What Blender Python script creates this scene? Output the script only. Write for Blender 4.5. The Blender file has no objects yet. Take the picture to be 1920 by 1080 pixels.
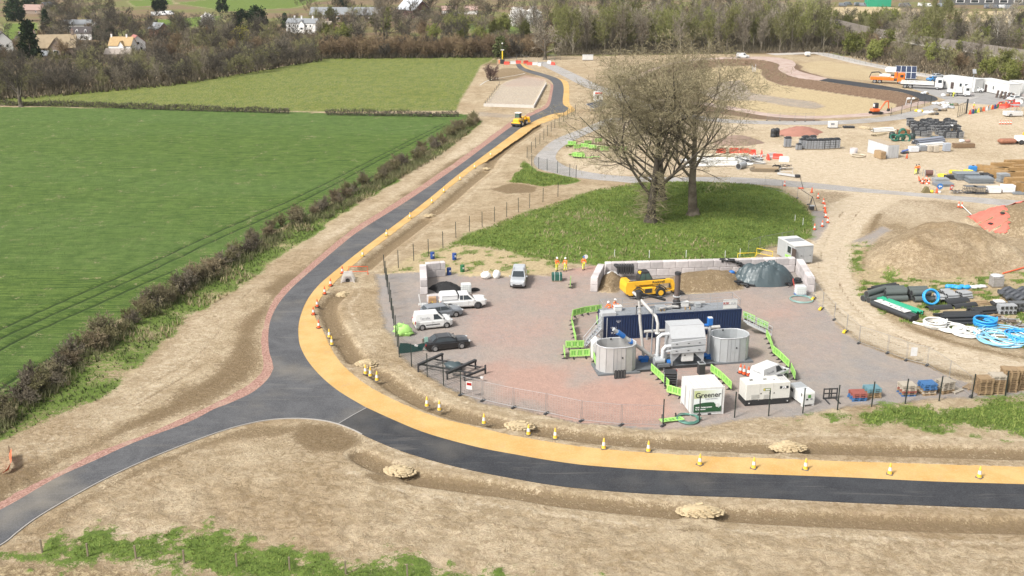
import bpy,bmesh,math,random
import numpy as np
from mathutils import Vector,Matrix,Quaternion
from mathutils.geometry import tessellate_polygon
SC = bpy.context.scene
COL = SC.collection
R = math.radians; RU = lambda a,b: random.uniform(a,b); V3 = Vector
PI = math.pi
# ---------------------------------------------------------------- camera
FPX = 1950.0; PITCH = math.atan(640.0 / FPX); CAMH = 39.4
cd = bpy.data.cameras.new('camera'); cam = bpy.data.objects.new('camera',cd); COL.objects.link(cam)
cd.sensor_width = 36.0; cd.lens = FPX / 1920 * 36.0; cd.clip_start = 1.0; cd.clip_end = 9000
cam.location = (0,0,CAMH); cam.rotation_euler = (R(90) - PITCH,0,0)
SC.camera = cam
# ---------------------------------------------------------------- light
SUN_EL,SUN_AZ = R(46),R(-128)          # azimuth from +Y towards +X
w = bpy.data.worlds.new("World"); SC.world = w; w.use_nodes = True
nt = w.node_tree; nt.nodes.clear()
wo = nt.nodes.new('ShaderNodeOutputWorld'); bg = nt.nodes.new('ShaderNodeBackground')
sky = nt.nodes.new('ShaderNodeTexSky'); sky.sky_type = 'NISHITA'; sky.sun_disc = False
sky.sun_elevation = SUN_EL; sky.sun_rotation = SUN_AZ; sky.dust_density = 3.0; sky.air_density = 1.0
hs = nt.nodes.new('ShaderNodeHueSaturation'); hs.inputs['Saturation'].default_value = 0.12
nt.links.new(sky.outputs[0],hs.inputs['Color']); nt.links.new(hs.outputs[0],bg.inputs[0]); nt.links.new(bg.outputs[0],wo.inputs[0])
bg.inputs[1].default_value = 0.122
ld = bpy.data.lights.new('sun','SUN'); ld.energy = 2.5; ld.angle = R(10); ld.color = (1.0,0.955,0.89)
sun = bpy.data.objects.new('sun',ld); COL.objects.link(sun); sun.location = (0,0,200)
sdir = V3((math.sin(SUN_AZ) * math.cos(SUN_EL),math.cos(SUN_AZ) * math.cos(SUN_EL),math.sin(SUN_EL)))
sun.rotation_euler = sdir.to_track_quat('Z','Y').to_euler()
SC.view_settings.view_transform = 'Standard'; SC.view_settings.look = 'None'
SC.view_settings.exposure = 0.90; SC.view_settings.gamma = 1.0
# ---------------------------------------------------------------- pixel of the photo -> point on the ground
CP,SP = math.cos(PITCH),math.sin(PITCH)
def G(px,py,z=0.0):
 u = (px - 960) / FPX; v = (540 - py) / FPX
 t = (z - CAMH) / (v * CP - SP)
 return V3((u * t,(CP + v * SP) * t,z))
def Gn(px,py):
 u = (px - 960) / FPX; v = (540 - py) / FPX
 t = -CAMH / (v * CP - SP)
 return u * t,(CP + v * SP) * t
def ang(p,q):
 a = G(*p); b = G(*q); return math.atan2(b.y - a.y,b.x - a.x)
def smooth(pts,n=6,closed=False):
 P = [np.array(p,float) for p in pts]; out = []
 m = len(P)
 for i in range(m if closed else m - 1):
  p1 = P[i]; p2 = P[(i + 1) % m]
  p0 = P[i - 1] if (i > 0 or closed) else 2 * p1 - p2
  p3 = P[(i + 2) % m] if (i + 2 < m or closed) else 2 * p2 - p1
  for k in range(n):
   t = k / n
   out.append(0.5 * (2 * p1 + (p2 - p0) * t + (2 * p0 - 5 * p1 + 4 * p2 - p3) * t * t + (3 * p1 - p0 - 3 * p2 + p3) * t ** 3))
 if not closed: out.append(P[-1])
 return out
# ---------------------------------------------------------------- node helpers
class N:
 def __init__(s,name):
  s.m = bpy.data.materials.new(name); s.m.use_nodes = True; s.t = s.m.node_tree; s.t.nodes.clear()
  s.out = s.t.nodes.new('ShaderNodeOutputMaterial'); s.b = s.t.nodes.new('ShaderNodeBsdfPrincipled')
  s.t.links.new(s.b.outputs[0],s.out.inputs[0]); s._co = None
 def new(s,ty,**k):
  n = s.t.nodes.new(ty)
  for a,v in k.items(): setattr(n,a,v)
  return n
 def link(s,a,b): s.t.links.new(a,b)
 def put(s,sock,v):
  if isinstance(v,bpy.types.NodeSocket): s.link(v,sock)
  elif isinstance(v,(tuple,list)) and len(v) == 3 and sock.type == 'RGBA': sock.default_value = (*v,1)
  else: sock.default_value = v
 def co(s,kind='Object'):
  if s._co is None: s._co = s.new('ShaderNodeTexCoord')
  return s._co.outputs[kind]
 def map(s,scale=(1,1,1),rot=(0,0,0),kind='Object'):
  m = s.new('ShaderNodeMapping'); s.link(s.co(kind),m.inputs[0]); m.inputs['Scale'].default_value = scale; m.inputs['Rotation'].default_value = rot
  return m.outputs[0]
 def noise(s,scale,detail=4,rough=0.55,vec=None,col=False,dist=0.0):
  n = s.new('ShaderNodeTexNoise'); n.inputs['Scale'].default_value = scale; n.inputs['Detail'].default_value = detail; n.inputs['Roughness'].default_value = rough; n.inputs['Distortion'].default_value = dist
  s.link(vec if vec is not None else s.co(),n.inputs['Vector'])
  return n.outputs['Color' if col else 'Fac']
 def voro(s,scale,vec=None,out='Distance',feature='F1'):
  n = s.new('ShaderNodeTexVoronoi'); n.feature = feature; n.inputs['Scale'].default_value = scale
  s.link(vec if vec is not None else s.co(),n.inputs['Vector']); return n.outputs[out]
 def mix(s,f,a,b,mode='MIX'):
  n = s.new('ShaderNodeMix',data_type='RGBA',blend_type=mode); n.clamp_factor = True
  s.put(n.inputs[0],f); s.put(n.inputs[6],a); s.put(n.inputs[7],b); return n.outputs[2]
 def rng(s,v,a,b,c=0.0,d=1.0,sm=True):
  n = s.new('ShaderNodeMapRange'); n.interpolation_type = 'SMOOTHSTEP' if sm else 'LINEAR'
  s.put(n.inputs[0],v)
  for i,x in enumerate((a,b,c,d)): s.put(n.inputs[1 + i],x)
  return n.outputs[0]
 def math(s,op,a,b=0.0,c=0.0):
  n = s.new('ShaderNodeMath',operation=op); s.put(n.inputs[0],a); s.put(n.inputs[1],b)
  if len(n.inputs) > 2: s.put(n.inputs[2],c)
  return n.outputs[0]
 def attr(s,name,out='Color'):
  n = s.new('ShaderNodeAttribute'); n.attribute_name = name; return n.outputs[out]
 def sep(s,c):
  n = s.new('ShaderNodeSeparateColor'); s.link(c,n.inputs[0]); return n.outputs
 def bump(s,h,strength=0.5,dist=0.1):
  n = s.new('ShaderNodeBump'); n.inputs['Strength'].default_value = strength; n.inputs['Distance'].default_value = dist
  s.link(h,n.inputs['Height']); s.link(n.outputs[0],s.b.inputs['Normal'])
 def col(s,c): s.put(s.b.inputs['Base Color'],c)
 def set(s,rough=0.6,metal=0.0,spec=None,trans=None,alpha=None,ior=None):
  s.b.inputs['Roughness'].default_value = rough; s.b.inputs['Metallic'].default_value = metal
  if spec is not None: s.b.inputs['Specular IOR Level'].default_value = spec
  if trans is not None: s.b.inputs['Transmission Weight'].default_value = trans
  return s
_mc = {}
def paint(name,c,rough=0.5,metal=0.0,dirt=0.18,scale=3.0,rand=0.0,bump=0.0,spec=None):
 """painted / plain surface with a little uneven wear and grime"""
 if name in _mc: return _mc[name]
 n = N(name); n.set(rough,metal,spec)
 f = n.noise(scale,5,0.65)
 c = tuple(c); g = tuple(x * 0.62 + 0.02 for x in c)
 k = n.mix(n.rng(f,0.42,0.78,0.0,dirt * 2.2),c,(g[0],g[1] * .97,g[2] * .9))
 if rand:
  oi = n.new('ShaderNodeObjectInfo'); v = n.rng(oi.outputs['Random'],0,1,1 - rand,1 + rand,False)
  h = n.new('ShaderNodeHueSaturation'); n.link(v,h.inputs['Value']); n.link(k,h.inputs['Color']); k = h.outputs[0]
 n.col(k)
 n.link(n.rng(f,0.3,0.8,rough * 0.85,min(1,rough * 1.25),False),n.b.inputs['Roughness'])
 if bump: n.bump(n.noise(scale * 6,4),bump,0.02)
 _mc[name] = n.m; return n.m
def glass_mat(name='dark_glass',c=(0.02,0.026,0.03),rough=0.08):
 if name in _mc: return _mc[name]
 n = N(name); n.set(rough,0.0,0.6); n.col(n.mix(n.noise(1.5,2),c,tuple(x * 1.8 for x in c))); _mc[name] = n.m; return n.m
# ---------------------------------------------------------------- mesh collector: many shapes -> ONE mesh object
class MB:
 def __init__(s): s.v = []; s.f = []; s.mi = []; s.sm = []; s.mats = []
 def m(s,mat):
  if mat not in s.mats: s.mats.append(mat)
  return s.mats.index(mat)
 def add(s,vs,fs,mat,smooth=False):
  o = len(s.v); s.v += [tuple(v) for v in vs]; k = s.m(mat)
  for f in fs: s.f.append([i + o for i in f]); s.mi.append(k); s.sm.append(smooth)
 def box(s,c,d,mat,rz=0.0,rx=0.0,ry=0.0,bev=0.0,taper=1.0):
  """centre c, full size d; taper shrinks the top; bev chamfers the vertical and top edges"""
  hx,hy,hz = d[0] / 2,d[1] / 2,d[2] / 2
  M = Matrix.Translation(c) @ Matrix.Rotation(rz,4,'Z') @ Matrix.Rotation(ry,4,'Y') @ Matrix.Rotation(rx,4,'X')
  if bev > 0:
   b = min(bev,hx * .8,hy * .8,hz * .8)
   def ring(ix,iy,z):
    x,y = hx - ix,hy - iy
    return [(-x + b,-y,z),(x - b,-y,z),(x,-y + b,z),(x,y - b,z),(x - b,y,z),(-x + b,y,z),(-x,y - b,z),(-x,-y + b,z)]
   rs = [ring(b,b,-hz),ring(0,0,-hz + b),ring(0,0,hz - b),ring(b,b,hz)]
   if taper != 1:
    rs[2] = [(x * taper,y * taper,z) for x,y,z in rs[2]]; rs[3] = [(x * taper,y * taper,z) for x,y,z in rs[3]]
   vs = [p for r in rs for p in r]; fs = [[7,6,5,4,3,2,1,0],[24 + i for i in range(8)]]
   for k in range(3):
    for i in range(8): j = (i + 1) % 8; fs.append([k * 8 + i,k * 8 + j,k * 8 + 8 + j,k * 8 + 8 + i])
  else:
   vs = [(x * hx * (taper if z > 0 else 1),y * hy * (taper if z > 0 else 1),z * hz) for z in (-1,1) for x,y in ((-1,-1),(1,-1),(1,1),(-1,1))]
   fs = [[3,2,1,0],[4,5,6,7]] + [[i,(i + 1) % 4,4 + (i + 1) % 4,4 + i] for i in range(4)]
  s.add([M @ Vector(v) for v in vs],fs,mat)
 def bar(s,a,b,w,h,mat):
  a,b = Vector(a),Vector(b); d = b - a; L = d.length
  if L < 1e-5: return
  q = d.to_track_quat('X','Z'); M = Matrix.Translation((a + b) / 2) @ q.to_matrix().to_4x4()
  vs = [M @ V3((x * L / 2,y * w / 2,z * h / 2)) for z in (-1,1) for x,y in ((-1,-1),(1,-1),(1,1),(-1,1))]
  s.add(vs,[[3,2,1,0],[4,5,6,7]] + [[i,(i + 1) % 4,4 + (i + 1) % 4,4 + i] for i in range(4)],mat)
 def tube(s,pts,r,mat,n=8,caps=True,closed=False):
  P = [Vector(p) for p in pts]; m = len(P)
  rs = r if isinstance(r,(list,tuple)) else [r] * m
  vs = []; up = None
  for i in range(m):
   if closed: d = P[(i + 1) % m] - P[i - 1]
   else: d = P[min(i + 1,m - 1)] - P[max(i - 1,0)]
   d = d.normalized() if d.length > 1e-9 else V3((0,0,1))
   if up is None: up = V3((0,0,1)) if abs(d.z) < .95 else V3((1,0,0))
   a = d.cross(up); a = a.normalized() if a.length > 1e-6 else d.orthogonal().normalized(); bb = a.cross(d).normalized(); up = bb
   for k in range(n):
    t = 2 * PI * k / n; vs.append(P[i] + (a * math.cos(t) + bb * math.sin(t)) * rs[i])
  fs = []
  for i in range(m if closed else m - 1):
   i2 = (i + 1) % m
   for k in range(n): k2 = (k + 1) % n; fs.append([i * n + k,i * n + k2,i2 * n + k2,i2 * n + k])
  s.add(vs,fs,mat,n > 5)
  if caps and not closed: s.add(vs[:n],[list(range(n))[::-1]],mat); s.add(vs[-n:],[list(range(n))],mat)
 def lathe(s,prof,mat,n=12,c=(0,0,0),M=None):
  vs = []; M = M or Matrix.Translation(c)
  for r,z in prof:
   for k in range(n): t = 2 * PI * k / n; vs.append(M @ V3((r * math.cos(t),r * math.sin(t),z)))
  fs = []
  for i in range(len(prof) - 1):
   for k in range(n): k2 = (k + 1) % n; fs.append([i * n + k,i * n + k2,i * n + n + k2,i * n + n + k])
  s.add(vs,fs,mat,True)
  if prof[0][0] > 1e-4: s.add(vs[:n],[list(range(n))[::-1]],mat)
  if prof[-1][0] > 1e-4: s.add(vs[-n:],[list(range(n))],mat)
 def prism(s,poly,a,b,mat,axis='y',smooth=False,inset=None):
  """polygon (p,q) extruded from a to b along axis ('y': p=x q=z, 'z': p=x q=y, 'x': p=y q=z)"""
  def pt(p,q,t): return (p,t,q) if axis == 'y' else ((p,q,t) if axis == 'z' else (t,p,q))
  n = len(poly); A = [pt(p,q,a) for p,q in poly]; B = [pt(p,q,b) for p,q in poly]
  tri = tessellate_polygon([[V3((p,q,0)) for p,q in poly]])
  s.add(A,[list(t) for t in tri],mat); s.add(B,[list(t)[::-1] for t in tri],mat)
  s.add(A + B,[[i,(i + 1) % n,n + (i + 1) % n,n + i] for i in range(n)],mat,smooth)
 def sphere(s,c,r,mat,n=10,m=6,sc=(1,1,1),amp=0.0,rnd=None):
  vs = []; fs = []
  for i in range(m + 1):
   t = PI * i / m
   for k in range(n):
    p = 2 * PI * k / n; q = r * (1 + (rnd.uniform(-amp,amp) if amp and 0 < i < m else 0))
    vs.append((c[0] + q * sc[0] * math.sin(t) * math.cos(p),c[1] + q * sc[1] * math.sin(t) * math.sin(p),c[2] + q * sc[2] * math.cos(t)))
  for i in range(m):
   for k in range(n): k2 = (k + 1) % n; fs.append([i * n + k,i * n + n + k,i * n + n + k2,i * n + k2])
  s.add(vs,fs,mat,True)
 def build(s,name,parent=None,loc=None,rz=0.0):
  me = bpy.data.meshes.new(name); me.from_pydata(s.v,[],s.f)
  for m in s.mats: me.materials.append(m)
  me.polygons.foreach_set('material_index',s.mi); me.polygons.foreach_set('use_smooth',s.sm)
  bm = bmesh.new(); bm.from_mesh(me); bmesh.ops.recalc_face_normals(bm,faces=bm.faces); bm.to_mesh(me); bm.free()
  me.update()
  o = bpy.data.objects.new(name,me); COL.objects.link(o)
  if parent: o.parent = parent
  if loc is not None: o.location = loc
  if rz: o.rotation_euler = (0,0,rz)
  return o
def thing(name,label,cat,loc=(0,0,0),rz=0.0,group=None):
 o = bpy.data.objects.new(name,None); COL.objects.link(o); o.empty_display_size = 0.5
 o.location = loc; o.rotation_euler = (0,0,rz); return tag(o,label,cat,group)
def tag(o,label=None,cat=None,group=None,kind=None):
 if label: o['label'] = label
 if cat: o['category'] = cat
 if group: o['group'] = group
 if kind: o['kind'] = kind
 return o
def dup(root,loc,rz=0.0,label=None,sc=None,group=None):
 r = root.copy(); COL.objects.link(r); r.location = loc; r.rotation_euler = (0,0,rz)
 if sc is not None: r.scale = (sc,sc,sc) if not isinstance(sc,tuple) else sc
 if label: r['label'] = label
 if group: r['group'] = group
 for ch in list(root.children):
  c = ch.copy(); COL.objects.link(c); c.parent = r
  for g in list(ch.children):
   d = g.copy(); COL.objects.link(d); d.parent = c
 return r
# ---------------------------------------------------------------- numpy noise
_rt = np.random.RandomState(7).rand(512,512)
def vnoise(x,y,seed=0):
 x = x + seed * 37.3; y = y + seed * 91.7
 xi = np.floor(x).astype(int); yi = np.floor(y).astype(int); fx = x - xi; fy = y - yi
 fx = fx * fx * (3 - 2 * fx); fy = fy * fy * (3 - 2 * fy)
 a = _rt[xi % 512,yi % 512]; b = _rt[(xi + 1) % 512,yi % 512]; c = _rt[xi % 512,(yi + 1) % 512]; d = _rt[(xi + 1) % 512,(yi + 1) % 512]
 return (a * (1 - fx) + b * fx) * (1 - fy) + (c * (1 - fx) + d * fx) * fy
def fbm(x,y,sc,oct=4,seed=0):
 t = 0; a = 0.5; s = 0
 for o in range(oct): t = t + a * vnoise(x * sc,y * sc,seed + o * 3); s += a; a *= 0.5; sc *= 2.07
 return t / s
# ================================================================ THE GROUND: one height field, split into its regions
rows = list(np.arange(1180,450,-2.6)) + list(np.arange(450,0,-1.8)) + list(np.arange(0,-80,-4)) + [-84,-88,-92,-94]
cols = np.concatenate([np.arange(-700,-260,22),np.arange(-260,2180,5),np.arange(2180,2640,22)])
PXg,PYg = np.meshgrid(cols,np.array(rows)); NR,NC = PXg.shape
XG,YG = Gn(PXg,PYg); X = XG.ravel(); Y = YG.ravel(); PXf = PXg.ravel(); PYf = PYg.ravel()
def W(poly): return np.array([tuple(G(*p)[:2]) for p in poly])
def inside(poly,x,y):
 r = np.zeros(x.shape,bool); n = len(poly)
 for i in range(n):
  x1,y1 = poly[i]; x2,y2 = poly[(i + 1) % n]
  if y1 == y2: continue
  c = ((y1 > y) != (y2 > y)) & (x < (x2 - x1) * (y - y1) / (y2 - y1) + x1); r ^= c
 return r
def dline(pts,x,y,closed=False):
 d = np.full(x.shape,1e9); n = len(pts)
 for i in range(n if closed else n - 1):
  a = pts[i]; b = pts[(i + 1) % n]; ab = b - a; L = (ab ** 2).sum() + 1e-9
  t = np.clip(((x - a[0]) * ab[0] + (y - a[1]) * ab[1]) / L,0,1)
  d = np.minimum(d,np.hypot(x - a[0] - t * ab[0],y - a[1] - t * ab[1]))
 return d
def SD(px,m=60,closed=True):
 """signed distance (m, + inside) to a polygon given in photo pixels; far outside = -99"""
 P = W(px); q = np.array(px,float); out = np.full(X.shape,-99.0)
 s = (PXf > q[:,0].min() - m) & (PXf < q[:,0].max() + m) & (PYf > q[:,1].min() - m) & (PYf < q[:,1].max() + m)
 d = dline(P,X[s],Y[s],True); ins = inside(P,X[s],Y[s]); out[s] = np.where(ins,d,-d); return out
def DL(px,m=40):
 P = W(px); q = np.array(px,float); out = np.full(X.shape,99.0)
 s = (PXf > q[:,0].min() - m) & (PXf < q[:,0].max() + m) & (PYf > q[:,1].min() - m) & (PYf < q[:,1].max() + m)
 out[s] = dline(P,X[s],Y[s]); return out
def soft(d,e): return np.clip(0.5 + d / (2 * e),0,1)
Z = np.zeros(X.shape)
nL = fbm(X,Y,0.05,4,1); nM = fbm(X,Y,0.22,4,5); nS = fbm(X,Y,0.9,3,9); nR = fbm(X,Y,1.6,2,3)
wl = {k: np.zeros(X.shape) for k in ('dark','soil','grav','red','track','dry','grass','crop')}
def up(k,v): wl[k] = np.maximum(wl[k],v)
# --- regions (photo pixels of their outlines)
CROP = [(-700,200),(0,200),(250,203),(470,208),(640,212),(880,214),(872,236),(800,285),(740,315),(640,372),(500,442),(420,487),(330,540),(230,598),(130,676),(60,728),(0,768),(-260,950),(-700,1230)]
PAST = [(-700,203),(-700,178),(0,184),(60,180),(140,172),(230,162),(330,154),(420,142),(520,126),(600,109),(640,104),(935,104),(920,116),(905,122),(890,150),(868,185),(858,208),(640,210),(330,207),(0,198)]
VERGE = [(880,226),(905,226),(880,252),(800,307),(700,367),(600,432),(520,492),(430,553),(350,597),(310,642),(250,707),(200,747),(130,777),(60,802),(0,832),(-260,1000),(-700,1300),(-700,1230),(-260,950),(0,768),(60,728),(130,676),(230,598),(330,540),(420,487),(500,442),(640,372),(740,315),(800,285),(872,236)]
YARD = [(705,514),(785,508),(850,510),(955,514),(1035,518),(1052,508),(1115,496),(1300,497),(1500,496),(1515,530),(1537,574),(1565,602),(1612,645),(1665,664),(1738,690),(1820,722),(1925,735),(2300,742),(2300,752),(1920,742),(1830,746),(1700,754),(1600,762),(1500,777),(1440,784),(1350,797),(1245,805),(1165,798),(1086,793),(1022,780),(905,754),(840,725),(792,697),(745,670),(728,622),(715,573)]
KNOLL = [(840,458),(900,432),(960,407),(1060,375),(1120,355),(1200,342),(1300,340),(1400,344),(1470,358),(1515,388),(1526,420),(1520,445),(1490,458),(1440,466),(1385,494),(1120,496),(1050,492),(1000,480),(900,464)]
WEED = [(712,516),(735,498),(790,474),(850,456),(1010,476),(1070,490),(1050,512),(955,519),(850,513),(780,510)]
PATCH = [(950,342),(972,318),(980,300),(995,308),(1010,320),(1060,330),(1090,338),(1055,347),(1020,350),(985,345)]
GBOT = [(88,1045),(98,1018),(180,1006),(300,995),(350,992),(400,1004),(500,1028),(640,1047),(760,1060),(860,1076),(1000,1090),(1200,1110),(1200,1190),(560,1190),(400,1075),(270,1057),(160,1050)]
GRT = [(1545,778),(1620,768),(1700,760),(1800,752),(1920,744),(2300,735),(2300,820),(1920,818),(1830,806),(1760,815),(1690,795),(1640,800),(1590,788)]
BFOOT = [(1180,140),(1230,133),(1300,125),(1400,124),(1427,131),(1430,142),(1450,154),(1488,163),(1546,174),(1619,184),(1677,192),(1690,197),(1640,209),(1560,215),(1500,215),(1440,211),(1380,200),(1320,191),(1250,188),(1190,170)]
BRIM = [(1150,145),(1237,128),(1269,119),(1315,113),(1379,111),(1420,112),(1441,115),(1460,121),(1459,129),(1470,138),(1493,146),(1536,152),(1619,164),(1680,172),(1722,182),(1722,190),(1700,200),(1645,213),(1560,219),(1500,219),(1440,215),(1375,204),(1310,194),(1240,192),(1170,175)]
sd_crop = SD(CROP); sd_past = SD(PAST); sd_yard = SD(YARD); sd_kn = SD(KNOLL); sd_verge = SD(VERGE)
sd_rim = SD(BRIM)
# --- relief
foot = W([(p[0],p[1]) for p in BFOOT]); BDEP = -2.0
tf = np.clip(sd_rim / 5.0,0,1); Z += np.where(sd_rim > 0,BDEP * tf * tf * (3 - 2 * tf),0)
Z += np.where(sd_kn > 0,0.9 * np.clip(sd_kn / 9,0,1) + (nM - .5) * .5 * np.clip(sd_kn / 4,0,1),0)
TR_N = [[(1013,235),(987,251),(955,273),(925,298),(916,314)],[(909,320),(880,343),(848,371),(812,400)],[(800,410),(760,440),(715,474),(684,502)],
  [(640,548),(622,565),(616,580),(628,611),(649,647),(668,674)],[(706,698),(750,728),(799,755),(832,767),(880,781),(935,792)],[(1010,805),(1117,820),(1212,827),(1306,832),(1440,838)],[(1510,838),(1660,842),(1818,847),(1925,850),(2250,860)],
  [(677,853),(705,868),(728,876)],[(772,890),(797,898),(902,912),(960,920),(1054,935),(1149,946),(1260,957)],[(1355,962),(1440,967),(1597,974),(1755,981),(1925,986),(2250,1000)]]
trench = np.full(X.shape,99.0)
for t in TR_N: trench = np.minimum(trench,DL(smooth(t,3)))
hw = 0.85 + 0.12 * (nM - .5)
tq = np.clip((hw + 0.5 - trench) / 0.75,0,1); Z -= 0.42 * tq * tq * (3 - 2 * tq)
HEAPA = [(1618,492),(1628,472),(1660,452),(1700,442),(1770,440),(1830,448),(1890,468),(1945,490),(1940,502),(1860,512),(1790,520),(1720,519),(1650,510)]
HEAPB = [(1798,412),(1840,403),(1900,397),(1960,394),(2080,396),(2080,458),(1950,450),(1893,444),(1835,429)]
HEAPC = [(1118,532),(1124,522),(1142,516),(1165,520),(1178,535),(1150,548),(1122,546)]
HEAPD = [(1235,532),(1260,521),(1300,517),(1375,515),(1400,521),(1385,542),(1330,548),(1280,550),(1245,545)]
heaps = {'spoil': (SD(HEAPA),4.5,8.5),'netted': (SD(HEAPB),3.6,6.5),'little': (SD(HEAPC),1.5,2.2),'bay': (SD(HEAPD),1.55,2.8)}
for d,h,e in heaps.values():
 t = np.clip(d / e,0,1); Z += np.where(d > 0,h * np.sin(t * PI / 2) * (0.85 + .4 * (nM - .5)) + (nS - .5) * .5 * np.clip(d / 1.5,0,1),0)
A_out = [(967,121),(973,129),(987,135),(1007,141),(1023,146),(1033,152),(1037.5,160),(1036,173),(1032,193),(1025,203),(1007,212),(987,222),(960,237),(930,259),(900,281.5),(856,314),(767,375),(687,425),(649,452),(572,518),(545,543),(524.5,567),(511.5,590),(505,611),(503,637),(505,660),(510,675.6)]
A_arm = [(513,691),(504,709),(485.6,727.5),(465,741),(426,758.6),(400,768.5),(352,793),(253,830),(176,865),(105.6,897),(35,938),(0,957),(-120,1020)]
A_low = [(-60,1060),(9,1018),(30,1001),(70,971),(141,929),(211,892),(281.5,860),(352,832),(422,807),(480,792),(526,786),(568,785.5),(605,789),(635,796)]
A_low2 = [(635,796),(663,807),(679,815),(705,827),(747,844),(797,860),(849,874),(902,886),(960,897),(1023,908),(1086,916),(1180,924),(1275,929),(1440,935),(1597,943),(1755,949),(1920,955),(2250,968)]
A_in = [(975,119),(983,127),(997,132),(1025,140),(1047,148),(1055,157),(1057,170),(1055,190),(1058,198),(1066,203),(1057,211),(1040,213),(1013,222),(987,235),(975,241.5),(957,255),(921,281.5),(856,330),(809,369),(764,404),(720,437),(672.6,472.6),(614,520),(592,541),(576,563),(566,585),(560,608),(559.5,629),(563,650),(576,675.6),(597,701.5),(623,725),(649,743),(687,765)]
A_in2 = [(687,765),(733,786),(782.6,807),(832,823),(902,841),(960,852),(1023,863),(1086,872),(1149,877.5),(1212,882),(1306,886),(1440,890.7),(1597,896.5),(1755,904),(1920,909),(2250,920)]
P_out = [(980,119),(988,126),(1007,135),(1028,142),(1048,147),(1062,152),(1067,160),(1067.5,180),(1068,194),(1075,202),(1077,207),(1062,215),(1042,223),(1018,231),(1000,240),(987,250),(957,271),(918.5,298),(886,318.5),(844,351),(818,375),(785,401.5),(738,437),(699,467),(664,496),(637,520),(615,543),(600,561.5),(590,580),(592,597),(605,618.5),(618,647),(631,670),(649,691),(680,717),(719,740),(763,761),(815,781),(885,799),(960,816.5),(1023,828),(1086,837.5),(1149,844),(1227.5,850),(1338,856.5),(1440,859.6),(1566,865),(1692,869),(1818,873),(1920,876),(2250,888)]
sA = smooth(A_out,4); sArm = smooth(A_arm,4); sL = smooth(A_low,4); sL2 = smooth(A_low2,4); sI = smooth(A_in,4); sI2 = smooth(A_in2,4); sP = smooth(P_out,4)
ROADPX = [tuple(p) for p in sA + sArm + smooth([(-120,1090)] + A_low,4) + sL2 + smooth(P_out,4)[::-1]]
off_road = np.clip((-SD(ROADPX,400) - .3) / 1.2,0,1)
rough_dirt = off_road * np.clip((PYf - 800) / 120,0,1) * (trench > 2.0)
Z += rough_dirt * ((nS - .5) * .26 + (nR - .5) * .16) * (sd_yard < -1)
# --- layers
pick = lambda c,f: np.where(c,f,0.0)
up('crop',soft(sd_crop + (nM - .5) * 1.2,.5) * np.clip(.72 + .9 * (nS - .3),0,1)); up('grass',0.62 * soft(sd_past,.8))
PASTW = soft(sd_past,.8)
up('grass',soft(sd_verge + (nM - .5) * 2.2,.7) * np.clip(0.25 + .8 * nM,0,.8)); up('dry',soft(sd_verge,1.0) * np.clip((nL - .35) * 4,0,.8))
up('dark',soft(sd_verge,1.0) * 0.5)
up('grass',soft(sd_kn + (nM - .5) * 4,1.6));
up('dry',pick(sd_kn > 0,np.clip(1.4 - np.hypot((X - G(1045,425).x) / 9.0,(Y - G(1045,425).y) / 9.5),0,1) * np.clip((nM - .42) * 7,0,1) * .95)); up('dry',pick(sd_kn > 0,np.clip((nL - .56) * 6,0,.6) * np.clip((nS - .35) * 4,0,1)))
sd_w = SD(WEED); up('dry',soft(sd_w + (nM - .5) * 3,1.0) * .8); up('grass',soft(sd_w + (nM - .5) * 3,1.0) * np.clip((nS - .38) * 2.2,0,.62))
up('grass',soft(SD(PATCH) + (nM - .5) * 3,.6))
up('grass',soft(SD(GBOT) + (nM - .5) * 4 + (nS - .5) * 4.5,1.6) * np.clip(.84 + (nR - .35) * .9,.55,.95)); up('dry',soft(SD(GBOT),1.5) * .4); up('grass',soft(SD(GRT) + (nM - .5) * 5 + (nS - .5) * 3,1.6) * .95)
sg = SD([(1440,785),(1560,775),(1700,790),(1925,812),(2300,820),(2300,838),(1925,832),(1700,822),(1560,812),(1470,800)]); up('grass',soft(sg,1.0) * np.clip((nS - .44) * 2.6,0,.75) * (nL > .4)); up('dry',soft(sg,1) * .35)
sl = SD([(-260,1040),(0,1034),(90,1038),(95,1060),(0,1048),(-260,1060)]); up('grass',soft(sl + (nS - .5),.5) * .8)
scn = SD([(-260,1055),(0,1050),(160,1056),(400,1080),(560,1195),(-260,1195)]); up('dark',soft(scn,1) * .75); up('dry',soft(scn,1) * .5); up('grass',soft(scn,1) * np.clip((nS - .5) * 2,0,.45))
# yard: grey stone with worn red middle
up('grav',soft(sd_yard + (nM - .5) * 1.5,.7))
RED = [(770,640),(800,590),(900,545),(960,545),(1040,540),(1060,505),(1110,500),(1120,560),(1180,580),(1420,560),(1480,575),(1520,620),(1500,680),(1420,700),(1380,745),(1290,755),(1240,785),(1130,790),(1000,765),(920,745),(880,690),(880,660),(800,660)]
rd = SD(RED); up('red',soft(rd + (nL - .5) * 16 + (nM - .5) * 8,5.0) * (sd_yard > 0) * (.32 + .36 * nM))
for c,r,k in (((1005,722),6,1.1),((1190,752),6,1.1),((1080,770),7,1.0),((930,700),4,.9),((1120,765),5,1.0),((1090,498),5,.9),((1010,560),7,.6),((1420,570),6,.7),((980,690),7,.8)):
 p = G(*c); up('red',k * np.clip(1.25 - np.hypot((X - p.x) / r,(Y - p.y) / r / 1.6) + (nM - .5) * .9,0,1) * (sd_yard > 0))
for d,h,e in (heaps['little'],heaps['bay']):
 k = soft(d + .4,.5); wl['grav'] *= 1 - k; wl['red'] *= 1 - k; up('dark',k * .62)
up('dark',soft(heaps['spoil'][0] + (nM - .5) * 4,1.5) * (.12 + .52 * nM)); up('dark',soft(heaps['netted'][0],1.5) * .6)
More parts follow.
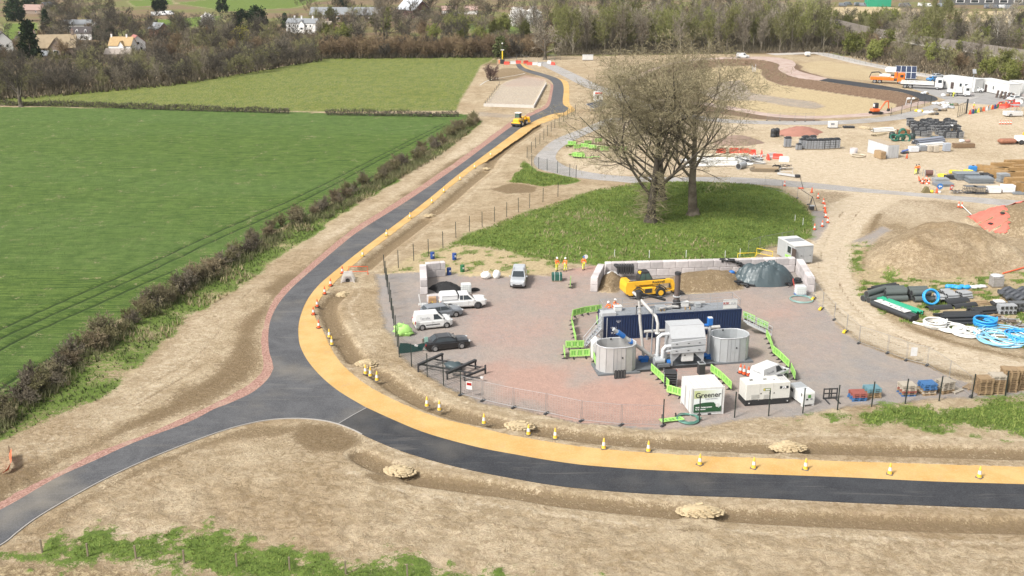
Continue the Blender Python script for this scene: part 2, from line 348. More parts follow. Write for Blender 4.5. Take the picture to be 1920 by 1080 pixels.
# pale running surfaces and the whole right-hand site
SITE = [(1420,232),(1660,236),(1750,205),(1800,175),(1925,190),(2300,230),(2300,740),(1925,740),(1830,722),(1738,690),(1665,663),(1612,644),(1565,600),(1530,560),(1515,500),(1530,445),(1530,400),(1480,355),(1430,340),(1330,330),(1150,330),(1060,320),(1045,290),(1120,240),(1200,215),(1300,225)]
ss = SD(SITE); up('track',soft(ss,1.5) * (.56 + .6 * (nL - .5) - .26 * np.clip((PYf - 395) / 40,0,1)))
HAUL = [(1640,372),(1600,392),(1575,430),(1558,470),(1552,510),(1566,550),(1600,590),(1660,628),(1750,660),(1850,685),(1960,705),(2250,740)]
dh = DL(smooth(HAUL,4),90); up('track',soft(3.0 - dh + (nM - .5) * 1.2,.8) * 1.1)
rut = np.abs(np.abs(dh) - 0.95); Z -= .10 * np.clip(1 - rut / .35,0,1) * (dh < 3)
up('dark',(.58 + .3 * nM) * np.clip(1 - np.abs(dh - 4.3) / 1.6,0,1) * (PYf > 400)); up('dark',.8 * np.clip(1 - np.abs(np.abs(dh - .1) - 1.0) / .4,0,1) * np.clip(nM * 1.3,0,1) * (PYf > 385))
for k,(a,b) in enumerate([((1560,350),(1900,300)),((1500,300),(1800,330)),((1600,320),(1920,345))]):
 dd = DL(smooth([a,((a[0] + b[0]) / 2,(a[1] + b[1]) / 2 + 12 - 9 * k),b],6)); up('dark',.6 * np.clip(1 - np.abs(dd - 1.0) / .6,0,1) * np.clip(nM * 1.5,0,1))
sw = SD([(1585,455),(1640,445),(1625,500),(1740,522),(1925,505),(2200,515),(2200,690),(1925,655),(1800,620),(1680,605),(1610,565),(1590,510)]); up('grass',soft(sw + (nM - .5) * 2,1.2) * np.clip((nS - .40) * 3.5,0,.8)); up('dry',soft(sw,1) * .55)
gs = SD([(1590,455),(1655,424),(1670,432),(1630,462),(1600,475)]); up('grav',soft(gs + (nM - .5),.6) * .8)
gs = SD([(1520,395),(1545,395),(1555,425),(1530,455),(1515,445)]); up('grav',soft(gs + (nM - .5),.6) * .9)
# bare strip between the hedge and the road, darker by the road
up('track',soft(SD([(905,232),(950,238),(900,285),(760,365),(640,440),(480,560),(400,680),(250,800),(0,900),(0,840),(130,785),(250,712),(350,605),(520,500),(700,375),(850,280)]) + (nM - .5) * 3,1.2) * .48 * (.4 + nL))
DK = [(950,240),(960,245),(760,378),(650,452),(560,530),(505,600),(490,640),(495,690),(400,758),(250,815),(100,890),(0,945),(-260,1060),(-260,1000),(0,880),(150,830),(260,770),(400,690),(440,600),(510,530),(640,440),(850,300)]
up('dark',soft(SD(DK) + (nM - .5) * 3.5,1.5) * .78)
# tyre-track ridges on that strip
ttd = DL(smooth([(620,440),(500,560),(430,660),(300,745),(150,830),(0,905),(-200,990)],5),80)
cyc = (X * 0.6 + Y * 1.1) * 5.2
for off in (1.0,2.9):
 q = np.clip((nL - .22) * 3.5,0,1) * np.clip(1 - np.abs(ttd - off) / .5,0,1); Z -= q * (.06 + .05 * np.sin(cyc)) * (sd_verge < -1); up('dark',.7 * q * (sd_verge < -1) * (PYf > 520))
# dark loam patches by the junction, brown verge along the west arm
for pl,e,k in (([(560,790),(640,800),(690,830),(640,852),(575,850),(540,820)],1.2,.85),([(690,880),(760,890),(765,905),(700,912),(660,895)],.8,.7),([(1240,985),(1370,975),(1380,1000),(1260,1005)],.8,.6),
     ([(480,795),(600,792),(560,815),(430,828),(330,862),(240,905),(150,960),(60,1020),(20,1010),(80,975),(220,892),(360,832)],1.0,.62),([(910,355),(960,342),(1010,350),(1005,360),(950,364)],.8,.9),([(700,655),(745,660),(748,690),(700,690),(672,665)],1.0,.45),([(985,128),(1020,140),(980,148),(935,152),(918,140),(940,126)],1,.6)):
 up('dark',soft(SD(pl) + (nM - .5) * 2.2,e) * k)
up('dark',np.clip((hw + .6 - trench) / .6,0,1) * .66 + 0)
up('track',np.clip(1 - np.abs(trench - 2.4) / 1.0,0,1) * .5)
up('soil',pick(True,soft(np.minimum(sd_rim + 1.0,5.6 - sd_rim),.8)) * (PYf < 196) * (PXf > 1180) * .95)
up('soil',soft(SD([(1480,113),(1492,118),(1508,124),(1500,130),(1520,137),(1545,144),(1530,146),(1495,137),(1484,128),(1490,120)]),.8))
up('soil',soft(SD([(1290,190),(1375,205),(1440,216),(1500,220),(1545,224),(1540,229),(1480,228),(1420,224),(1330,212),(1280,200)]),.8) * .7)
fl = soft(sd_rim - 5.5,.8); up('dry',fl * .75)
wt = SD([(1360,140),(1392,138),(1404,150),(1412,161),(1470,170),(1530,177),(1552,186),(1530,191),(1480,186),(1420,176),(1340,175),(1310,160)]); up('grav',soft(wt,.8) * .56); wl['dry'] *= 1 - soft(wt,.8) * .8
up('dry',soft(SD([(1490,120),(1540,112),(1600,120),(1680,140),(1660,155),(1560,146),(1515,135)]),2) * .55)
up('dark',np.clip(1 - np.abs(wt) / 1.0,0,1) * .95 * (PYf < 178))
up('dark',soft(SD([(1060,150),(1140,140),(1230,128),(1180,150),(1150,165),(1120,162)]),2) * .5)
up('grav',soft(SD([(895,208),(960,214),(1000,212),(950,222),(890,218)]),.8) * .5)
pad = SD([(907,196),(937,160),(950,152),(985,142),(1024,150),(1022,160),(1000,198)]); up('track',soft(pad,.6)); up('grav',soft(pad,.6) * .5); up('red',soft(SD([(940,158),(985,140),(1026,148),(1018,162),(950,162)]),.8) * .55)
zone = SD([(1500,345),(1600,362),(1925,392),(2250,430),(2250,700),(1925,690),(1700,660),(1600,610),(1540,540),(1515,470),(1530,400)]); up('dark',soft(zone + (nM - .5) * 4,2) * np.clip(dh - 3.0,0,1) * (.30 + .30 * nM))
# distant land: meadows and scrub between the trees
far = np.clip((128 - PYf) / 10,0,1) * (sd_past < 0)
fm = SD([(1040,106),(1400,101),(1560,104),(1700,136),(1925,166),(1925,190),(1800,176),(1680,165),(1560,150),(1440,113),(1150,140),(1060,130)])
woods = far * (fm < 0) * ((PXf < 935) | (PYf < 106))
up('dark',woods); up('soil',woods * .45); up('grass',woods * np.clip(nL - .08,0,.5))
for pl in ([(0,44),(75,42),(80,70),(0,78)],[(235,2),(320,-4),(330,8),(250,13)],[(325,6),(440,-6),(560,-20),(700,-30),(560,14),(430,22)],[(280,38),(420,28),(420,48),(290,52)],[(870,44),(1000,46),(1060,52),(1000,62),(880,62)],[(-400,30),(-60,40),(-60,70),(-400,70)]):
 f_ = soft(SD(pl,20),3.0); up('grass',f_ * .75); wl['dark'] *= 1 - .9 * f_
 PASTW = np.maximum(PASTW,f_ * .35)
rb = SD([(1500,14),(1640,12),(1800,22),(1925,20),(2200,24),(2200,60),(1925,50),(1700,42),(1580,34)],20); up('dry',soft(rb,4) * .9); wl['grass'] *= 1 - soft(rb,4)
# tramlines in the crop
for ln in ([(-260,745),(0,617),(250,507),(400,438),(560,368),(700,298),(830,232)],[(-260,770),(0,634),(255,520),(405,449),(565,377),(704,304),(838,234)],[(-200,900),(0,728),(150,642),(300,560),(420,490),(560,412),(650,358),(760,296)],[(-200,790),(0,655),(200,562),(330,505)]):
 d = DL(smooth(ln,6),60); k = np.clip(1 - d / .42,0,1) * (sd_crop > .3); wl['dark'] = np.maximum(wl['dark'],k); Z -= k * .14
 Z += .10 * np.clip(1 - np.abs(d - .8) / .4,0,1) * (sd_crop > .3)
for ln in ([(-200,226),(400,230),(850,238)],[(-200,306),(300,300),(640,286)],[(-200,262),(300,258),(760,258)],[(-100,420),(200,352),(520,285)]):
 d = DL(smooth(ln,6),60); k = np.clip(1 - d / .6,0,1) * (sd_crop > .3); wl['dark'] = np.maximum(wl['dark'],.5 * k); Z -= k * .08
Z += np.where(sd_crop > 0,(nS - .5) * .10 + (nM - .5) * .12,0)
# --- one material for the whole terrain: layers are broken up by noise, clod and tramline shade is painted into the colours
n = N('terrain'); n.set(0.95,0,0.15)
A = n.sep(n.attr('layer_a')); B = n.sep(n.attr('layer_b')); Aa = n.attr('layer_a','Alpha'); Ba = n.attr('layer_b','Alpha'); Pw = n.attr('pasture','Fac')
g1 = n.noise(0.35,6,0.62); g2 = n.noise(2.2,6,0.7); g3 = n.noise(9.0,5,0.7); g4 = n.noise(0.06,3,0.5)
v1 = n.voro(3.2)
brk = n.math('ADD',n.math('MULTIPLY',g2,.55),n.math('MULTIPLY',g3,.45))
def lay(base,wgt,c,sh=.18):
 t = n.math('ADD',wgt,n.math('MULTIPLY',n.math('SUBTRACT',brk,.5),2.4))
 return n.mix(n.rng(t,.5 - sh,.5 + sh),base,c)
def var(a,b,f,lo=.3,hi=.7): return n.mix(n.rng(f,lo,hi),a,b)
str_ = n.noise(1.3,6,0.72,n.map((.8,1.0,1),(0,0,.5)),dist=1.2)
base = var((.30,.228,.137),(.47,.38,.258),n.math('ADD',n.math('MULTIPLY',g1,.45),n.math('MULTIPLY',str_,.55)),.40,.60)
base = n.mix(n.rng(g3,.50,.66),base,n.mix(.62,base,(.15,.105,.06)))
cl = n.noise(1.5,7,.78,dist=1.6); clm = n.rng(n.noise(.10,4,.6),.40,.60,.05,.8)
base = n.mix(n.math('MULTIPLY',n.rng(cl,.51,.62),clm),base,(.215,.155,.088))  # brown shadows among the clods, painted into the soil colour
base = n.mix(n.math('MULTIPLY',n.rng(cl,.34,.44,.8,0),clm),base,(.56,.48,.36))
base = n.mix(n.rng(n.noise(22,3,.7),.56,.72,0,.8),base,(.50,.44,.34))
base = n.mix(n.rng(n.noise(.045,5,.62,dist=1.2),.46,.64,0,.6),base,n.mix(n.rng(str_,.38,.62),(.215,.15,.08),(.34,.255,.155)))
base = lay(base,B[0],var((.43,.345,.24),(.56,.475,.355),str_,.35,.65))
base = lay(base,A[0],var((.155,.108,.058),(.225,.165,.095),g2))
base = lay(base,A[1],var((.115,.073,.046),(.19,.128,.085),g2))
sp_ = n.noise(13,4,.8); stone = n.mix(n.rng(sp_,.26,.74),(.125,.115,.108),(.37,.345,.325))
mott = n.rng(n.noise(1.1,7,.85,dist=1.2),.40,.62,0,.34)
stone = n.mix(n.rng(g1,.35,.65,0,.75),stone,(.30,.255,.215))
stone = n.mix(mott,stone,(.15,.14,.14))
base = lay(base,A[2],stone,.25)
redst = n.mix(n.rng(sp_,.26,.74),(.175,.13,.112),(.49,.39,.33))
redst = n.mix(n.rng(g4,.45,.62),redst,n.mix(.5,redst,(.44,.24,.185)))
redst = n.mix(n.rng(Aa,.62,.98,0,.75),redst,n.mix(n.rng(sp_,.37,.62),(.23,.13,.10),(.52,.33,.265)))
redst = n.mix(mott,redst,(.20,.145,.125))
base = lay(base,Aa,redst,.6)
base = lay(base,B[1],var((.33,.255,.145),(.50,.405,.25),g2))
gr = n.mix(n.rng(g2,.3,.68),(.066,.105,.022),(.155,.22,.046))
gr = n.mix(n.rng(g3,.45,.75,0,.55),gr,(.135,.19,.040))
gr = n.mix(n.rng(g1,.45,.7,0,.6),gr,(.075,.120,.020))
pst = n.mix(n.rng(n.noise(.5,6,.7,n.map((1,.35,1))),.32,.66),(.060,.108,.010),(.135,.170,.022))
pst = n.mix(n.rng(g3,.4,.75,0,.4),pst,(.08,.13,.016))
gr = n.mix(Pw,gr,pst)
base = lay(base,B[2],gr,.15)
row = n.noise(1.0,5,.72,n.map((.16,2.4,1),(0,0,R(-8))),dist=.4)
cr = n.mix(n.rng(row,.40,.60),(.050,.094,.016),(.132,.192,.042))
cr = n.mix(n.rng(n.noise(.022,3,.5,n.map((.3,1.2,1))),.38,.62,0,.55),cr,(.105,.165,.046))
cr = n.mix(n.rng(g3,.48,.7,0,.7),cr,(.028,.055,.012))
cr = n.mix(n.rng(n.noise(.5,7,.78),.42,.60,0,.5),cr,(.040,.076,.016))
cr = n.mix(n.rng(A[0],.15,.8,0,.85),cr,(.020,.036,.012))  # tramlines tinted deep green, their shadow put into the crop colour
base = lay(base,Ba,cr,.2)
n.col(base)
veg = n.math('MAXIMUM',B[2],Ba)
hgt = n.math('ADD',n.math('MULTIPLY',g3,.4),n.math('MULTIPLY',cl,1.1))
hgt = n.math('ADD',hgt,n.math('MULTIPLY',v1,.25))
hgt = n.math('MULTIPLY',hgt,n.rng(n.math('MAXIMUM',A[2],Aa),.2,.8,1.0,.3))
n.bump(hgt,0.9,0.22)
TERRAIN = n.m
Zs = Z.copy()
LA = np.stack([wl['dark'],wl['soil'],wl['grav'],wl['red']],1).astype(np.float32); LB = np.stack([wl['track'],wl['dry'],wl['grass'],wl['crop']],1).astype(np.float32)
idx = np.arange(NR * NC).reshape(NR,NC)
Q = np.stack([idx[:-1,:-1],idx[:-1,1:],idx[1:,1:],idx[1:,:-1]],-1).reshape(-1,4)
fm_ = lambda a: a[Q].mean(1)
reg = np.zeros(len(Q),int)
for k,d in enumerate((sd_crop,sd_past,sd_verge,sd_yard,sd_kn,sd_rim,heaps['spoil'][0],heaps['netted'][0],heaps['little'][0],heaps['bay'][0]),1): reg[fm_(d) > 0] = k
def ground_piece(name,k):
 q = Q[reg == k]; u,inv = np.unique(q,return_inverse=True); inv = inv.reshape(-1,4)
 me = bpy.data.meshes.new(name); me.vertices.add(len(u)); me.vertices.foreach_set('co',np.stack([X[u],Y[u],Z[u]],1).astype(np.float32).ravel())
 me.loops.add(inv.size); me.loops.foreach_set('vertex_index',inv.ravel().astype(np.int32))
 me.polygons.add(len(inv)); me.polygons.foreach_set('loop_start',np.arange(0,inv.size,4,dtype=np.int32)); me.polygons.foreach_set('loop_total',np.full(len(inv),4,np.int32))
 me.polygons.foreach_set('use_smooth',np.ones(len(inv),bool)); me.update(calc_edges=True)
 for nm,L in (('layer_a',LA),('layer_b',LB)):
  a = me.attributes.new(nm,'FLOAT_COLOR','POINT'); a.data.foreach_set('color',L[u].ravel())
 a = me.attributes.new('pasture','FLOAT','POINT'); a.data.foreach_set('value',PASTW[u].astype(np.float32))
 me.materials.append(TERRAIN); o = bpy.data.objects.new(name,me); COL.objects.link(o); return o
for k,nm in enumerate(('ground','crop_field','pasture','grass_verge','gravel_yard','grassy_mound','drainage_basin')): tag(ground_piece(nm,k),kind='structure')
tag(ground_piece('spoil_heap',7),'big bare tan spoil heap beside the curved haul track','soil heap')
tag(ground_piece('spoil_heap',8),'tan soil heap partly covered by red netting','soil heap')
tag(ground_piece('gravel_heap',9),'small brown heap at the left end of the long block bay','gravel heap')
tag(ground_piece('gravel_heap',10),'long brown heap against the block wall between telehandler and grey-green tarpaulin','gravel heap')
def HZ(x,y):
 """terrain height near a point (nearest grid vertex by photo row/column)"""
 t = y * CP - (0 - CAMH) * SP; px = 960 + FPX * x / t; py = 540 - FPX * (y * SP + (0 - CAMH) * CP) / t
 r = int(np.argmin(np.abs(np.array(rows) - py))); c = int(np.argmin(np.abs(cols - px))); return float(Zs[r * NC + c])
# ================================================================ ROADS, PATHS, KERBS
def sheet(name,px,z,mat,thick=0.15,tagk='structure',world=False):
 P = [V3((p[0],p[1],0)) if world else G(*p) for p in px]
 tri = tessellate_polygon([P]); k = len(P)
 me = bpy.data.meshes.new(name)
 vs = [(p.x,p.y,z) for p in P] + [(p.x,p.y,z - thick) for p in P]
 me.from_pydata(vs,[],[list(t) for t in tri] + [[i,(i + 1) % k,k + (i + 1) % k,k + i] for i in range(k)])
 bm = bmesh.new(); bm.from_mesh(me); bmesh.ops.recalc_face_normals(bm,faces=bm.faces)
 if sum(f.normal.z * f.calc_area() for f in bm.faces) < 0: bmesh.ops.reverse_faces(bm,faces=bm.faces)
 bm.to_mesh(me); bm.free(); me.materials.append(mat)
 o = bpy.data.objects.new(name,me); COL.objects.link(o)
 if tagk: o['kind'] = tagk
 return o
def asphalt(name,a,b,streak,dust):
 n = N(name); n.set(.85,0,.15)
 f = n.noise(.22,6,.68,dist=1.5); s = n.noise(11,4,.85); st = n.noise(.9,5,.65,n.map((.14,1.6,1)),dist=.8)
 c = n.mix(n.rng(f,.35,.65),a,b); c = n.mix(n.rng(s,.4,.7,0,.7),c,tuple(x * 1.7 for x in b))
 c = n.mix(n.rng(st,.55,.72,0,streak),c,(.19,.175,.155)); c = n.mix(n.rng(n.noise(.12,3),.5,.8,0,dust),c,(.27,.235,.18))
 n.col(c); n.bump(s,.25,.02); n.link(n.rng(f,.3,.7,.72,.92,False),n.b.inputs['Roughness']); return n.m
M_ASP = asphalt('asphalt_grey',(.054,.055,.059),(.090,.091,.095),.45,.45)
M_ASN = asphalt('asphalt_fresh',(.026,.027,.031),(.044,.046,.050),.28,.2)
M_HAUL = asphalt('haul_road',(.215,.205,.195),(.30,.285,.27),.5,.8)
n = N('sand_path'); n.set(.95,0,.1)
c = n.mix(n.rng(n.noise(.35,5,.6),.32,.68),(.44,.268,.092),(.51,.335,.14)); c = n.mix(n.rng(n.noise(6,5,.75),.42,.72,0,.5),c,(.56,.40,.20))
c = n.mix(n.rng(n.noise(.9,6,.72,dist=1),.5,.7,0,.55),c,(.40,.29,.15)); n.col(c); n.bump(n.noise(7,5,.7),.5,.05); M_SAND = n.m
n = N('red_stone_strip'); n.set(.95,0,.1)
c = n.mix(n.rng(n.noise(5,5,.8),.35,.68),(.20,.105,.08),(.44,.28,.23)); c = n.mix(n.rng(n.noise(.4,4),.5,.75,0,.6),c,(.38,.29,.22)); n.col(c); n.bump(n.noise(9,4,.8),.7,.06); M_REDS = n.m
n = N('pink_rim_road'); n.set(.95,0,.1)
c = n.mix(n.rng(n.noise(.3,5,.65),.35,.65),(.36,.265,.225),(.44,.355,.31)); c = n.mix(n.rng(n.noise(8,4,.8),.4,.75,0,.4),c,(.28,.2,.17)); n.col(c); n.bump(n.noise(8,4),.4,.04); M_PINK = n.m
M_KERB = paint('pale_concrete',(.52,.49,.45),.85,dirt=.25,scale=1.2)
sheet('road',sA + sArm + sL + sI[::-1],.050,M_ASP)
sheet('road',sL2 + sI2[::-1],.058,M_ASN,.2)
rs_ = np.random.RandomState(3)
sPn = [p + rs_.normal(0,.35,2) for p in smooth([tuple(p) for p in sP],3)]
sheet('footpath',[p for p in sI[:-1]] + sI2 + sPn[::-1],.035,M_SAND,.12)
red_o = [(1025,150),(1032,160),(1031,172),(1027,188),(1019,199),(1000,208.5),(979,219),(951,233),(921,255),(848,308),(758,369),(678,419),(640,446),(563,512),(535,537),(514,561.5),(502,585),(496,605.6),(491,629),(491,657),(494,681),(491,697),(475,714),(447,733),(400,758),(334,788),(260,820),(176,851),(105.6,888),(35,922),(0,942),(-120,1000)]
ro = [p + rs_.normal(0,.4,2) for p in smooth(red_o,6)]
sheet('red_kerb_strip',ro + sArm[::-1] + sA[::-1][:-24],.02,M_REDS,.1)
def ribbon(name,px,w_,z,mat,thick=.15,n=4,tagk='structure'):
 P = [G(*p) for p in smooth(px,n)]; L = []; Rr = []
 for i,p in enumerate(P):
  d = (P[min(i + 1,len(P) - 1)] - P[max(i - 1,0)]).normalized(); q = V3((-d.y,d.x,0)); L.append(p + q * w_ / 2); Rr.append(p - q * w_ / 2)
 return sheet(name,[(p.x,p.y) for p in L + Rr[::-1]],z,mat,thick,tagk,True)
ribbon('kerb',A_low + [(663,807),(679,815)],.09,.074,paint('kerb_grey',(.33,.31,.285),.9))
ribbon('kerb',[(900,160),(915,151),(940,146),(975,140),(985,137)],.3,.06,M_KERB)
ribbon('haul_road',[(1016,116),(1028,122),(1062,138),(1098,156),(1125,167),(1160,180),(1230,205),(1330,224),(1440,230),(1560,230),(1640,225),(1700,217),(1752,203),(1795,188),(1825,178)],5.2,.03,M_HAUL)
sheet('haul_road',smooth([(1095,240),(1040,262),(1007,290),(1001,305),(1012,317),(1045,326),(1080,333),(1150,340),(1250,347),(1340,345),(1436,347),(1602,359.5),(1732,369.5),(1837,381),(1920,389),(2250,420)],4) + smooth([(2250,402),(1920,377),(1732,363),(1628,354),(1524,343),(1430,335),(1340,332),(1250,333),(1150,329),(1080,318),(1050,306),(1042,292),(1060,272),(1115,245),(1170,222),(1140,222)],4),.035,M_HAUL)
sheet('rim_road',smooth([(1150,160),(1200,138),(1235,125),(1268,115.5),(1315,109.5),(1379,107),(1440,106.5),(1480,112),(1492,120),(1489,127),(1500,134),(1530,142),(1552,147)],4) + smooth([(1536,151),(1493,145.4),(1470,137),(1459,129),(1461,121),(1441,114.5),(1420,111.5),(1379,110),(1315,112.5),(1269,118),(1237,127.5),(1160,168)],4),.04,M_PINK)
sheet('rim_road',smooth([(1552,147),(1600,153),(1650,160),(1685,166),(1730,175),(1752,181),(1758,187),(1745,191)],4) + smooth([(1724,190),(1722,184),(1705,177),(1680,171),(1619,163.4),(1536,151)],4),.045,M_ASN)
sheet('rim_road',smooth([(1180,176),(1250,193),(1310,196),(1375,207),(1440,218),(1500,222),(1560,221.5),(1645,216),(1705,202),(1745,191)],4) + smooth([(1724,190),(1690,199),(1640,210),(1560,216.5),(1500,217),(1440,212.5),(1378,201),(1310,190.5),(1250,187),(1180,168)],4),.04,M_PINK)
ribbon('gravel_track',[(1445,102),(1505,100),(1536,100),(1560,105),(1590,112),(1619,119),(1662,127),(1720,139),(1800,151),(1925,168),(2100,190)],6.5,.03,paint('pale_track',(.42,.39,.36),.95,dirt=.3,scale=.4))
sheet('compound_ground',smooth([(1690,160),(1740,158),(1790,156),(1860,172),(1925,182),(1925,200),(1850,196),(1800,192),(1770,186),(1735,174)],3),.012,paint('grey_hardstanding',(.27,.26,.25),.95,dirt=.35,scale=.3))
# pad bounded by low walls, pale joint line across the tarmac
ribbon('joint_line',[(635,795),(660,780),(687,765.5)],.07,.066,paint('joint_white',(.3,.29,.28),.9),.01,2)
# ================================================================ TREES, HEDGES, GRASS
def bark_mat(name,a,b,rand=.25):
 n = N(name); n.set(.95,0,.1); oi = n.new('ShaderNodeObjectInfo')
 c = n.mix(n.rng(n.noise(.8,4),.35,.65),a,b)
 h = n.new('ShaderNodeHueSaturation'); n.link(n.rng(oi.outputs['Random'],0,1,1 - rand,1 + rand,False),h.inputs['Value']); n.link(c,h.inputs['Color'])
 n.link(n.rng(oi.outputs['Random'],0,1,.497,.507,False),h.inputs['Hue']); n.col(h.outputs[0]); return n.m
B_GREY = bark_mat('twig_grey_brown',(.145,.122,.090),(.215,.185,.14))
B_DARK = bark_mat('twig_dark_brown',(.062,.054,.042),(.10,.088,.068))
B_RED = bark_mat('twig_russet',(.150,.105,.064),(.215,.155,.095))
B_OLIVE = bark_mat('twig_olive',(.150,.145,.068),(.220,.21,.100))
B_PALE = bark_mat('twig_pale',(.22,.19,.145),(.31,.27,.21))
B_BUD = bark_mat('budding_leaves',(.125,.14,.035),(.20,.21,.060))
B_EVER = bark_mat('evergreen_leaves',(.012,.024,.011),(.030,.048,.020),.3)
B_BLOS = bark_mat('white_blossom',(.62,.60,.57),(.78,.76,.74),.08)
B_TRUNK = bark_mat('trunk_bark',(.085,.070,.052),(.16,.135,.105))
B_TRD = bark_mat('trunk_dark',(.065,.055,.043),(.115,.098,.078))
def rv(rn,s=1.0): return V3((rn.gauss(0,s),rn.gauss(0,s),rn.gauss(0,s)))
class Tree:
 def __init__(s,seed): s.rn = random.Random(seed); s.limbs = []; s.tw = []; s.tips = []
 def branch(s,p,d,L,r,lv,mx,cfg):
  rn = s.rn; k = 5 if lv < mx - 1 else 3; pts = [p.copy()]; rad = [r]; dd = d.normalized()
  for i in range(k):
   dd = (dd + rv(rn,cfg['wob'][lv]) + V3((0,0,cfg['up'][lv]))).normalized(); pts.append(pts[-1] + dd * L / k); rad.append(max(r * (1 - .75 * (i + 1) / k),.006))
  if lv >= mx - 1:
   for i in range(k): s.tw.append((pts[i],pts[i + 1],max(rad[i],cfg['tw']),max(rad[i + 1],cfg['tw'] * .7)))
   s.tips.append(pts[-1]); s.tips.append(pts[2])
  else: s.limbs.append((pts,rad))
  if lv >= mx: return
  nb = cfg['n'][lv]; t0 = cfg['t0'][lv]
  for j in range(nb):
   t = t0 + (1 - t0) * (j + rn.random()) / nb; q = min(int(t * k),k - 1); f = t * k - q
   bp = pts[q].lerp(pts[q + 1],f); bd = (pts[q + 1] - pts[q]).normalized()
   side = bd.orthogonal().normalized(); side.rotate(Quaternion(bd,rn.random() * 2 * PI))
   a = R(cfg['ang'][lv] * rn.uniform(.7,1.25)); nd = bd * math.cos(a) + side * math.sin(a)
   s.branch(bp,nd,L * cfg['len'][lv] * rn.uniform(.7,1.2) * (1.15 - .45 * t if lv else 1),rad[q] * cfg['rad'][lv],lv + 1,mx,cfg)
def ribbons(name,tw,mat,parent=None,leaves=None,lmat=None,rn=None):
 vs = []; fs = []; mi = []
 for a,b,wa,wb in tw:
  d = (b - a); c = d.orthogonal(); c.rotate(Quaternion(d.normalized(),(a.x * 7 + a.y * 13 + a.z * 29) % 6.28)); c.normalize()
  o = len(vs); vs += [a - c * wa,a + c * wa,b + c * wb,b - c * wb]; fs.append((o,o + 1,o + 2,o + 3)); mi.append(0)
 if leaves:
  for p,r in leaves:
   a = rv(rn).normalized(); b = a.orthogonal().normalized(); o = len(vs)
   vs += [p - a * r,p + b * r * .7,p + a * r,p - b * r * .7]; fs.append((o,o + 1,o + 2,o + 3)); mi.append(1)
 me = bpy.data.meshes.new(name); me.from_pydata(vs,[],fs); me.materials.append(mat)
 if lmat: me.materials.append(lmat); me.polygons.foreach_set('material_index',mi)
 o = bpy.data.objects.new(name,me); COL.objects.link(o); o.parent = parent; return o
CFG = dict(wob=[.05,.12,.16,.2,.25,.3],up=[.02,.08,.07,.05,.03,0],n=[8,7,7,5,4,3],t0=[.3,.2,.2,.15,.1,.1],ang=[48,42,40,42,45,45],len=[.62,.55,.5,.5,.5,.5],rad=[.5,.5,.5,.55,.6,.6],tw=.022)
def bare_tree(name,label,seed,H,r,mx,tmat,cmat,cfg,group=None,leaf=0,lsize=.12,lmat=None,trunk_frac=.55,cat='tree'):
 t = Tree(seed); t.branch(V3((0,0,-.3)),V3((t.rn.gauss(0,.04),t.rn.gauss(0,.04),1)),H * trunk_frac,r,0,mx,cfg)
 root = thing(name,label,cat,group=group)
 mb = MB()
 for pts,rad in t.limbs: mb.tube(pts,rad,tmat,6 if rad[0] > .2 else (4 if rad[0] > .06 else 3),caps=False)
 mb.lathe([(r * 1.7,-.3),(r * 1.15,.35),(r * .95,1.1)],tmat,7)
 mb.build('trunk',root)
 lv = [(p + rv(t.rn,.18),lsize * t.rn.uniform(.6,1.3)) for p in t.tips for _ in range(leaf)] if leaf else None
 ribbons('crown',t.tw,cmat,root,lv,lmat,t.rn); return root
def cfg_(**k): c = dict(CFG); c.update(k); return c
random.seed(11)
# --- the three big trees on the mound
CB = cfg_(n=[13,8,7,6,3],t0=[.24,.2,.15,.12,.1],ang=[50,44,42,46,48],len=[.84,.58,.54,.5,.55],up=[.03,.10,.07,.04,.02,0],wob=[.03,.12,.17,.22,.3,.3],tw=.0175,rad=[.42,.48,.5,.55,.6,.6])
B_BIG = bark_mat('twig_lichen',(.195,.168,.10),(.29,.25,.155),.05)
b1 = bare_tree('bare_tree','broad bare tree with a dark shaggy twig-covered trunk, front one of three on the mound',24,24.5,.72,5,B_TRD,B_BIG,CB,trunk_frac=.60); b1.scale = (1.14,1.12,.90); b1.location = G(1219,427)
b1.location.z = HZ(b1.location.x,b1.location.y)
t_ = Tree(77)
for i in range(420):     # shaggy shoots on the trunk
 a = t_.rn.random() * 6.28; h = t_.rn.uniform(.6,8.5) ; p = V3((math.cos(a) * .6,math.sin(a) * .6,h)); d = V3((math.cos(a),math.sin(a),t_.rn.uniform(-.5,.6)))
 q = p + d * t_.rn.uniform(.5,1.5); q2 = q + (d + rv(t_.rn,.5)) * t_.rn.uniform(.4,1.1); t_.tw += [(p,q,.03,.02),(q,q2,.02,.012),(q,q + rv(t_.rn,.6),.018,.01)]
ribbons('trunk_shoots',t_.tw,B_BIG,b1)
b2 = bare_tree('bare_tree','bare tree standing just behind the shaggy one, its limbs rising from a thick dark trunk',33,25,.66,5,B_TRD,B_BIG,cfg_(**{**CB,'ang': [46,42,42,46,48]}),trunk_frac=.62); b2.scale = (1.05,1.05,.90); b2.location = G(1240,386); b2.location.z = HZ(b2.location.x,b2.location.y)
b3 = bare_tree('bare_tree','bare tree on the right of the mound with one clear pale trunk forking high up',58,24.5,.60,5,B_TRUNK,B_BIG,cfg_(**{**CB,'n': [12,8,7,6,3],'t0': [.36,.2,.15,.12,.1],'ang': [48,40,42,46,48],'len': [.70,.58,.54,.5,.55]}),trunk_frac=.66); b3.scale = (1.36,1.2,.95); b3.location = G(1299,413); b3.location.z = HZ(b3.location.x,b3.location.y)
sap = bare_tree('sapling','thin leaning bare sapling at the left end of the mound, by the grey loop road',9,5,.06,3,B_TRD,B_RED,cfg_(n=[7,5,4,3]),cat='tree'); sap.location = G(1117,285)
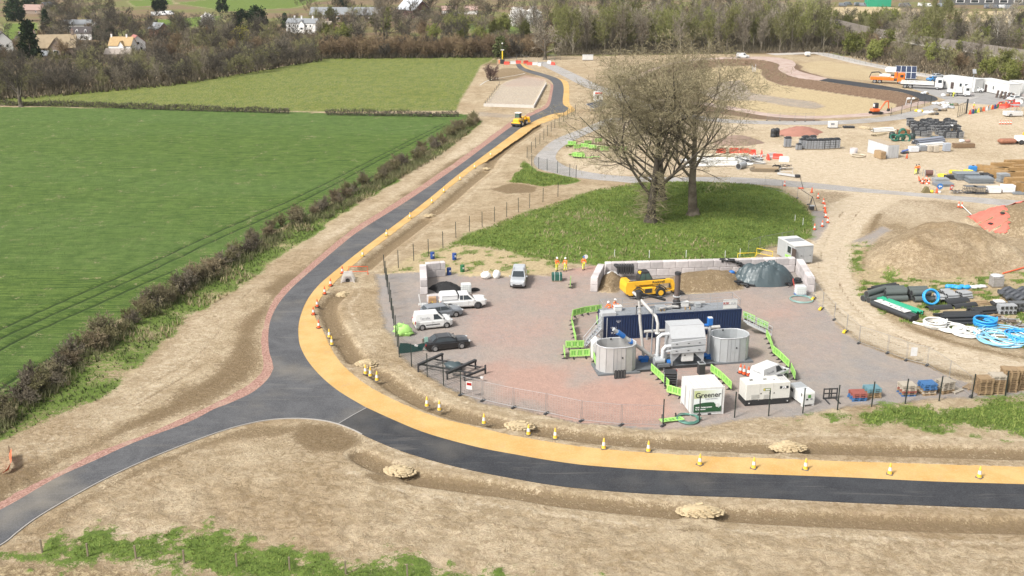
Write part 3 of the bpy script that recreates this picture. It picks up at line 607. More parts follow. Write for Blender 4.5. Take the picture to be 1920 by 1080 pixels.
# --- prototypes for the woods
CW = cfg_(n=[14,8,8,5],t0=[.14,.15,.15,.1],ang=[52,44,46,50],len=[.80,.52,.5,.55],up=[.02,.08,.06,.02],tw=.05,wob=[.06,.14,.2,.28])
CU = cfg_(n=[16,7,8,4],t0=[.16,.2,.15,.1],ang=[30,34,38,45],len=[.50,.55,.5,.5],up=[.02,.13,.11,.05],tw=.05,wob=[.04,.10,.15,.25])
CS = cfg_(n=[20,9,8,5],t0=[.02,.12,.1,.1],ang=[46,38,40,48],len=[1.0,.5,.5,.5],up=[.02,.10,.08,.03],tw=.048,wob=[.1,.14,.2,.28])
PB = []; HIDE = V3((0,-500,0))
def proto(*a,**k):
 o = bare_tree(*a,**k); o['_used'] = 0; PB.append(o); return o
L_G = 'bare grey-brown tree in the woods beyond the site'
gw = 'bare trees of the woods round the site'
grey = [proto('bare_tree',L_G,100 + i,11,.22,3,B_TRUNK,m,CW,gw,trunk_frac=.62) for i,m in enumerate((B_GREY,B_DARK,B_DARK,B_OLIVE))]
tall = [proto('tall_bare_tree','tall slim bare tree in the wood behind the basin',120 + i,16,.2,3,B_PALE if i > 1 else B_TRUNK,m,CU,'tall bare trees behind the basin',leaf=1 if i in (0,3) else 0,lsize=.15,lmat=B_BUD,trunk_frac=.74) for i,m in enumerate((B_OLIVE,B_GREY,B_PALE,B_OLIVE))]
russ = [proto('russet_shrub_tree','russet bushy bare tree in the dense belt behind the light green pasture',140 + i,8.5,.14,3,B_TRD,m,CS,'russet bushy trees behind the pasture',trunk_frac=.5) for i,m in enumerate((B_RED,B_RED,B_DARK))]
bud = [proto('budding_tree','yellow-green budding tree in the scrub on the right',160 + i,9,.16,3,B_TRUNK,B_OLIVE,CS if i else CW,'budding trees on the right',leaf=2,lsize=.20,lmat=B_BUD,trunk_frac=.52) for i in range(3)]
shr = [proto('hedge_shrub','bare brown shrub in the hedgerow between crop field and dirt strip',180 + i,2.6,.07,3,B_TRD,m,cfg_(**{**CS,'tw': .022,'n': [18,8,7,4]}),'shrubs of the hedgerow',trunk_frac=.46,cat='shrub') for i,m in enumerate((bark_mat('twig_hedge_brown',(.15,.13,.08),(.215,.185,.115)),bark_mat('twig_hedge_olive',(.15,.135,.07),(.21,.19,.10)),bark_mat('twig_hedge_russet',(.165,.13,.082),(.23,.185,.12)),B_GREY))]
def leaf_tree(name,label,seed,H,Wd,mat,cone,n,ls,group=None):
 rn = random.Random(seed); root = thing(name,label,'tree',group=group); mb = MB(); mb.tube([(0,0,-.3),(0,0,H * .55)],[.3,.12],B_TRD,6); mb.build('trunk',root)
 cl = []
 for i in range(70):
  h = rn.uniform(.1,.98); rr = Wd / 2 * ((1 - h) ** .7 if cone else math.sqrt(max(.02,1 - (2 * h - .95) ** 2))) ; a = rn.random() * 6.28; q = rn.uniform(.5,1.0)
  cl.append((V3((math.cos(a) * rr * q,math.sin(a) * rr * q,h * H)),rn.uniform(.5,1.0) * Wd * .16))
 lv = []
 for p,s in cl:
  for _ in range(n): lv.append((p + rv(rn,s * .62),ls * rn.uniform(.6,1.4)))
 ribbons('crown',[(V3((0,0,.5)),V3((0,0,H * .8)),.1,.05)],B_TRD,root,lv,mat,rn); return root
ever = [leaf_tree('evergreen_tree','dark evergreen tree near the village houses',200,13,7,B_EVER,True,45,.34,'evergreens in the village'),leaf_tree('evergreen_tree','dark evergreen tree near the village houses',201,9,9,B_EVER,False,45,.36,'evergreens in the village')]
PB += ever
for o in ever: o['_used'] = 0
def plant(pl,loc,sc,label=None,group=None):
 rz = random.random() * 6.28; k = 1.2 if pl in shr else 1; s = (k * sc * RU(.9,1.1),k * sc * RU(.9,1.1),sc)
 if not pl['_used']:
  pl['_used'] = 1; pl.location = loc; pl.rotation_euler = (0,0,rz); pl.scale = s
  if label: pl['label'] = label
  return pl
 return dup(pl,loc,rz,label,s,group)
def scatter(poly,sp,kinds,sc,maxn=400,avoid=()):
 P = W(poly); q = np.array(poly,float); lo = P.min(0); hi = P.max(0); pts = []; n_ = 0
 for _ in range(9000):
  x = RU(lo[0],hi[0]); y = RU(lo[1],hi[1])
  if not inside(P,np.array([x]),np.array([y]))[0]: continue
  if any((x - a) ** 2 + (y - b) ** 2 < sp * sp for a,b in pts): continue
  if any((x - a) ** 2 + (y - b) ** 2 < c * c for a,b,c in avoid): continue
  pts.append((x,y)); n_ += 1
  if n_ >= maxn: break
 for x,y in pts: plant(random.choice(kinds),V3((x,y,0)),RU(*sc))
 return len(pts)
HOUSES = [((14,104),9),((16,118),8),((38,104),7),((107,116),11),((100,128),8),((235,109),11),((240,122),9),((157,84),10),((157,94),7),((575,71),15),((575,82),11),((300,74),7),((70,122),9),((14,92),13),((38,92),8),((105,100),14),((45,116),9),((157,72),12),((235,97),17),((66,28),14),((300,66),8),((585,60),22),((650,40),26),((780,32),16),((985,50),14),((470,60),8)]
AV = [(G(*p).x,G(*p).y,r) for p,r in HOUSES]
def g2(x,y): return (x,y)
cnt = {}
cnt['left'] = scatter([(50,184),(140,176),(230,166),(330,158),(420,146),(520,130),(605,112),(600,100),(500,112),(400,122),(280,126),(160,134),(60,142),(0,150),(-60,160),(-60,190)],5.0,grey + grey + [grey[2]],(.48,.76),150,AV)
cnt['mid'] = scatter([(606,110),(935,108),(1015,107),(1015,96),(930,95),(600,97)],4.3,russ + [russ[0]],(.72,1.0),140)
cnt['right'] = scatter([(1045,103),(1420,99),(1545,95),(1540,70),(1400,78),(1050,82)],5.6,tall,(.75,1.08),210)
cnt['scrub'] = scatter([(1550,96),(1620,112),(1720,134),(1920,163),(2080,190),(2080,70),(1920,55),(1750,42),(1550,45)],8.6,bud + grey + [tall[2],russ[0],russ[1],grey[3],tall[0]],(.6,1.0),190)
cnt['vill'] = scatter([(-60,140),(60,136),(280,120),(520,104),(600,92),(620,40),(480,58),(420,52),(280,56),(200,30),(80,20),(80,80),(-60,84)],8.6,grey + [russ[1],grey[2]],(.6,.95),150,AV)
cnt['behind'] = scatter([(600,92),(1015,92),(1060,80),(1060,52),(870,46),(620,34)],11,grey + [russ[0],bud[1],tall[1]],(.7,1.05),100,AV + [(G(940,52).x,G(940,52).y,22)])
print('TREES',cnt)
E_ = [((60,118),1.15,0,'tallest dark conifer, between the white cottage and the long brown-roofed house'),((88,62),.85,0,'narrow dark conifer at the right end of the village meadow'),((455,58),1.05,1,'round dark evergreen left of the yellow-green shrub by the white house'),((482,57),1.2,1,'round dark evergreen between the white blossom tree and the white country house'),((30,40),1.3,1,'dark evergreen at the far left edge above the meadow'),((60,20),1.3,1,'dark evergreen rising above the pinkish-roofed far cottage'),((185,74),.6,1,'small dark evergreen beside the village lane'),((640,22),1.2,1,'dark evergreen behind the grey-roofed barn'),((535,54),.6,0,'small dark conifer in front of the white country house'),((205,76),.55,1,'dark bush right of the lane by the yellow-tiled house'),((300,22),1.1,1,'dark evergreen clump at the near edge of the far green field'),((418,24),1.1,0,'dark pointed conifer among the grey trees at the top of the village')]
for p,s,k,lb in E_: plant(ever[k],G(*p),s,lb)
# single trees with a place of their own
lt = bare_tree('bare_tree','large dark bare tree leaning at the left edge, where the cut hedge meets the frame',301,14,.55,4,B_TRD,B_DARK,cfg_(n=[10,7,6,5,3],tw=.03),trunk_frac=.6); lt.location = G(40,200)
gt = bare_tree('bare_tree','grey bare tree with ivy-wrapped trunk beside the far site entrance barriers',302,13,.7,3,B_TRD,B_PALE,cfg_(**{**CW,'t0': [.3,.2,.15,.1]}),trunk_frac=.62); gt.location = G(1022,112)
sh = bare_tree('shrub','reddish bare shrub beside the walled pad, near the yellow mast',303,5.5,.15,3,B_TRD,bark_mat('twig_plum',(.13,.085,.072),(.19,.13,.11)),CS,trunk_frac=.5,cat='shrub'); sh.location = G(919,152)
iv = leaf_tree('ivy_tree','round green ivy-covered tree beside the yellow mast',304,8,5,bark_mat('ivy',(.06,.075,.03),(.12,.13,.05)),False,40,.25); iv.location = G(938,110)
def blossom(name,label,seed,H,Wd,px):
 t = leaf_tree(name,label,seed,H,Wd,B_BLOS,False,60,.30); t.location = G(*px); return t
blossom('blossom_tree','white blossoming tree, left half of the bright clump beyond the pasture belt',310,8.5,10,(972,49)); blossom('blossom_tree','white blossoming tree, right half of the bright clump beyond the pasture belt',311,8.5,9,(999,49))
blossom('blossom_tree','pale pink-white blossom tree in front of the village meadow',312,7,6,(390,54)); yt = leaf_tree('yellow_shrub','yellow-green flowering shrub left of the white country house',313,6,8,bark_mat('gorse',(.26,.24,.03),(.36,.33,.06),.05),False,40,.3); yt.location = G(452,80)
wp = bare_tree('pruned_tree','pale pollarded tree in front of the white country house',314,10,.3,3,B_PALE,B_PALE,CU,trunk_frac=.75); wp.location = G(598,84)
for px,lb in (((1868,96),'white-stemmed birch, nearer of two standing out in the right-hand scrub'),((1888,70),'white-stemmed birch, further of two standing out in the right-hand scrub')):
 bb = bare_tree('birch_tree',lb,320 + px[0],15,.28,3,paint('birch_bark',(.62,.58,.52),.8),B_PALE,CU,trunk_frac=.8); bb.location = G(*px)
# --- hedgerow shrubs along the crop field
hl = [G(*p) for p in smooth([(893,226),(868,240),(820,272),(770,300),(730,322),(640,372),(560,412),(500,445),(430,490),(350,540),(280,580),(200,640),(120,700),(60,745),(0,790),(-90,850)],4)]
acc = 0; nsh = 0
for a,b in zip(hl[:-1],hl[1:]):
 L = (b - a).length; t = 0
 while t < L:
  p = a.lerp(b,t / L); q = V3((-(b - a).y,(b - a).x,0)).normalized(); p += q * RU(-1.6,1.2)
  near = p.y < 130
  if random.random() < .85: plant(random.choice(shr),V3((p.x,p.y,HZ(p.x,p.y))),RU(.6,1.15) * (1.1 if near else .95)); nsh += 1
  t += RU(.85,1.5) if near else RU(1.1,1.8)
print('SHRUBS',nsh)
# --- low cut hedge between the two fields, with gaps
rn = random.Random(5); tw = []; hp = [G(*p) for p in smooth([(-250,196),(0,198),(160,201),(330,207),(480,211),(640,216),(860,219)],8)]
for a,b in zip(hp[:-1],hp[1:]):
 L = (b - a).length; k = int(L * 90)
 for _ in range(k):
  p = a.lerp(b,rn.random())
  if vnoise(np.array([p.x * .16]),np.array([3.3]),2)[0] < .13: continue
  h = .9 + .7 * vnoise(np.array([p.x * .35]),np.array([9.1]),4)[0]; p = p + V3((0,rn.uniform(-.75,.75),rn.uniform(0,h)))
  q = p + rv(rn,.26) + V3((0,0,.12)); tw.append((p,q,.055,.035))
o = ribbons('hedge',tw,B_DARK); tag(o,'low clipped brown hedge with gaps between the two green fields','hedge')
# --- far woodland that reads as one mass
base_t = Tree(404); base_t.branch(V3((0,0,0)),V3((0,0,1)),6.5,.2,0,3,cfg_(**{**CW,'n': [9,6,5,2],'tw': .085}))
V0 = [];
for a,b,wa,wb in base_t.tw:
 c = (b - a).orthogonal().normalized(); V0 += [a - c * wa,a + c * wa,b + c * wb,b - c * wb]
V0 = np.array([tuple(v) for v in V0]); allv = []; rr_ = np.random.RandomState(12)
def farspot():
 while True:
  px = rr_.uniform(-500,2400); py = rr_.uniform(-45,36) if rr_.rand() < .75 else rr_.uniform(28,50)
  if 230 < px < 560 and -2 < py < 48: continue
  if 1480 < px < 1960 and py > 4: continue
  if px < 620 and py > 34: continue
  if -400 < px < 90 and 26 < py: continue
  if any((G(px,py) - G(*p)).length < r * 1.3 for p,r in HOUSES): continue
  return px,py
for i in range(760):
 px,py = farspot(); p = G(px,py); a = rr_.rand() * 6.28; s = rr_.uniform(.75,1.25); c,s_ = math.cos(a) * s,math.sin(a) * s
 v = V0 @ np.array([[c,s_,0],[-s_,c,0],[0,0,s]]); allv.append(v + np.array([p.x,p.y,0]))
av = np.concatenate(allv).astype(np.float32); nq = len(av) // 4; me = bpy.data.meshes.new('woodland'); me.vertices.add(len(av)); me.vertices.foreach_set('co',av.ravel())
me.loops.add(len(av)); me.loops.foreach_set('vertex_index',np.arange(len(av),dtype=np.int32)); me.polygons.add(nq); me.polygons.foreach_set('loop_start',np.arange(0,len(av),4,dtype=np.int32)); me.polygons.foreach_set('loop_total',np.full(nq,4,np.int32)); me.update(calc_edges=True)
n = N('far_twigs'); n.set(.95,0,.1); n.col(n.mix(n.rng(n.noise(.035,3),.35,.65),(.085,.075,.055),(.125,.10,.066))); me.materials.append(n.m)
o = bpy.data.objects.new('woodland',me); COL.objects.link(o); tag(o,'far grey-brown woodland along the top of the view','woodland',kind='stuff')
# --- grass tufts: blades standing on the grassed ground
def tufts(name,px,dens,h,mat,label,mask=None,seed=1,bl=3,wd=.05):
 P = W(px); r = np.random.RandomState(seed); lo = P.min(0); hi = P.max(0); A = (hi - lo).prod(); n_ = int(min(A * dens,400000))
 x = r.uniform(lo[0],hi[0],n_); y = r.uniform(lo[1],hi[1],n_); k = inside(P,x,y); x = x[k]; y = y[k]
 t = y * CP + CAMH * SP; ppx = 960 + FPX * x / t; ppy = 540 - FPX * (y * SP - CAMH * CP) / t
 ri = np.searchsorted(-np.array(rows),-ppy).clip(0,NR - 1); ci = np.searchsorted(cols,ppx).clip(0,NC - 1); gi = ri * NC + ci
 if mask is not None: k = mask(x,y,gi) > r.rand(len(x)); x = x[k]; y = y[k]; gi = gi[k]
 m_ = len(x); z = Zs[gi]; vs = []
 for b in range(bl):
  a = r.uniform(0,6.28,m_); hh = h * r.uniform(.5,1.3,m_); le = hh * r.uniform(.2,.8,m_); dx = np.cos(a); dy = np.sin(a); px_ = -dy * wd; py_ = dx * wd
  vs.append(np.stack([np.stack([x + px_,y + py_,z - .03],1),np.stack([x - px_,y - py_,z - .03],1),np.stack([x + dx * le,y + dy * le,z + hh],1)],1))
 v = np.concatenate(vs).reshape(-1,3).astype(np.float32); nt_ = len(v) // 3; me = bpy.data.meshes.new(name); me.vertices.add(len(v)); me.vertices.foreach_set('co',v.ravel())
 me.loops.add(len(v)); me.loops.foreach_set('vertex_index',np.arange(len(v),dtype=np.int32)); me.polygons.add(nt_); me.polygons.foreach_set('loop_start',np.arange(0,len(v),3,dtype=np.int32)); me.polygons.foreach_set('loop_total',np.full(nt_,3,np.int32)); me.update(calc_edges=True)
 me.materials.append(mat); o = bpy.data.objects.new(name,me); COL.objects.link(o); tag(o,label,'grass',kind='stuff'); return nt_
def grass_mat(name,a,b,c):
 n = N(name); n.set(.8,0,.2); k = n.mix(n.rng(n.noise(.5,4,.6),.35,.65),a,b); k = n.mix(n.rng(n.noise(4,3,.7),.45,.7,0,.7),k,c); n.col(k); return n.m
GM = grass_mat('grass_blades',(.080,.120,.024),(.195,.25,.055),(.30,.32,.11)); GV = grass_mat('verge_blades',(.045,.070,.018),(.085,.115,.032),(.15,.16,.06)); GD = grass_mat('dry_blades',(.30,.25,.14),(.38,.32,.20),(.22,.18,.09))
gw_ = lambda key,lo: (lambda x,y,gi: np.clip((wl[key][gi] - lo) / (1 - lo),0,1))
T = [tufts('grass',GBOT,26,.15,GM,'green grass strip along the bottom edge of the view',gw_('grass',.5),1,3,.03),tufts('grass',GRT,22,.22,GM,'bright green grass bank behind the pallets',gw_('grass',.35),2),
  tufts('grass',KNOLL,13,.26,GM,'rough green grass on the mound under the bare trees',lambda x,y,gi: .8 * np.clip(1.1 - wl['dry'][gi] * 1.3,0,1),3),tufts('dry_grass',KNOLL,10,.4,GD,'bleached dead grass patches on the mound',lambda x,y,gi: wl['dry'][gi] - .3,4),
  tufts('grass',VERGE,9,.32,GV,'green verge grass beside the hedgerow',gw_('grass',.4),5),tufts('dry_grass',VERGE,5,.6,GD,'bleached dead grass under the hedgerow',lambda x,y,gi: (vnoise(x * .25,y * .25,6) > .62) * .9,6),
  tufts('weeds',WEED,9,.25,GM,'weeds on the bare strip left of the silver pickup',gw_('grass',.4),7),tufts('weeds',[(1585,455),(1640,445),(1625,500),(1740,522),(1925,505),(1925,655),(1800,620),(1680,605),(1610,565),(1590,510)],9,.28,GM,'weeds between the spoil heap and the pipe store',gw_('grass',.3),8),tufts('grass',PATCH,12,.3,GM,'small green patch outside the bend of the grey loop road',gw_('grass',.4),9)]
HB = [(880,226),(800,289),(740,319),(640,376),(500,446),(420,491),(330,544),(230,602),(130,681),(60,733),(0,774),(-260,960)]
T.append(tufts('undergrowth',HB + [(x + 16 + (y - 226) * .03,y + 9 + (y - 226) * .02) for x,y in HB[::-1]],8,.85,grass_mat('hedge_bottom',(.09,.10,.04),(.15,.15,.07),(.22,.195,.12)),'tangled brown stems along the foot of the hedgerow',lambda x,y,gi: .35 + .65 * (vnoise(x * .3,y * .3,8) > .4),70,5,.035))
MSC = bark_mat('undergrowth',(.10,.083,.056),(.155,.13,.088),0)
for i,(pl,h_,ds) in enumerate([([(50,186),(330,161),(605,114),(600,98),(280,124),(0,148),(-80,160),(-80,194)],1.7,.9),([(604,111),(1018,108),(1018,94),(604,96)],1.6,1.2),([(1040,105),(1560,98),(1560,66),(1040,76)],2.0,.8),([(1555,98),(1620,113),(1720,136),(1930,166),(2080,190),(2080,60),(1920,50),(1750,40),(1550,45)],1.9,.55),([(-60,142),(60,138),(280,122),(520,106),(600,94),(620,56),(420,58),(290,58),(215,82),(90,82),(-60,86)],1.6,.35)]):
 T.append(tufts('undergrowth',pl,ds,h_,MSC,['brown undergrowth under the left-hand belt of trees','brown undergrowth under the russet belt behind the pasture','brown undergrowth under the tall wood behind the basin','brown undergrowth through the scrub on the right','brown undergrowth between the village gardens'][i],None,50 + i,6,.11))
print('TUFTS',T)
# ================================================================ VEHICLES
BLK = paint('black_rubber',(.018,.018,.019),.8,dirt=.3); RIM = paint('alloy',(.42,.43,.44),.35,.8); STEEL = paint('steel_rim',(.05,.05,.055),.5)
GLS = glass_mat(); GLG = glass_mat('green_glass',(.05,.085,.075),.1); HEADL = paint('lamp_glass',(.55,.57,.58),.15); REDL = paint('tail_red',(.30,.012,.010),.25); PLATE = paint('plate_yellow',(.62,.50,.06),.5); PLATEW = paint('plate_white',(.7,.7,.68),.5)
DKP = paint('dark_plastic',(.03,.03,.032),.6)
def carpaint(name,c,rough=.28):
 if name in _mc: return _mc[name]
 n = N(name); n.set(rough,0,.5); n.b.inputs['Coat Weight'].default_value = .6; n.b.inputs['Coat Roughness'].default_value = .08
 f = n.noise(1.3,5,.65); n.col(n.mix(n.rng(f,.5,.8,0,.3),c,tuple(x * .75 + .03 for x in c))); _mc[name] = n.m; return n.m
VWHITE = carpaint('white_paint',(.62,.62,.61)); VBLACK = carpaint('black_paint',(.006,.006,.007)); VGREY = carpaint('grey_paint',(.16,.175,.195)); VSILV = carpaint('silver_paint',(.38,.40,.42),.35); VORG = carpaint('orange_paint',(.72,.16,.015)); VYEL = carpaint('yellow_plant_paint',(.78,.43,.02),.4); VBLUE = carpaint('blue_car_paint',(.03,.23,.55))
def wheel(root,x,y,r,wd,rim=RIM,name='wheel',fr=.62):
 o = bpy.data.objects.new(name,None)
 mb = MB(); M = Matrix.Translation((x,y,r)) @ Matrix.Rotation(R(90),4,'X')
 mb.lathe([(r * .6,-wd / 2),(r * .9,-wd / 2),(r,-wd * .36),(r,wd * .36),(r * .9,wd / 2),(r * .6,wd / 2)],BLK,18,M=M); w_ = mb.build(name,root)
 bpy.data.objects.remove(o)
 m2 = MB(); s = 1 if y > 0 else -1
 m2.lathe([(.02,0),(r * fr,0),(r * fr,-.03 * s)] if s < 0 else [(r * fr,-.03),(r * fr,0),(.02,0)],rim,16,M=Matrix.Translation((x,y + s * (wd / 2 + .012),r)) @ Matrix.Rotation(R(90),4,'X'))
 for k in range(5):
  a = 2 * PI * k / 5 + .3; m2.bar((x + math.cos(a) * .05,y + s * (wd / 2 + .02),r + math.sin(a) * .05),(x + math.cos(a) * r * fr * .95,y + s * (wd / 2 + .02),r + math.sin(a) * r * fr * .95),.02,r * .1,DKP)
 m2.build('rim',w_); return w_
def loft(mb,st,mat):
 """st: list of rings (same length) -> closed hull"""
 k = len(st[0]); vs = [p for r in st for p in r]; fs = []
 for i in range(len(st) - 1):
  for j in range(k): j2 = (j + 1) % k; fs.append([i * k + j,i * k + j2,i * k + k + j2,i * k + k + j])
 fs.append(list(range(k))[::-1]); fs.append([(len(st) - 1) * k + j for j in range(k)]); mb.add(vs,fs,mat,False)
def vehicle(name,label,cat,loc,rz,L,Wd,H,paintm,belt,zb,gh,sidew,wheels,hood,tail=None,arch=1.18,rim=RIM,group=None,rack=False,text=None,canopy=None,backdoor=None,stripe=False):
 """gh = greenhouse corners along x at belt and at roof: (rear base, rear top, front top, front base); sidew = side windows as x,z outlines (0-1 up the glass)"""
 root = thing(name,label,cat,loc,rz,group); hw = Wd / 2; X0,X1 = -L / 2,L / 2; mb = MB()
 def ring(x,zl,zt,w_,cr=.05):
  return [(x,-w_ * .93,zl),(x,-w_,zl + .14),(x,-w_,zt - .16),(x,-w_ * .94,zt - cr),(x,-w_ * .84,zt),(x,0,zt + cr * .6),(x,w_ * .84,zt),(x,w_ * .94,zt - cr),(x,w_,zt - .16),(x,w_,zl + .14),(x,w_ * .93,zl)]
 hz = hood; tl = tail if tail else belt
 st = [ring(X0,zb + .22,tl - .16,hw * .86),ring(X0 + .10,zb + .06,tl - .03,hw * .95),ring(X0 + .5,zb,tl,hw),ring(gh[0],zb,belt if not tail else tl + .02,hw),ring((gh[0] + gh[3]) / 2,zb,belt,hw),ring(gh[3],zb,belt,hw),ring(gh[3] + (X1 - gh[3]) * .55,zb,(belt + hz) / 2 + .02,hw * .985),ring(X1 - .22,zb + .02,hz,hw * .93),ring(X1 - .05,zb + .10,hz - .14,hw * .82),ring(X1,zb + .2,hz - .3,hw * .72)]
 loft(mb,st,paintm)
 hb,ht = hw * .93,hw * .76 if not canopy == 'van' else hw * .86
 zr = H
 def gp(x,t): return hb + (ht - hb) * t
 g = [(gh[0],belt - .02,hb),(gh[1],zr - .04,ht),(gh[2],zr - .04,ht),(gh[3],belt - .02,hb)]
 vs = [];
 for x,z,w_ in g: vs += [(x,-w_,z),(x,w_,z)]
 xa,xb = gh[1] + .12,gh[2] - .16
 vs += [(xa,-ht * .84,zr),(xa,ht * .84,zr),(xb,-ht * .84,zr),(xb,ht * .84,zr)]
 fs = [[0,1,3,2],[4,5,7,6],[0,2,4,6],[1,7,5,3],[2,3,9,8],[8,9,11,10],[10,11,5,4],[2,8,10,4],[3,5,11,9]]
 mb.add(vs,fs,paintm)
 mb.box((0,0,zb + .04),(L * .93,Wd * .9,.12),DKP)
 mb.box((X1 - .03,0,zb + .24),(.1,Wd * .62,.2),DKP,bev=.03); mb.box((X0 + .03,0,zb + .2),(.12,Wd * .8,.12),DKP,bev=.03)
 for (wx,wr) in wheels:
  for s in (-1,1): mb.lathe([(.01,0),(wr * arch,0),(wr * arch,-.02)] if s > 0 else [(wr * arch,.02),(wr * arch,0),(.01,0)],DKP,16,M=Matrix.Translation((wx,s * (hw + .006),wr * 1.04)) @ Matrix.Rotation(R(-90 * 1),4,'X'))
 mb.build('body',root)
 def sidepanel(poly,s,mat,nm,off=.012):
  m_ = MB(); A = [];
  for x,t in poly:
   z = belt + (zr - belt) * t; y = gp(x,t); A.append((x,s * (y + off),z))
  B = [(x,y - s * .02,z) for x,y,z in A]; n_ = len(A); m_.add(A + B,[list(range(n_)),list(range(n_,2 * n_))[::-1]] + [[i,(i + 1) % n_,n_ + (i + 1) % n_,n_ + i] for i in range(n_)],mat); return m_.build(nm,root)
 for pl in sidew:
  for s in (-1,1): sidepanel(pl,s,GLS,'side_window')
 def endglass(xb_,xt_,nm,lo=.08,hi=.9,k=.86,sg=1):
  m_ = MB(); A = []
  for t,sgn in ((lo,-1),(lo,1),(hi,1),(hi,-1)):
   x = xb_ + (xt_ - xb_) * t; A.append((x + .014 * sg,sgn * gp(0,t) * k,belt + (zr - belt) * t + .008))
  B = [(x - .02 * sg,y,z) for x,y,z in A]; m_.add(A + B,[[0,1,2,3],[7,6,5,4]] + [[i,(i + 1) % 4,4 + (i + 1) % 4,4 + i] for i in range(4)],GLS); m_.build(nm,root)
 endglass(gh[3],gh[2],'windscreen')
 if backdoor != 'none': endglass(gh[0],gh[1],'rear_window',.2,.85,.8,-1)
 for s in (-1,1):
  m_ = MB(); m_.box((X1 - .13,s * hw * .72,hz - .13),(.26,.3,.15),HEADL,rz=-s * .35,bev=.03); m_.build('headlight',root)
  m_ = MB(); m_.box((X0 + .06,s * hw * .84,tl - .22),(.12,.16,.2 if belt < 1 else .4),REDL,bev=.02); m_.build('tail_light',root)
  m_ = MB(); m_.box((gh[3] - .18,s * (hw + .1),belt + .08),(.14,.2,.15),paintm if name != 'parked_van' else DKP,bev=.03); m_.build('wing_mirror',root)
 m_ = MB(); m_.box((X1 + .005,0,zb + .3),(.02,.52,.11),PLATEW); m_.build('number_plate',root); m_ = MB(); m_.box((X0 - .01,0,zb + .42),(.02,.52,.11),PLATE); m_.build('number_plate',root)
 for (wx,wr) in wheels:
  for s in (-1,1): wheel(root,wx,s * (hw - .095),wr,.21,rim)
 if stripe:
  for s in (-1,1): m_ = MB(); m_.box((-.15,s * (hw + .012),zb + .38),(L * .36,.025,.09),DKP); m_.build('rubbing_strip',root)
 # door shut lines and handles
 m_ = MB()
 for s in (-1,1):
  for x in (gh[3] - .15,(gh[0] + gh[3]) / 2 + .15): m_.box((x,s * (hw + .002),(zb + belt) / 2 + .08),(.014,.008,belt - zb - .3),DKP)
  m_.box(((gh[0] + gh[3]) / 2 + .3,s * (hw + .012),belt - .22),(.16,.02,.03),DKP)
 m_.build('door_trim',root)
 return root
def writing(txt,size,mat,parent,loc,rot,name='lettering',bold=0.0,align='CENTER'):
 c = bpy.data.curves.new(name,'FONT'); c.body = txt; c.size = size; c.align_x = align; c.align_y = 'CENTER'; c.extrude = .004; c.offset = bold; c.resolution_u = 3
 t = bpy.data.objects.new(name,c); COL.objects.link(t); dg = bpy.context.evaluated_depsgraph_get(); me = bpy.data.meshes.new_from_object(t.evaluated_get(dg)); bpy.data.objects.remove(t); bpy.data.curves.remove(c)
 o = bpy.data.objects.new(name,me); COL.objects.link(o); me.materials.clear(); me.materials.append(mat); o.parent = parent; o.location = loc; o.rotation_euler = rot; return o
INK = paint('dark_ink',(.02,.022,.025),.7); INKG = paint('grey_ink',(.20,.21,.23),.7); INKW = paint('white_ink',(.78,.78,.78),.7)
def side_place(rp,fp,hwid,wb_mid=0.0):
 """near-side wheel contact pixels (rear, front) -> centre and heading"""
 a,b = G(*rp),G(*fp); d = (b - a).normalized(); nrm = V3((-d.y,d.x,0)); c = (a + b) / 2 + nrm * (hwid - .1) - d * wb_mid; return c,math.atan2(d.y,d.x)
SAL = dict(L=4.75,Wd=1.86,H=1.42,belt=.93,zb=.2,gh=(-1.75,-1.05,.35,1.15),wheels=[(-1.38,.33),(1.42,.33)],hood=.86,tail=.99)
c,a = side_place((814,659.5),(868,653.5),.93,.02)
vehicle('parked_car','black four-door saloon car parked nearest the corner of the wire fence','car',c,a,paintm=VBLACK,sidew=[[(-1.42,.12),(-.98,.85),(-.35,.86),(-.35,.12)],[(-.28,.12),(-.28,.86),(.28,.84),(.85,.12)]],**SAL)
c,a = side_place((806,601),(858,594),.93,.0)
vehicle('parked_car','grey estate car parked between the white van and the white canopied pickup','car',c,a,L=4.7,Wd=1.86,H=1.46,paintm=VGREY,belt=.95,zb=.2,gh=(-2.2,-1.8,.35,1.15),sidew=[[(-1.95,.15),(-1.7,.82),(-.35,.86),(-.35,.12)],[(-.28,.12),(-.28,.86),(.28,.84),(.85,.12)]],wheels=[(-1.38,.33),(1.42,.33)],hood=.86)
c,a = side_place((791,619.5),(839,614.5),.9,.05)
v = vehicle('parked_van','white small van with dark side lettering, parked by the lime-green sheeting','van',c,a,L=4.2,Wd=1.82,H=1.82,paintm=VWHITE,belt=1.08,zb=.2,gh=(-2.0,-1.86,.48,1.25),sidew=[[(-.02,.05),(-.02,.8),(.42,.78),(.92,.06)]],wheels=[(-1.32,.32),(1.38,.32)],hood=.98,stripe=True,backdoor='none')
for s in (-1,1): writing('Terrafix',.34,INKG,v,(-1.0,s * .885,1.36),(R(90) if s < 0 else R(90),0,0 if s < 0 else PI))
c,a = side_place((842,582),(893.5,578.5),.95,-.1)
v = vehicle('pickup_truck','white pickup truck with a high white canopy, nose towards the yard','pickup',c,a,L=5.35,Wd=1.92,H=1.80,paintm=VWHITE,belt=1.12,zb=.32,gh=(-.55,-.45,.62,1.32),sidew=[[(-.42,.1),(-.42,.8),(-.05,.8),(-.05,.1)],[(.02,.06),(.02,.8),(.5,.78),(1.0,.08)]],wheels=[(-1.6,.39),(1.65,.39)],hood=1.08,rim=STEEL)
mb = MB(); mb.box((-1.62,0,1.46),(2.1,1.76,.86),VWHITE,bev=.12,taper=.93); mb.build('canopy',v)
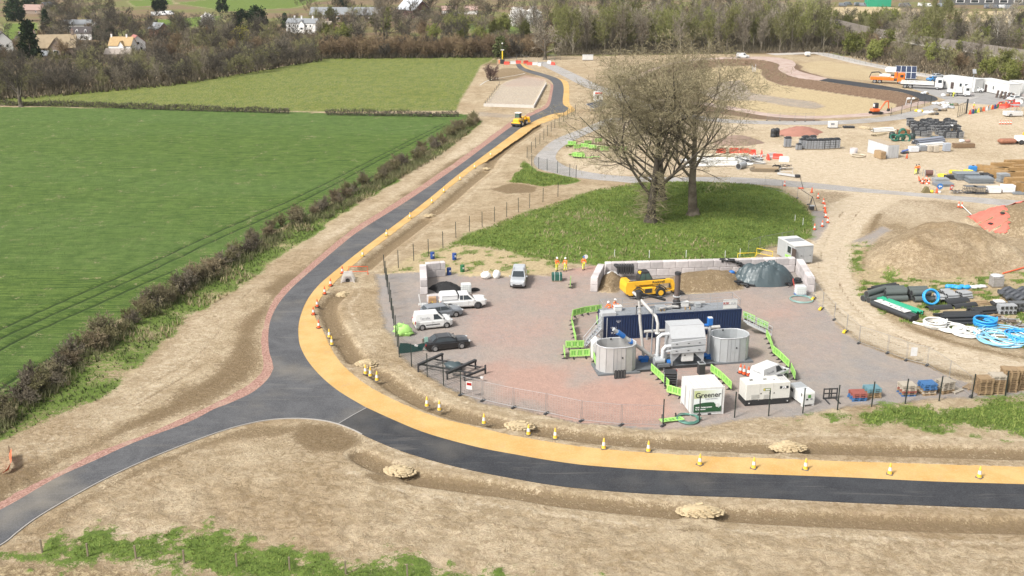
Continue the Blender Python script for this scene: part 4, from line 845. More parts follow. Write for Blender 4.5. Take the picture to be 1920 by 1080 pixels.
for s in (-1,1): mb = MB(); mb.box((-1.62,s * .885,1.25),(1.9,.02,.03),INKG); mb.box((-1.62,s * .86,1.7),(1.8,.02,.02),INKG); mb.build('canopy_hatch',v)
f = (G(959,538.6) + G(983.5,536.5)) / 2; hd = R(-93); fw = V3((math.cos(hd),math.sin(hd),0))
v = vehicle('pickup_truck','silver double-cab pickup facing the camera by the white bulk bags','pickup',f - fw * 1.55,hd,L=5.25,Wd=1.88,H=1.78,paintm=VSILV,belt=1.1,zb=.30,gh=(-1.1,-.9,.55,1.25),sidew=[[(-.8,.1),(-.75,.82),(-.2,.82),(-.2,.1)],[(-.12,.1),(-.12,.82),(.45,.8),(.95,.08)]],wheels=[(-1.55,.38),(1.55,.38)],hood=1.06)
mb = MB(); mb.box((-1.85,0,1.4),(1.45,1.66,.62),VSILV,bev=.1,taper=.92); mb.build('canopy',v)
mb = MB()
for s in (-1,1): mb.bar((-.8,s * .6,1.84),(.5,s * .6,1.84),.05,.05,RIM)
mb.build('roof_rails',v)
pc = G(1441,713); v = vehicle('parked_van','white small van parked at a slant behind the white generator','van',(pc.x,pc.y,0),R(40),L=4.2,Wd=1.82,H=1.82,paintm=VWHITE,belt=1.08,zb=.2,gh=(-2.0,-1.86,.48,1.25),sidew=[[(-.02,.05),(-.02,.8),(.42,.78),(.92,.06)]],wheels=[(-1.32,.32),(1.38,.32)],hood=.98,stripe=True,backdoor='none')
for s in (-1,1): writing('Terrafix',.34,INKG,v,(-1.0,s * .885,1.36),(R(90),0,0 if s < 0 else PI))
writing('Terrafix',.3,INKG,v,(-2.03,0,1.45),(R(90),0,R(-90)))
FV = dict(L=4.9,Wd=1.95,H=1.95,paintm=VWHITE,belt=1.1,zb=.25,gh=(-2.3,-2.15,.75,1.55),sidew=[[(.2,.05),(.2,.8),(.7,.78),(1.2,.06)]],wheels=[(-1.5,.34),(1.6,.34)],hood=1.05,backdoor='none')
vehicle('parked_van','white van driving alone on the pink road at the far rim of the basin','van',G(1392,109),R(-4),**FV)
vehicle('parked_van','white long van parked in front of the second white cabin','van',G(1826,172.5),R(-16),**FV)
vehicle('parked_car','bright blue car tucked beside the first white cabin','car',G(1751,152),R(20),paintm=VBLUE,sidew=[[(-1.42,.12),(-.98,.85),(.28,.84),(.85,.12)]],**SAL)
vehicle('parked_car','silver car behind the blue car at the edge of the cabin yard','car',G(1757,146),R(20),paintm=VSILV,sidew=[[(-1.42,.12),(-.98,.85),(.28,.84),(.85,.12)]],**SAL)
vehicle('parked_car','white car at the right edge by the jumble of signs, nearer of the two','car',G(1903,189),R(25),paintm=VWHITE,sidew=[[(-1.42,.12),(-.98,.85),(.28,.84),(.85,.12)]],**SAL)
vehicle('parked_car','white car at the right edge by the jumble of signs, further of the two','car',G(1890,182),R(25),paintm=VWHITE,sidew=[[(-1.42,.12),(-.98,.85),(.28,.84),(.85,.12)]],**SAL)
def truck(name,label,px,rz,pm,flat,cab=VWHITE,Lt=8.2):
 t = thing(name,label,'lorry',G(*px),rz); t.scale = (1.22 if Lt > 7 else 1.02,) * 3; L = Lt; mb = MB()
 mb.box((L / 2 - .9,0,1.75),(1.8,2.3,2.0),cab,bev=.16,taper=.95); mb.box((L / 2 - .85,0,.75),(1.75,2.35,.5),cab,bev=.08); mb.box((L / 2 + .02,0,.62),(.12,2.3,.4),DKP,bev=.04); mb.build('cab',t)
 mb = MB(); mb.box((L / 2 + .005,0,1.98),(.04,1.98,.82),GLS); mb.build('windscreen',t)
 for s in (-1,1): mb = MB(); mb.box((L / 2 - .75,s * 1.145,2.0),(.8,.05,.68),GLS); mb.build('side_window',t)
 mb = MB(); mb.box((-.9,0,.86),(L - 1.9,.9,.26),DKP); mb.build('chassis',t)
 if flat:
  mb = MB(); mb.box((-.95,0,1.1),(L - 2.1,2.35,.14),pm)
  for s in (-1,1):
   for z in (1.33,1.62): mb.box((-.95,s * 1.15,z),(L - 2.1,.05,.16),pm)
   for k in range(6): mb.box((-L / 2 + .3 + k * (L - 2.4) / 5,s * 1.16,1.42),(.1,.07,.6),pm)
  mb.build('flatbed',t); mb = MB(); mb.box((L / 2 - 2.0,0,1.9),(.12,2.2,1.5),STEEL); mb.build('headboard',t)
 else:
  mb = MB(); mb.box((-1.2,0,1.2),(L - 2.6,2.4,.75),pm,bev=.08); mb.box((L / 2 - 2.2,0,2.1),(.6,2.2,1.5),pm,bev=.1); mb.build('recovery_body',t)
  mb = MB(); mb.box((-.6,0,1.9),(2.6,1.5,.7),INKW,bev=.2); mb.build('equipment_cover',t)
  mb = MB(); mb.tube([(-.3,0,1.5),(-2.2,0,2.7),(-3.9,0,2.5)],.16,DKP,6); mb.tube([(-3.9,0,2.5),(-4.3,0,1.2)],.1,DKP,5); mb.build('recovery_boom',t)
 for wx in (L / 2 - 1.2,-L / 2 + 1.2,-L / 2 + 2.4):
  for s in (-1,1): wheel(t,wx,s * 1.02,.48,.28,RIM)
 for s in (-1,1): mb = MB(); mb.box((L / 2 + .03,s * .9,.85),(.06,.3,.16),HEADL); mb.build('headlight',t)
 return t
truck('recovery_truck','bright orange recovery lorry beside the tilted solar panels',(1663,156),R(-22),VORG,False,VORG)
truck('flatbed_lorry','white flatbed lorry with slatted sides beside the orange lorry',(1727,166),R(-24),VWHITE,True,Lt=9.6)
truck('tipper_truck','short white lorry with white box, nose towards the cabins',(1796,180),R(-22),VWHITE,True,Lt=6.0)
# mobile crane shape behind the orange lorry
t = thing('white_tanker','white-covered lorry with dark cab front just behind the orange lorry','lorry',G(1682,148),R(-20)); t.scale = (1.2,) * 3; mb = MB(); mb.box((-.8,0,2.2),(4.6,2.3,1.6),INKW,bev=.5); mb.build('load_cover',t); mb = MB(); mb.box((2.2,0,1.9),(1.7,2.3,1.9),DKP,bev=.25); mb.build('cab',t); mb = MB(); mb.box((-.3,0,.9),(6,1,.3),STEEL); mb.build('chassis',t)
for wx in (2.1,-2.0):
 for s in (-1,1): wheel(t,wx,s * 1.02,.48,.28,RIM)
# telehandler
def telehandler():
 a = ang((1194,560),(1240,556)); p = (G(1194,561) + G(1240,557)) / 2; d = V3((math.cos(a),math.sin(a),0)); c = p + V3((-d.y,d.x,0)) * .95
 t = thing('telehandler','yellow telescopic handler with black bucket in front of the block wall','telehandler',c,a)
 mb = MB(); mb.prism([(-2.75,.75),(-2.6,.55),(2.0,.55),(2.15,.85),(1.2,1.25),(-.2,1.3),(-1.2,1.35),(-2.6,1.4)],-1.1,1.1,VYEL); mb.prism([(-3.0,.9),(-2.9,.7),(-1.9,1.0),(-1.7,1.5),(-2.2,2.15),(-2.85,2.15),(-3.0,1.6)],-1.05,1.05,VYEL)
 mb.box((-.3,-.95,1.0),(1.5,.35,.8),VYEL,bev=.08); mb.box((-.2,-1.14,.98),(.9,.03,.5),DKP); mb.build('chassis',t)
 mb = MB(); mb.prism([(-.95,1.3),(-.95,2.3),(-.75,2.9),(.25,2.9),(.75,2.0),(.8,1.3)],-.1,1.0,DKP); mb.build('cab',t)
 for y in (1.012,-.112):
  mb = MB(); mb.prism([(-.85,1.6),(-.85,2.3),(-.68,2.8),(-.25,2.8),(-.25,1.6)],y - .008,y + .008,GLG); mb.prism([(-.15,1.6),(-.15,2.8),(.2,2.8),(.62,2.0),(.65,1.6)],y - .008,y + .008,GLG); mb.build('cab_window',t)
 mb = MB(); mb.box((.53,.45,2.2),(.03,.9,.75),GLG,ry=R(-35)); mb.build('windscreen',t)
 mb = MB(); mb.box((-.25,.45,2.94),(1.1,1.12,.08),DKP,bev=.03); mb.box((-.75,.3,2.85),(.35,.6,.3),VYEL,bev=.06); mb.build('cab_roof',t)
 mb = MB(); mb.box((.1,-.62,1.88),(5.2,.42,.52),VYEL,bev=.04); mb.box((1.5,-.62,1.86),(2.6,.34,.40),VYEL); mb.box((-.2,-.62,2.16),(4.6,.2,.06),DKP); mb.prism([(2.5,1.6),(2.5,2.1),(3.05,2.0),(3.4,1.0),(3.3,.55),(3.05,.5),(2.95,1.0),(2.7,1.6)],-.8,-.45,VYEL); mb.build('boom',t)
 writing('Rockwell',.42,INK,t,(1.15,-.84,1.88),(R(90),0,0),bold=.01)
 mb = MB(); mb.prism([(3.3,.15),(4.4,.2),(4.5,.28),(3.75,.5),(3.6,1.25),(3.35,1.2)],-1.15,1.15,DKP); mb.build('bucket',t)
 mb = MB(); mb.tube([(2.1,-.2,.7),(3.2,-.3,.8)],.08,VYEL,6); mb.tube([(2.1,-1.0,.7),(3.2,-.8,.8)],.08,VYEL,6); mb.build('bucket_arms',t)
 for wx in (-1.45,1.35):
  for s in (-1,1): wheel(t,wx,s * 1.0,.64,.42,VYEL,fr=.5)
 for s in (-1,1):
  mb = MB()
  for wx in (-1.45,1.35): mb.prism([(wx + math.cos(q) * .82,.66 + math.sin(q) * .82) for q in np.linspace(.3,PI - .3,9)] + [(wx + math.cos(q) * .74,.66 + math.sin(q) * .74) for q in np.linspace(PI - .3,.3,9)],s * .8,s * 1.15,DKP)
  mb.build('mudguard',t)
telehandler()
# loading shovel / dumper on the new road, seen from behind
a = ang((965,240),(1010,222)); t = thing('loading_shovel','yellow articulated loader working on the far stretch of new road','loader',G(974,236),a)
mb = MB(); mb.box((-1.3,0,1.35),(1.9,1.5,1.1),VYEL,bev=.15); mb.box((-2.1,0,.95),(.5,2.2,.4),VYEL,bev=.08); mb.box((-2.2,0,.7),(.45,2.2,.35),DKP); mb.build('engine_body',t)
mb = MB(); mb.box((.1,.35,2.2),(1.2,1.2,1.5),DKP,bev=.1); mb.build('cab',t); mb = MB(); mb.box((.1,.35,2.32),(1.24,1.05,.9),GLG,bev=.05); mb.build('cab_window',t); mb = MB(); mb.box((.1,.35,3.0),(1.4,1.35,.12),INKW,bev=.04); mb.build('cab_roof',t)
mb = MB(); mb.box((1.3,0,1.1),(1.6,.9,.7),VYEL,bev=.1); mb.tube([(.8,-.5,1.7),(2.2,-.6,2.1),(3.0,-.6,1.2)],.14,VYEL,6); mb.tube([(.8,.5,1.7),(2.2,.6,2.1),(3.0,.6,1.2)],.14,VYEL,6); mb.build('loader_arm',t)
mb = MB(); mb.prism([(3.0,.4),(4.0,.45),(3.5,.9),(3.3,1.7),(3.0,1.6)],-1.25,1.25,VYEL); mb.build('bucket',t)
for wx in (-1.1,1.5):
 for s in (-1,1): wheel(t,wx,s * 1.0,.68,.5,INKW,fr=.45)
# mini excavator
a = R(10); t = thing('mini_excavator','orange tracked excavator with folded arm on the near rim of the basin','excavator',G(1641,214),a); EO = carpaint('excavator_orange',(.62,.11,.02),.4)
for s in (-1,1): mb = MB(); mb.prism([(-1.3,.25),(-1.1,.05),(1.1,.05),(1.3,.25),(1.3,.45),(1.1,.6),(-1.1,.6),(-1.3,.45)],s * .65,s * 1.05,BLK); mb.build('track',t)
mb = MB(); mb.box((-.2,0,1.05),(2.0,1.7,.8),EO,bev=.18); mb.build('house',t); mb = MB(); mb.box((.1,.3,2.05),(1.1,1.0,1.35),DKP,bev=.12); mb.build('cab',t); mb = MB(); mb.box((.1,.3,2.15),(1.13,.86,.85),HEADL,bev=.05); mb.build('cab_window',t)
mb = MB(); mb.tube([(.9,-.4,1.2),(2.2,-.4,3.1),(3.0,-.4,3.2)],[.2,.2,.15],EO,6); mb.build('boom',t); mb = MB(); mb.tube([(2.9,-.4,3.3),(3.2,-.4,1.4)],.14,EO,6); mb.build('dipper_arm',t); mb = MB(); mb.prism([(2.9,.7),(3.5,.8),(3.4,1.4),(3.05,1.4)],-.75,-.05,DKP); mb.build('bucket',t)
mb = MB(); mb.box((1.6,0,.35),(.1,1.9,.4),STEEL); mb.build('blade',t)
t = thing('site_loader','yellow and rusty plant trailer with sweeper at the right edge of the compound','loader',G(1906,270),R(5)); mb = MB(); mb.box((-2.2,0,.7),(3.6,1.8,.9),paint('rusty_red',(.28,.12,.07),.8,dirt=.4),bev=.3); mb.build('sweeper_drum',t); mb = MB(); mb.box((.6,0,1.2),(1.7,1.7,1.1),INKW,bev=.1); mb.build('body',t); mb = MB(); mb.box((2.4,0,1.5),(1.8,1.8,1.9),VYEL,bev=.15); mb.build('cab',t)
for wx in (.5,2.6):
 for s in (-1,1): wheel(t,wx,s * .9,.5,.35,STEEL)
# ================================================================ THE TREATMENT PLANT IN THE YARD
NAVY = paint('navy_container',(.007,.020,.065),.45,dirt=.2); GALV = paint('galvanised',(.42,.44,.455),.45,.35,dirt=.25,scale=.8); GALVL = paint('galvanised_light',(.50,.51,.52),.45,.15,dirt=.15,scale=.8); RUSTY = paint('rust_pipe',(.10,.075,.065),.8,dirt=.4); BLUEP = paint('pump_blue',(.015,.13,.42),.4); SKID = paint('skid_grey',(.12,.13,.14),.7,dirt=.4); WHP = paint('white_panel',(.58,.58,.565),.5,dirt=.15); PIPE = paint('pale_pipe',(.43,.42,.40),.45,dirt=.2); CABW = paint('cabin_white',(.57,.57,.555),.6,dirt=.15)
def railing(mb,pts,z,h=1.05,sp=2.4,mat=None,r=.022):
 mat = mat or paint('rail_grey',(.33,.34,.35),.5,.3)
 for a,b in zip(pts[:-1],pts[1:]):
  a = V3((a[0],a[1],z)); b = V3((b[0],b[1],z)); k = max(1,round((b - a).length / sp))
  for hh in (h,h * .52): mb.tube([a + V3((0,0,hh)),b + V3((0,0,hh))],r,mat,5)
  for i in range(k + 1): p = a.lerp(b,i / k); mb.tube([p,p + V3((0,0,h))],r,mat,5)
def corrugated(mb,x0,x1,y,z0,z1,mat,pitch=.28,dep=.04,axis='x'):
 k = max(2,int((x1 - x0) / pitch)); P = []
 for i in range(k):
  a = x0 + (x1 - x0) * i / k; w_ = (x1 - x0) / k; P += [(a,0),(a + w_ * .3,0),(a + w_ * .45,dep),(a + w_ * .8,dep)]
 P.append((x1,0)); vs = [];
 for p,d in P: vs += [(p,y - d,z0),(p,y - d,z1)] if axis == 'x' else [(y - d,p,z0),(y - d,p,z1)]
 mb.add(vs,[[2 * i,2 * i + 2,2 * i + 3,2 * i + 1] for i in range(len(P) - 1)],mat)
cA,cB = G(1131,638),G(1388,622.5); TH = math.atan2(cB.y - cA.y,cB.x - cA.x); ux = V3((math.cos(TH),math.sin(TH),0)); uy = V3((-ux.y,ux.x,0)); CL = (cB - cA).length; CH = 2.62
def LP(px,py,z=0): """plant-frame coordinates (from the container's front-left corner) of a ground pixel"""; d = G(px,py) - cA; return V3((d.dot(ux),d.dot(uy),z))
cont = thing('treatment_container','long navy blue corrugated container with railed roof in the middle of the yard','container',cA,TH)
mb = MB(); mb.box((CL / 2,1.25,CH / 2),(CL - .1,2.34,CH - .1),NAVY); corrugated(mb,.12,CL - .12,.05,.18,CH - .14,NAVY); corrugated(mb,.12,2.4,.04,.18,CH - .14,NAVY,axis='y')
for x in (.06,CL - .06):
 for y in (.06,2.44): mb.box((x,y,CH / 2),(.14,.14,CH),NAVY)
for z in (.08,CH - .07):
 for y in (.04,2.46): mb.box((CL / 2,y,z),(CL - .3,.1,.15),NAVY)
 for x in (.04,CL - .04): mb.box((x,1.25,z),(.1,2.3,.15),NAVY)
mb.build('shell',cont)
mb = MB(); mb.box((CL / 2,1.25,CH + .02),(CL - .15,2.36,.03),paint('roof_deck',(.22,.235,.255),.6,dirt=.3))
for k in range(int(CL / .35)): mb.box((.3 + k * .35,1.25,CH + .045),(.1,2.3,.03),_mc['roof_deck'])
mb.build('roof_deck',cont)
mb = MB(); railing(mb,[(2.3,.1),(CL - .2,.1),(CL - .2,2.4),(.15,2.4),(.15,.9)],CH + .04); mb.build('roof_railing',cont)
mb = MB(); mb.box((.6,.62,CH - .05 + .2),(1.5,1.1,.4),paint('grey_housing',(.40,.41,.42),.6)); mb.box((.02 - .16,.6,CH / 2 + .1),(.22,1.2,CH - .1),GALV); mb.build('end_housing',cont)
mb = MB()
for i,tx in enumerate(('TFX','CLEAN','UNIT')): pass
writing('CCLU 251\n22G1',.13,INKW,cont,(1.6,-.03,2.0),(R(90),0,0)); writing('OBJ 1 1',.22,INKW,cont,(1.1,-.03,1.35),(R(90),0,0)); writing('TF 20',.26,INKW,cont,(1.1,-.03,.75),(R(90),0,0))
mb = MB(); mb.tube([(.35,-.06,.1),(.35,-.06,CH - .1)],.035,GALVL,6); mb.build('door_bar',cont)
RT = [('roof_unit',(1.9,1.6,CH + .28),(.8,.6,.5),WHP),('roof_unit',(9.2,1.5,CH + .35),(.9,.6,.55),WHP),('roof_unit',(10.6,1.3,CH + .25),(.6,.7,.4),GALV),('roof_unit',(6.5,1.2,CH + .22),(1.0,.8,.35),GALV)]
for nm,c,d,m in RT: mb = MB(); mb.box(c,d,m,bev=.05); mb.box((c[0],c[1],c[2] + d[2] / 2 + .03),(d[0] * 1.1,d[1] * 1.1,.05),m); mb.build(nm,cont)
mb = MB(); mb.tube([(8.2,1.6,CH + .4),(9.6,1.7,CH + .42),(11.6,1.7,CH + .4)],.16,PIPE,8); mb.tube([(5.2,1.9,CH + .5),(8.0,1.9,CH + .5)],.10,GALV,8); mb.tube([(6.2,.7,CH + .3),(7.6,1.1,CH + .35),(8.4,1.0,CH + .3)],.14,PIPE,8); mb.build('roof_pipework',cont)
mb = MB()
for x in (9.0,9.5,6.3,6.7): mb.bar((x,.5,CH + .12),(x + .35,1.5,CH + .14),.1,.08,paint('timber_bearer',(.38,.25,.12),.8))
mb.build('timber_bearers',cont)
sg = MB(); sg.box((CL - 1.3,.13,CH + .62),(1.55,.05,1.05),WHP); sg.build('sign_board',cont); writing('RSK',.40,REDL,cont,(CL - 1.75,.10,CH + .66),(R(90),0,0),'sign_logo',.01); writing('SLR',.36,INKG,cont,(CL - .95,.10,CH + .64),(R(90),0,0),'sign_lettering')
# stack
t = thing('exhaust_stack','dark rust-grey exhaust stack standing on the navy container roof','chimney',cA + ux * 8.35 + uy * 1.5 + V3((0,0,CH + .06)),TH); mb = MB(); mb.tube([(0,0,.9),(0,0,3.75)],.30,RUSTY,14); mb.tube([(0,0,3.7),(0,0,3.95)],.34,DKP,14); mb.build('flue',t); mb = MB(); mb.lathe([(.5,0),(.5,.35),(.3,.5),(.42,.7),(.3,.95)],DKP,12); mb.build('fan_base',t); mb = MB(); mb.tube([(0,0,1.25),(0,0,1.33)],.42,GALVL,14); mb.build('flange',t)
# skids
def local_thing(name,label,cat,p,rz=0): return thing(name,label,cat,cA + ux * p.x + uy * p.y + V3((0,0,p.z)),TH + rz)
pL,pR2 = LP(1127,706),LP(1185,700)
def stadium(L,Wd,k=7):
 r = Wd / 2; a = L / 2 - r; return [(a + r * math.cos(t),r * math.sin(t)) for t in np.linspace(-PI / 2,PI / 2,k)] + [(-a + r * math.cos(t),r * math.sin(t)) for t in np.linspace(PI / 2,3 * PI / 2,k)]
def tank(label,p,L,Wd,H,mat):
 t = local_thing('settling_tank',label,'tank',p); S = stadium(L,Wd); k = len(S); vs = [];
 I = stadium(L - .12,Wd - .12)
 for z in (.16,H): vs += [(x,y,z) for x,y in S]
 for z in (H,.35): vs += [(x,y,z) for x,y in I]
 fs = [[i,(i + 1) % k,k + (i + 1) % k,k + i] for i in range(k)] + [[k + i,k + (i + 1) % k,2 * k + (i + 1) % k,2 * k + i] for i in range(k)] + [[2 * k + i,2 * k + (i + 1) % k,3 * k + (i + 1) % k,3 * k + i] for i in range(k)] + [list(range(3 * k,4 * k))]
 mb = MB(); mb.add(vs,fs,mat); mb.build('tank_wall',t)
 mb = MB()
 for (x,y) in S[::1]: mb.box((x * 1.003,y * 1.003,H / 2 + .08),(.035,.035,H - .2),paint('seam_grey',(.30,.31,.32),.5,.3))
 for q in np.arange(-L / 2 + Wd / 2 + .35,L / 2 - Wd / 2,.42):
  for s in (-1,1): mb.box((q,s * (Wd / 2 + .004),H / 2 + .08),(.03,.03,H - .2),_mc['seam_grey'])
 mb.build('panel_seams',t)
 mb = MB(); mb.tube([(x,y,H) for x,y in S],.055,GALVL,6,closed=True); mb.build('rim',t)
 mb = MB(); mb.box((.3,-Wd / 2 - .02,H * .62),(.12,.06,.14),DKP); mb.box((-.2,Wd / 2 - .12,H - .06),(.16,.06,.16),DKP); mb.build('valve',t)
 mb = MB(); mb.box((0,0,.08),(L + .25,Wd + .25,.16),SKID); mb.build('base_frame',t); return t
f1 = LP(1161,702.5); tank('round-ended galvanised settling tank on the left, under the angled blue conveyor',V3((f1.x,f1.y + 1.45,0)),3.95,2.75,2.75,paint('tank_left',(.46,.455,.445),.5,.3,dirt=.25,scale=.7))
f2 = LP(1374,682); tank('round-ended galvanised settling tank on the right, beside the thin blue-topped pipe',V3((f2.x,f2.y + 1.45,0)),4.0,2.75,2.65,paint('tank_right',(.47,.49,.50),.45,.35,dirt=.2,scale=.7))
sk = LP(1290,690); s1 = LP(1414,679.5); s0 = LP(1247,692.5)
t = local_thing('plant_skid','dark steel skid floor carrying the grey filter unit','platform',V3(((s0.x + s1.x - 4.2) / 2,s0.y + 1.7,0))); mb = MB(); mb.box((0,0,.1),(s1.x - s0.x - 4.3,3.3,.2),SKID); mb.box((0,-1.62,.14),(s1.x - s0.x - 4.3,.1,.26),DKP); mb.build('deck',t)
t = local_thing('plant_skid','dark steel skid floor between the left tank and the filter unit','platform',V3((LP(1212,688).x,LP(1212,690).y + .6,0))); mb = MB(); mb.box((0,0,.07),(2.6,3.0,.14),SKID); mb.box((0,-1.48,.1),(2.6,.1,.2),DKP); mb.build('deck',t)
# lamella filter unit
u0 = LP(1256,690); u1 = LP(1318,685.5); UL = u1.x - u0.x
t = local_thing('filter_unit','pale grey ribbed filter cabinet on splayed legs between the tanks','filter unit',V3((u0.x,u0.y - .1,.18))); t.scale = (1,1,.91)
UGR = paint('unit_grey',(.33,.34,.35),.5,dirt=.15); UGW = paint('unit_pale',(.41,.42,.43),.45,dirt=.12)
mb = MB(); mb.prism([(0,1.45),(0,3.15),(.75,4.35),(2.15,4.35),(2.15,1.45)],0,UL,UGR,axis='x'); mb.build('cabinet',t)
mb = MB(); mb.box((UL / 2,.37,3.775),(UL + .08,.06,1.40),UGW,rx=R(-32)); mb.box((UL / 2,1.45,4.38),(UL + .08,1.5,.06),UGW); mb.build('lid',t)
for z in (2.35,1.55):
 mb = MB(); mb.prism([(-.05,z),(-.05,z + .42),(UL + .05,z + .75),(UL + .05,z + .05)],-.16,-.003,UGW); mb.build('hopper_panel',t)
 for x in (.5,UL / 2,UL - .6): mb = MB(); mb.box((x,-.18,z + .3),(.2,.04,.05),DKP); mb.build('latch',t)
for x in (.12,UL - .12):
 for y in (.12,2.0): mb = MB(); mb.box((x,y,.72),(.2,.2,1.45),UGR); mb.build('leg',t)
for s,x0,x1 in ((1,.22,1.05),(-1,UL - .22,UL - 1.05)): mb = MB(); mb.prism([(x0,.55),(x0,1.42),(x1,1.42)],.04,.12,UGR); mb.build('gusset',t)
mb = MB(); mb.box((UL / 2 + .05,.25,.95),(1.2,.4,.95),WHP,bev=.03); mb.box((UL / 2 - .25,.04,1.2),(.16,.03,.14),DKP); mb.build('control_box',t)
mb = MB(); mb.prism([(.3,1.44),(1.8,1.44),(1.2,.7),(.9,.7)],.4,UL - .4,SKID,axis='x'); mb.build('sump',t)
mb = MB(); mb.tube([(0.05,.9,3.4),(-.7,.9,3.4),(-1.05,.9,3.1),(-1.1,.9,.6)],.2,GALVL,10); mb.tube([(.05,.2,2.3),(-.5,.2,2.3),(-.75,.2,2.0),(-.78,.2,.5)],.2,GALVL,10); mb.tube([(.05,.2,1.75),(-.5,.2,1.72)],.14,GALVL,8); mb.build('inlet_pipes',t)
mb = MB(); mb.tube([(-1.6,.3,.7),(-.6,.3,.7)],.42,GALV,12); mb.box((-.75,0,.3),(1.2,.7,.3),SKID); mb.tube([(-.35,.25,.45),(.0,.25,.45)],.3,BLUEP,12); mb.build('pump',t)
def pipething(name,label,cat,base,parts):
 t = local_thing(name,label,cat,base)
 for nm,pts,r,m in parts: mb = MB(); mb.tube(pts,r,m,10); mb.build(nm,t)
 return t
# right blue-topped auger
pa = LP(1328,676); t = pipething('screw_auger','vertical pale pipe with blue head and blue foot left of the right tank','auger',V3((pa.x,pa.y + .2,.15)),[('pipe',[(0,0,.4),(0,0,3.7)],.17,GALVL),('cross_arm',[(-1.3,.1,3.55),(.1,0,3.55)],.16,BLUEP)])
mb = MB(); mb.box((0,0,3.95),(.5,.5,.8),BLUEP,bev=.06); mb.box((0,-.02,4.37),(.42,.42,.06),WHP); mb.build('drive_head',t); mb = MB(); mb.tube([(-.55,0,.35),(.55,0,.35)],.24,BLUEP,10); mb.box((0,-.05,.1),(.5,.6,.3),BLUEP); mb.build('foot',t)
# tall pale pipe with dark spout
pb = LP(1208,681); t = pipething('tall_feed_pipe','tall leaning pale pipe with dark spout rising past the left tank','pipe',V3((pb.x,pb.y + .3,.1)),[('pipe',[(0,0,.5),(-.45,.25,4.2),(-.62,.3,6.6)],.145,PIPE),('spout',[(-.62,.3,6.5),(-.68,.32,7.3)],.27,DKP)])
mb = MB(); mb.tube([(-.5,0,.35),(.5,0,.35)],.26,BLUEP,10); mb.box((0,-.1,.12),(.7,.6,.3),BLUEP); mb.build('foot',t); mb = MB()
for z,x in ((5.1,-.51),(5.6,-.54)): mb.tube([(x,.28,z),(x,.28,z + .08)],.26,GALV,10)
mb.build('flange',t); mb = MB(); mb.bar((-.9,.3,5.75),(-.2,.3,5.75),.1,.1,DKP); mb.bar((-.85,.3,4.8),(-.85,.3,5.75),.06,.06,DKP); mb.build('bracket',t)
# bent pipe with dark lagged section
pc_ = LP(1231,676); yb = -pc_.y; t = pipething('bent_duct','bent pale duct with black hazard-marked lagging in front of the navy container','duct',V3((pc_.x,pc_.y,0)),[('lagging',[(0,.1,.7),(0,.1,2.9)],.18,DKP),('pipe',[(0,.1,2.9),(0,.15,3.9),(-.1,.5,4.5),(-.5,yb - .3,4.9),(-.55,yb + .8,4.85)],.155,PIPE),('elbow',[(-.55,yb + .8,4.85),(.2,yb + 1.2,4.6),(3.2,yb + 1.5,3.6)],.14,DKP)])
mb = MB()
for k in range(7): mb.box((.16 + .02 * (k % 2),-.09,1.3 + k * .22),(.1,.05,.09),PLATE)
mb.build('hazard_marks',t); mb = MB(); mb.tube([(0,.1,2.86),(0,.1,2.98)],.27,WHP,10); mb.box((0,.1,.4),(.5,.5,.6),GALV,bev=.1); mb.build('flange',t)
pd_ = LP(1221,668); t = pipething('vent_pole','thin upright grey pole beside the bent duct','pole',V3((pd_.x,pd_.y,0)),[('pole',[(0,0,0),(0,0,5.2)],.07,GALV),('collar',[(0,0,2.6),(0,0,2.75)],.13,GALVL)])
# angled conveyor over the left tank
hi = LP(1160,700); lo = LP(1229,682); t = local_thing('screw_conveyor','angled pale screw conveyor with blue motor leaning over the left tank','conveyor',V3((0,0,0)))
A_ = V3((lo.x,lo.y + .3,.45)); B_ = V3((hi.x - .0,hi.y + 1.5,3.85)); d_ = (A_ - B_)
mb = MB(); mb.tube([B_ + d_ * .2,A_],.20,PIPE,10); mb.build('tube',t); mb = MB(); mb.tube([B_ + d_ * .04,B_ + d_ * .2],.27,BLUEP,8); mb.build('drive_housing',t); mb = MB(); mb.tube([B_ - d_ * .06,B_ + d_ * .04],.2,GALV,10); mb.build('motor',t); mb = MB(); mb.tube([B_ + d_ * .36,B_ + d_ * .41],.27,BLUEP,8); mb.build('clamp',t); mb = MB(); mb.bar(A_ + V3((-.7,0,-.1)),(A_.x - .7,A_.y,0),.1,.1,SKID); mb.bar((A_.x,A_.y,0),A_,.12,.12,BLUEP); mb.build('leg',t)
# low linking pipes along the container front
t = local_thing('link_pipe','low pale pipe run along the foot of the navy container','pipe',V3((0,0,0))); mb = MB(); mb.tube([(4.3,-.5,.9),(8.2,-.5,.9)],.17,PIPE,8); mb.tube([(10.3,-.5,.9),(12.6,-.5,.95)],.2,PIPE,8); mb.build('pipe',t)
mb = MB()
for x in (4.6,7.8,10.6,12.4): mb.box((x,-.5,.4),(.12,.3,.8),GALV)
mb.build('support',t)
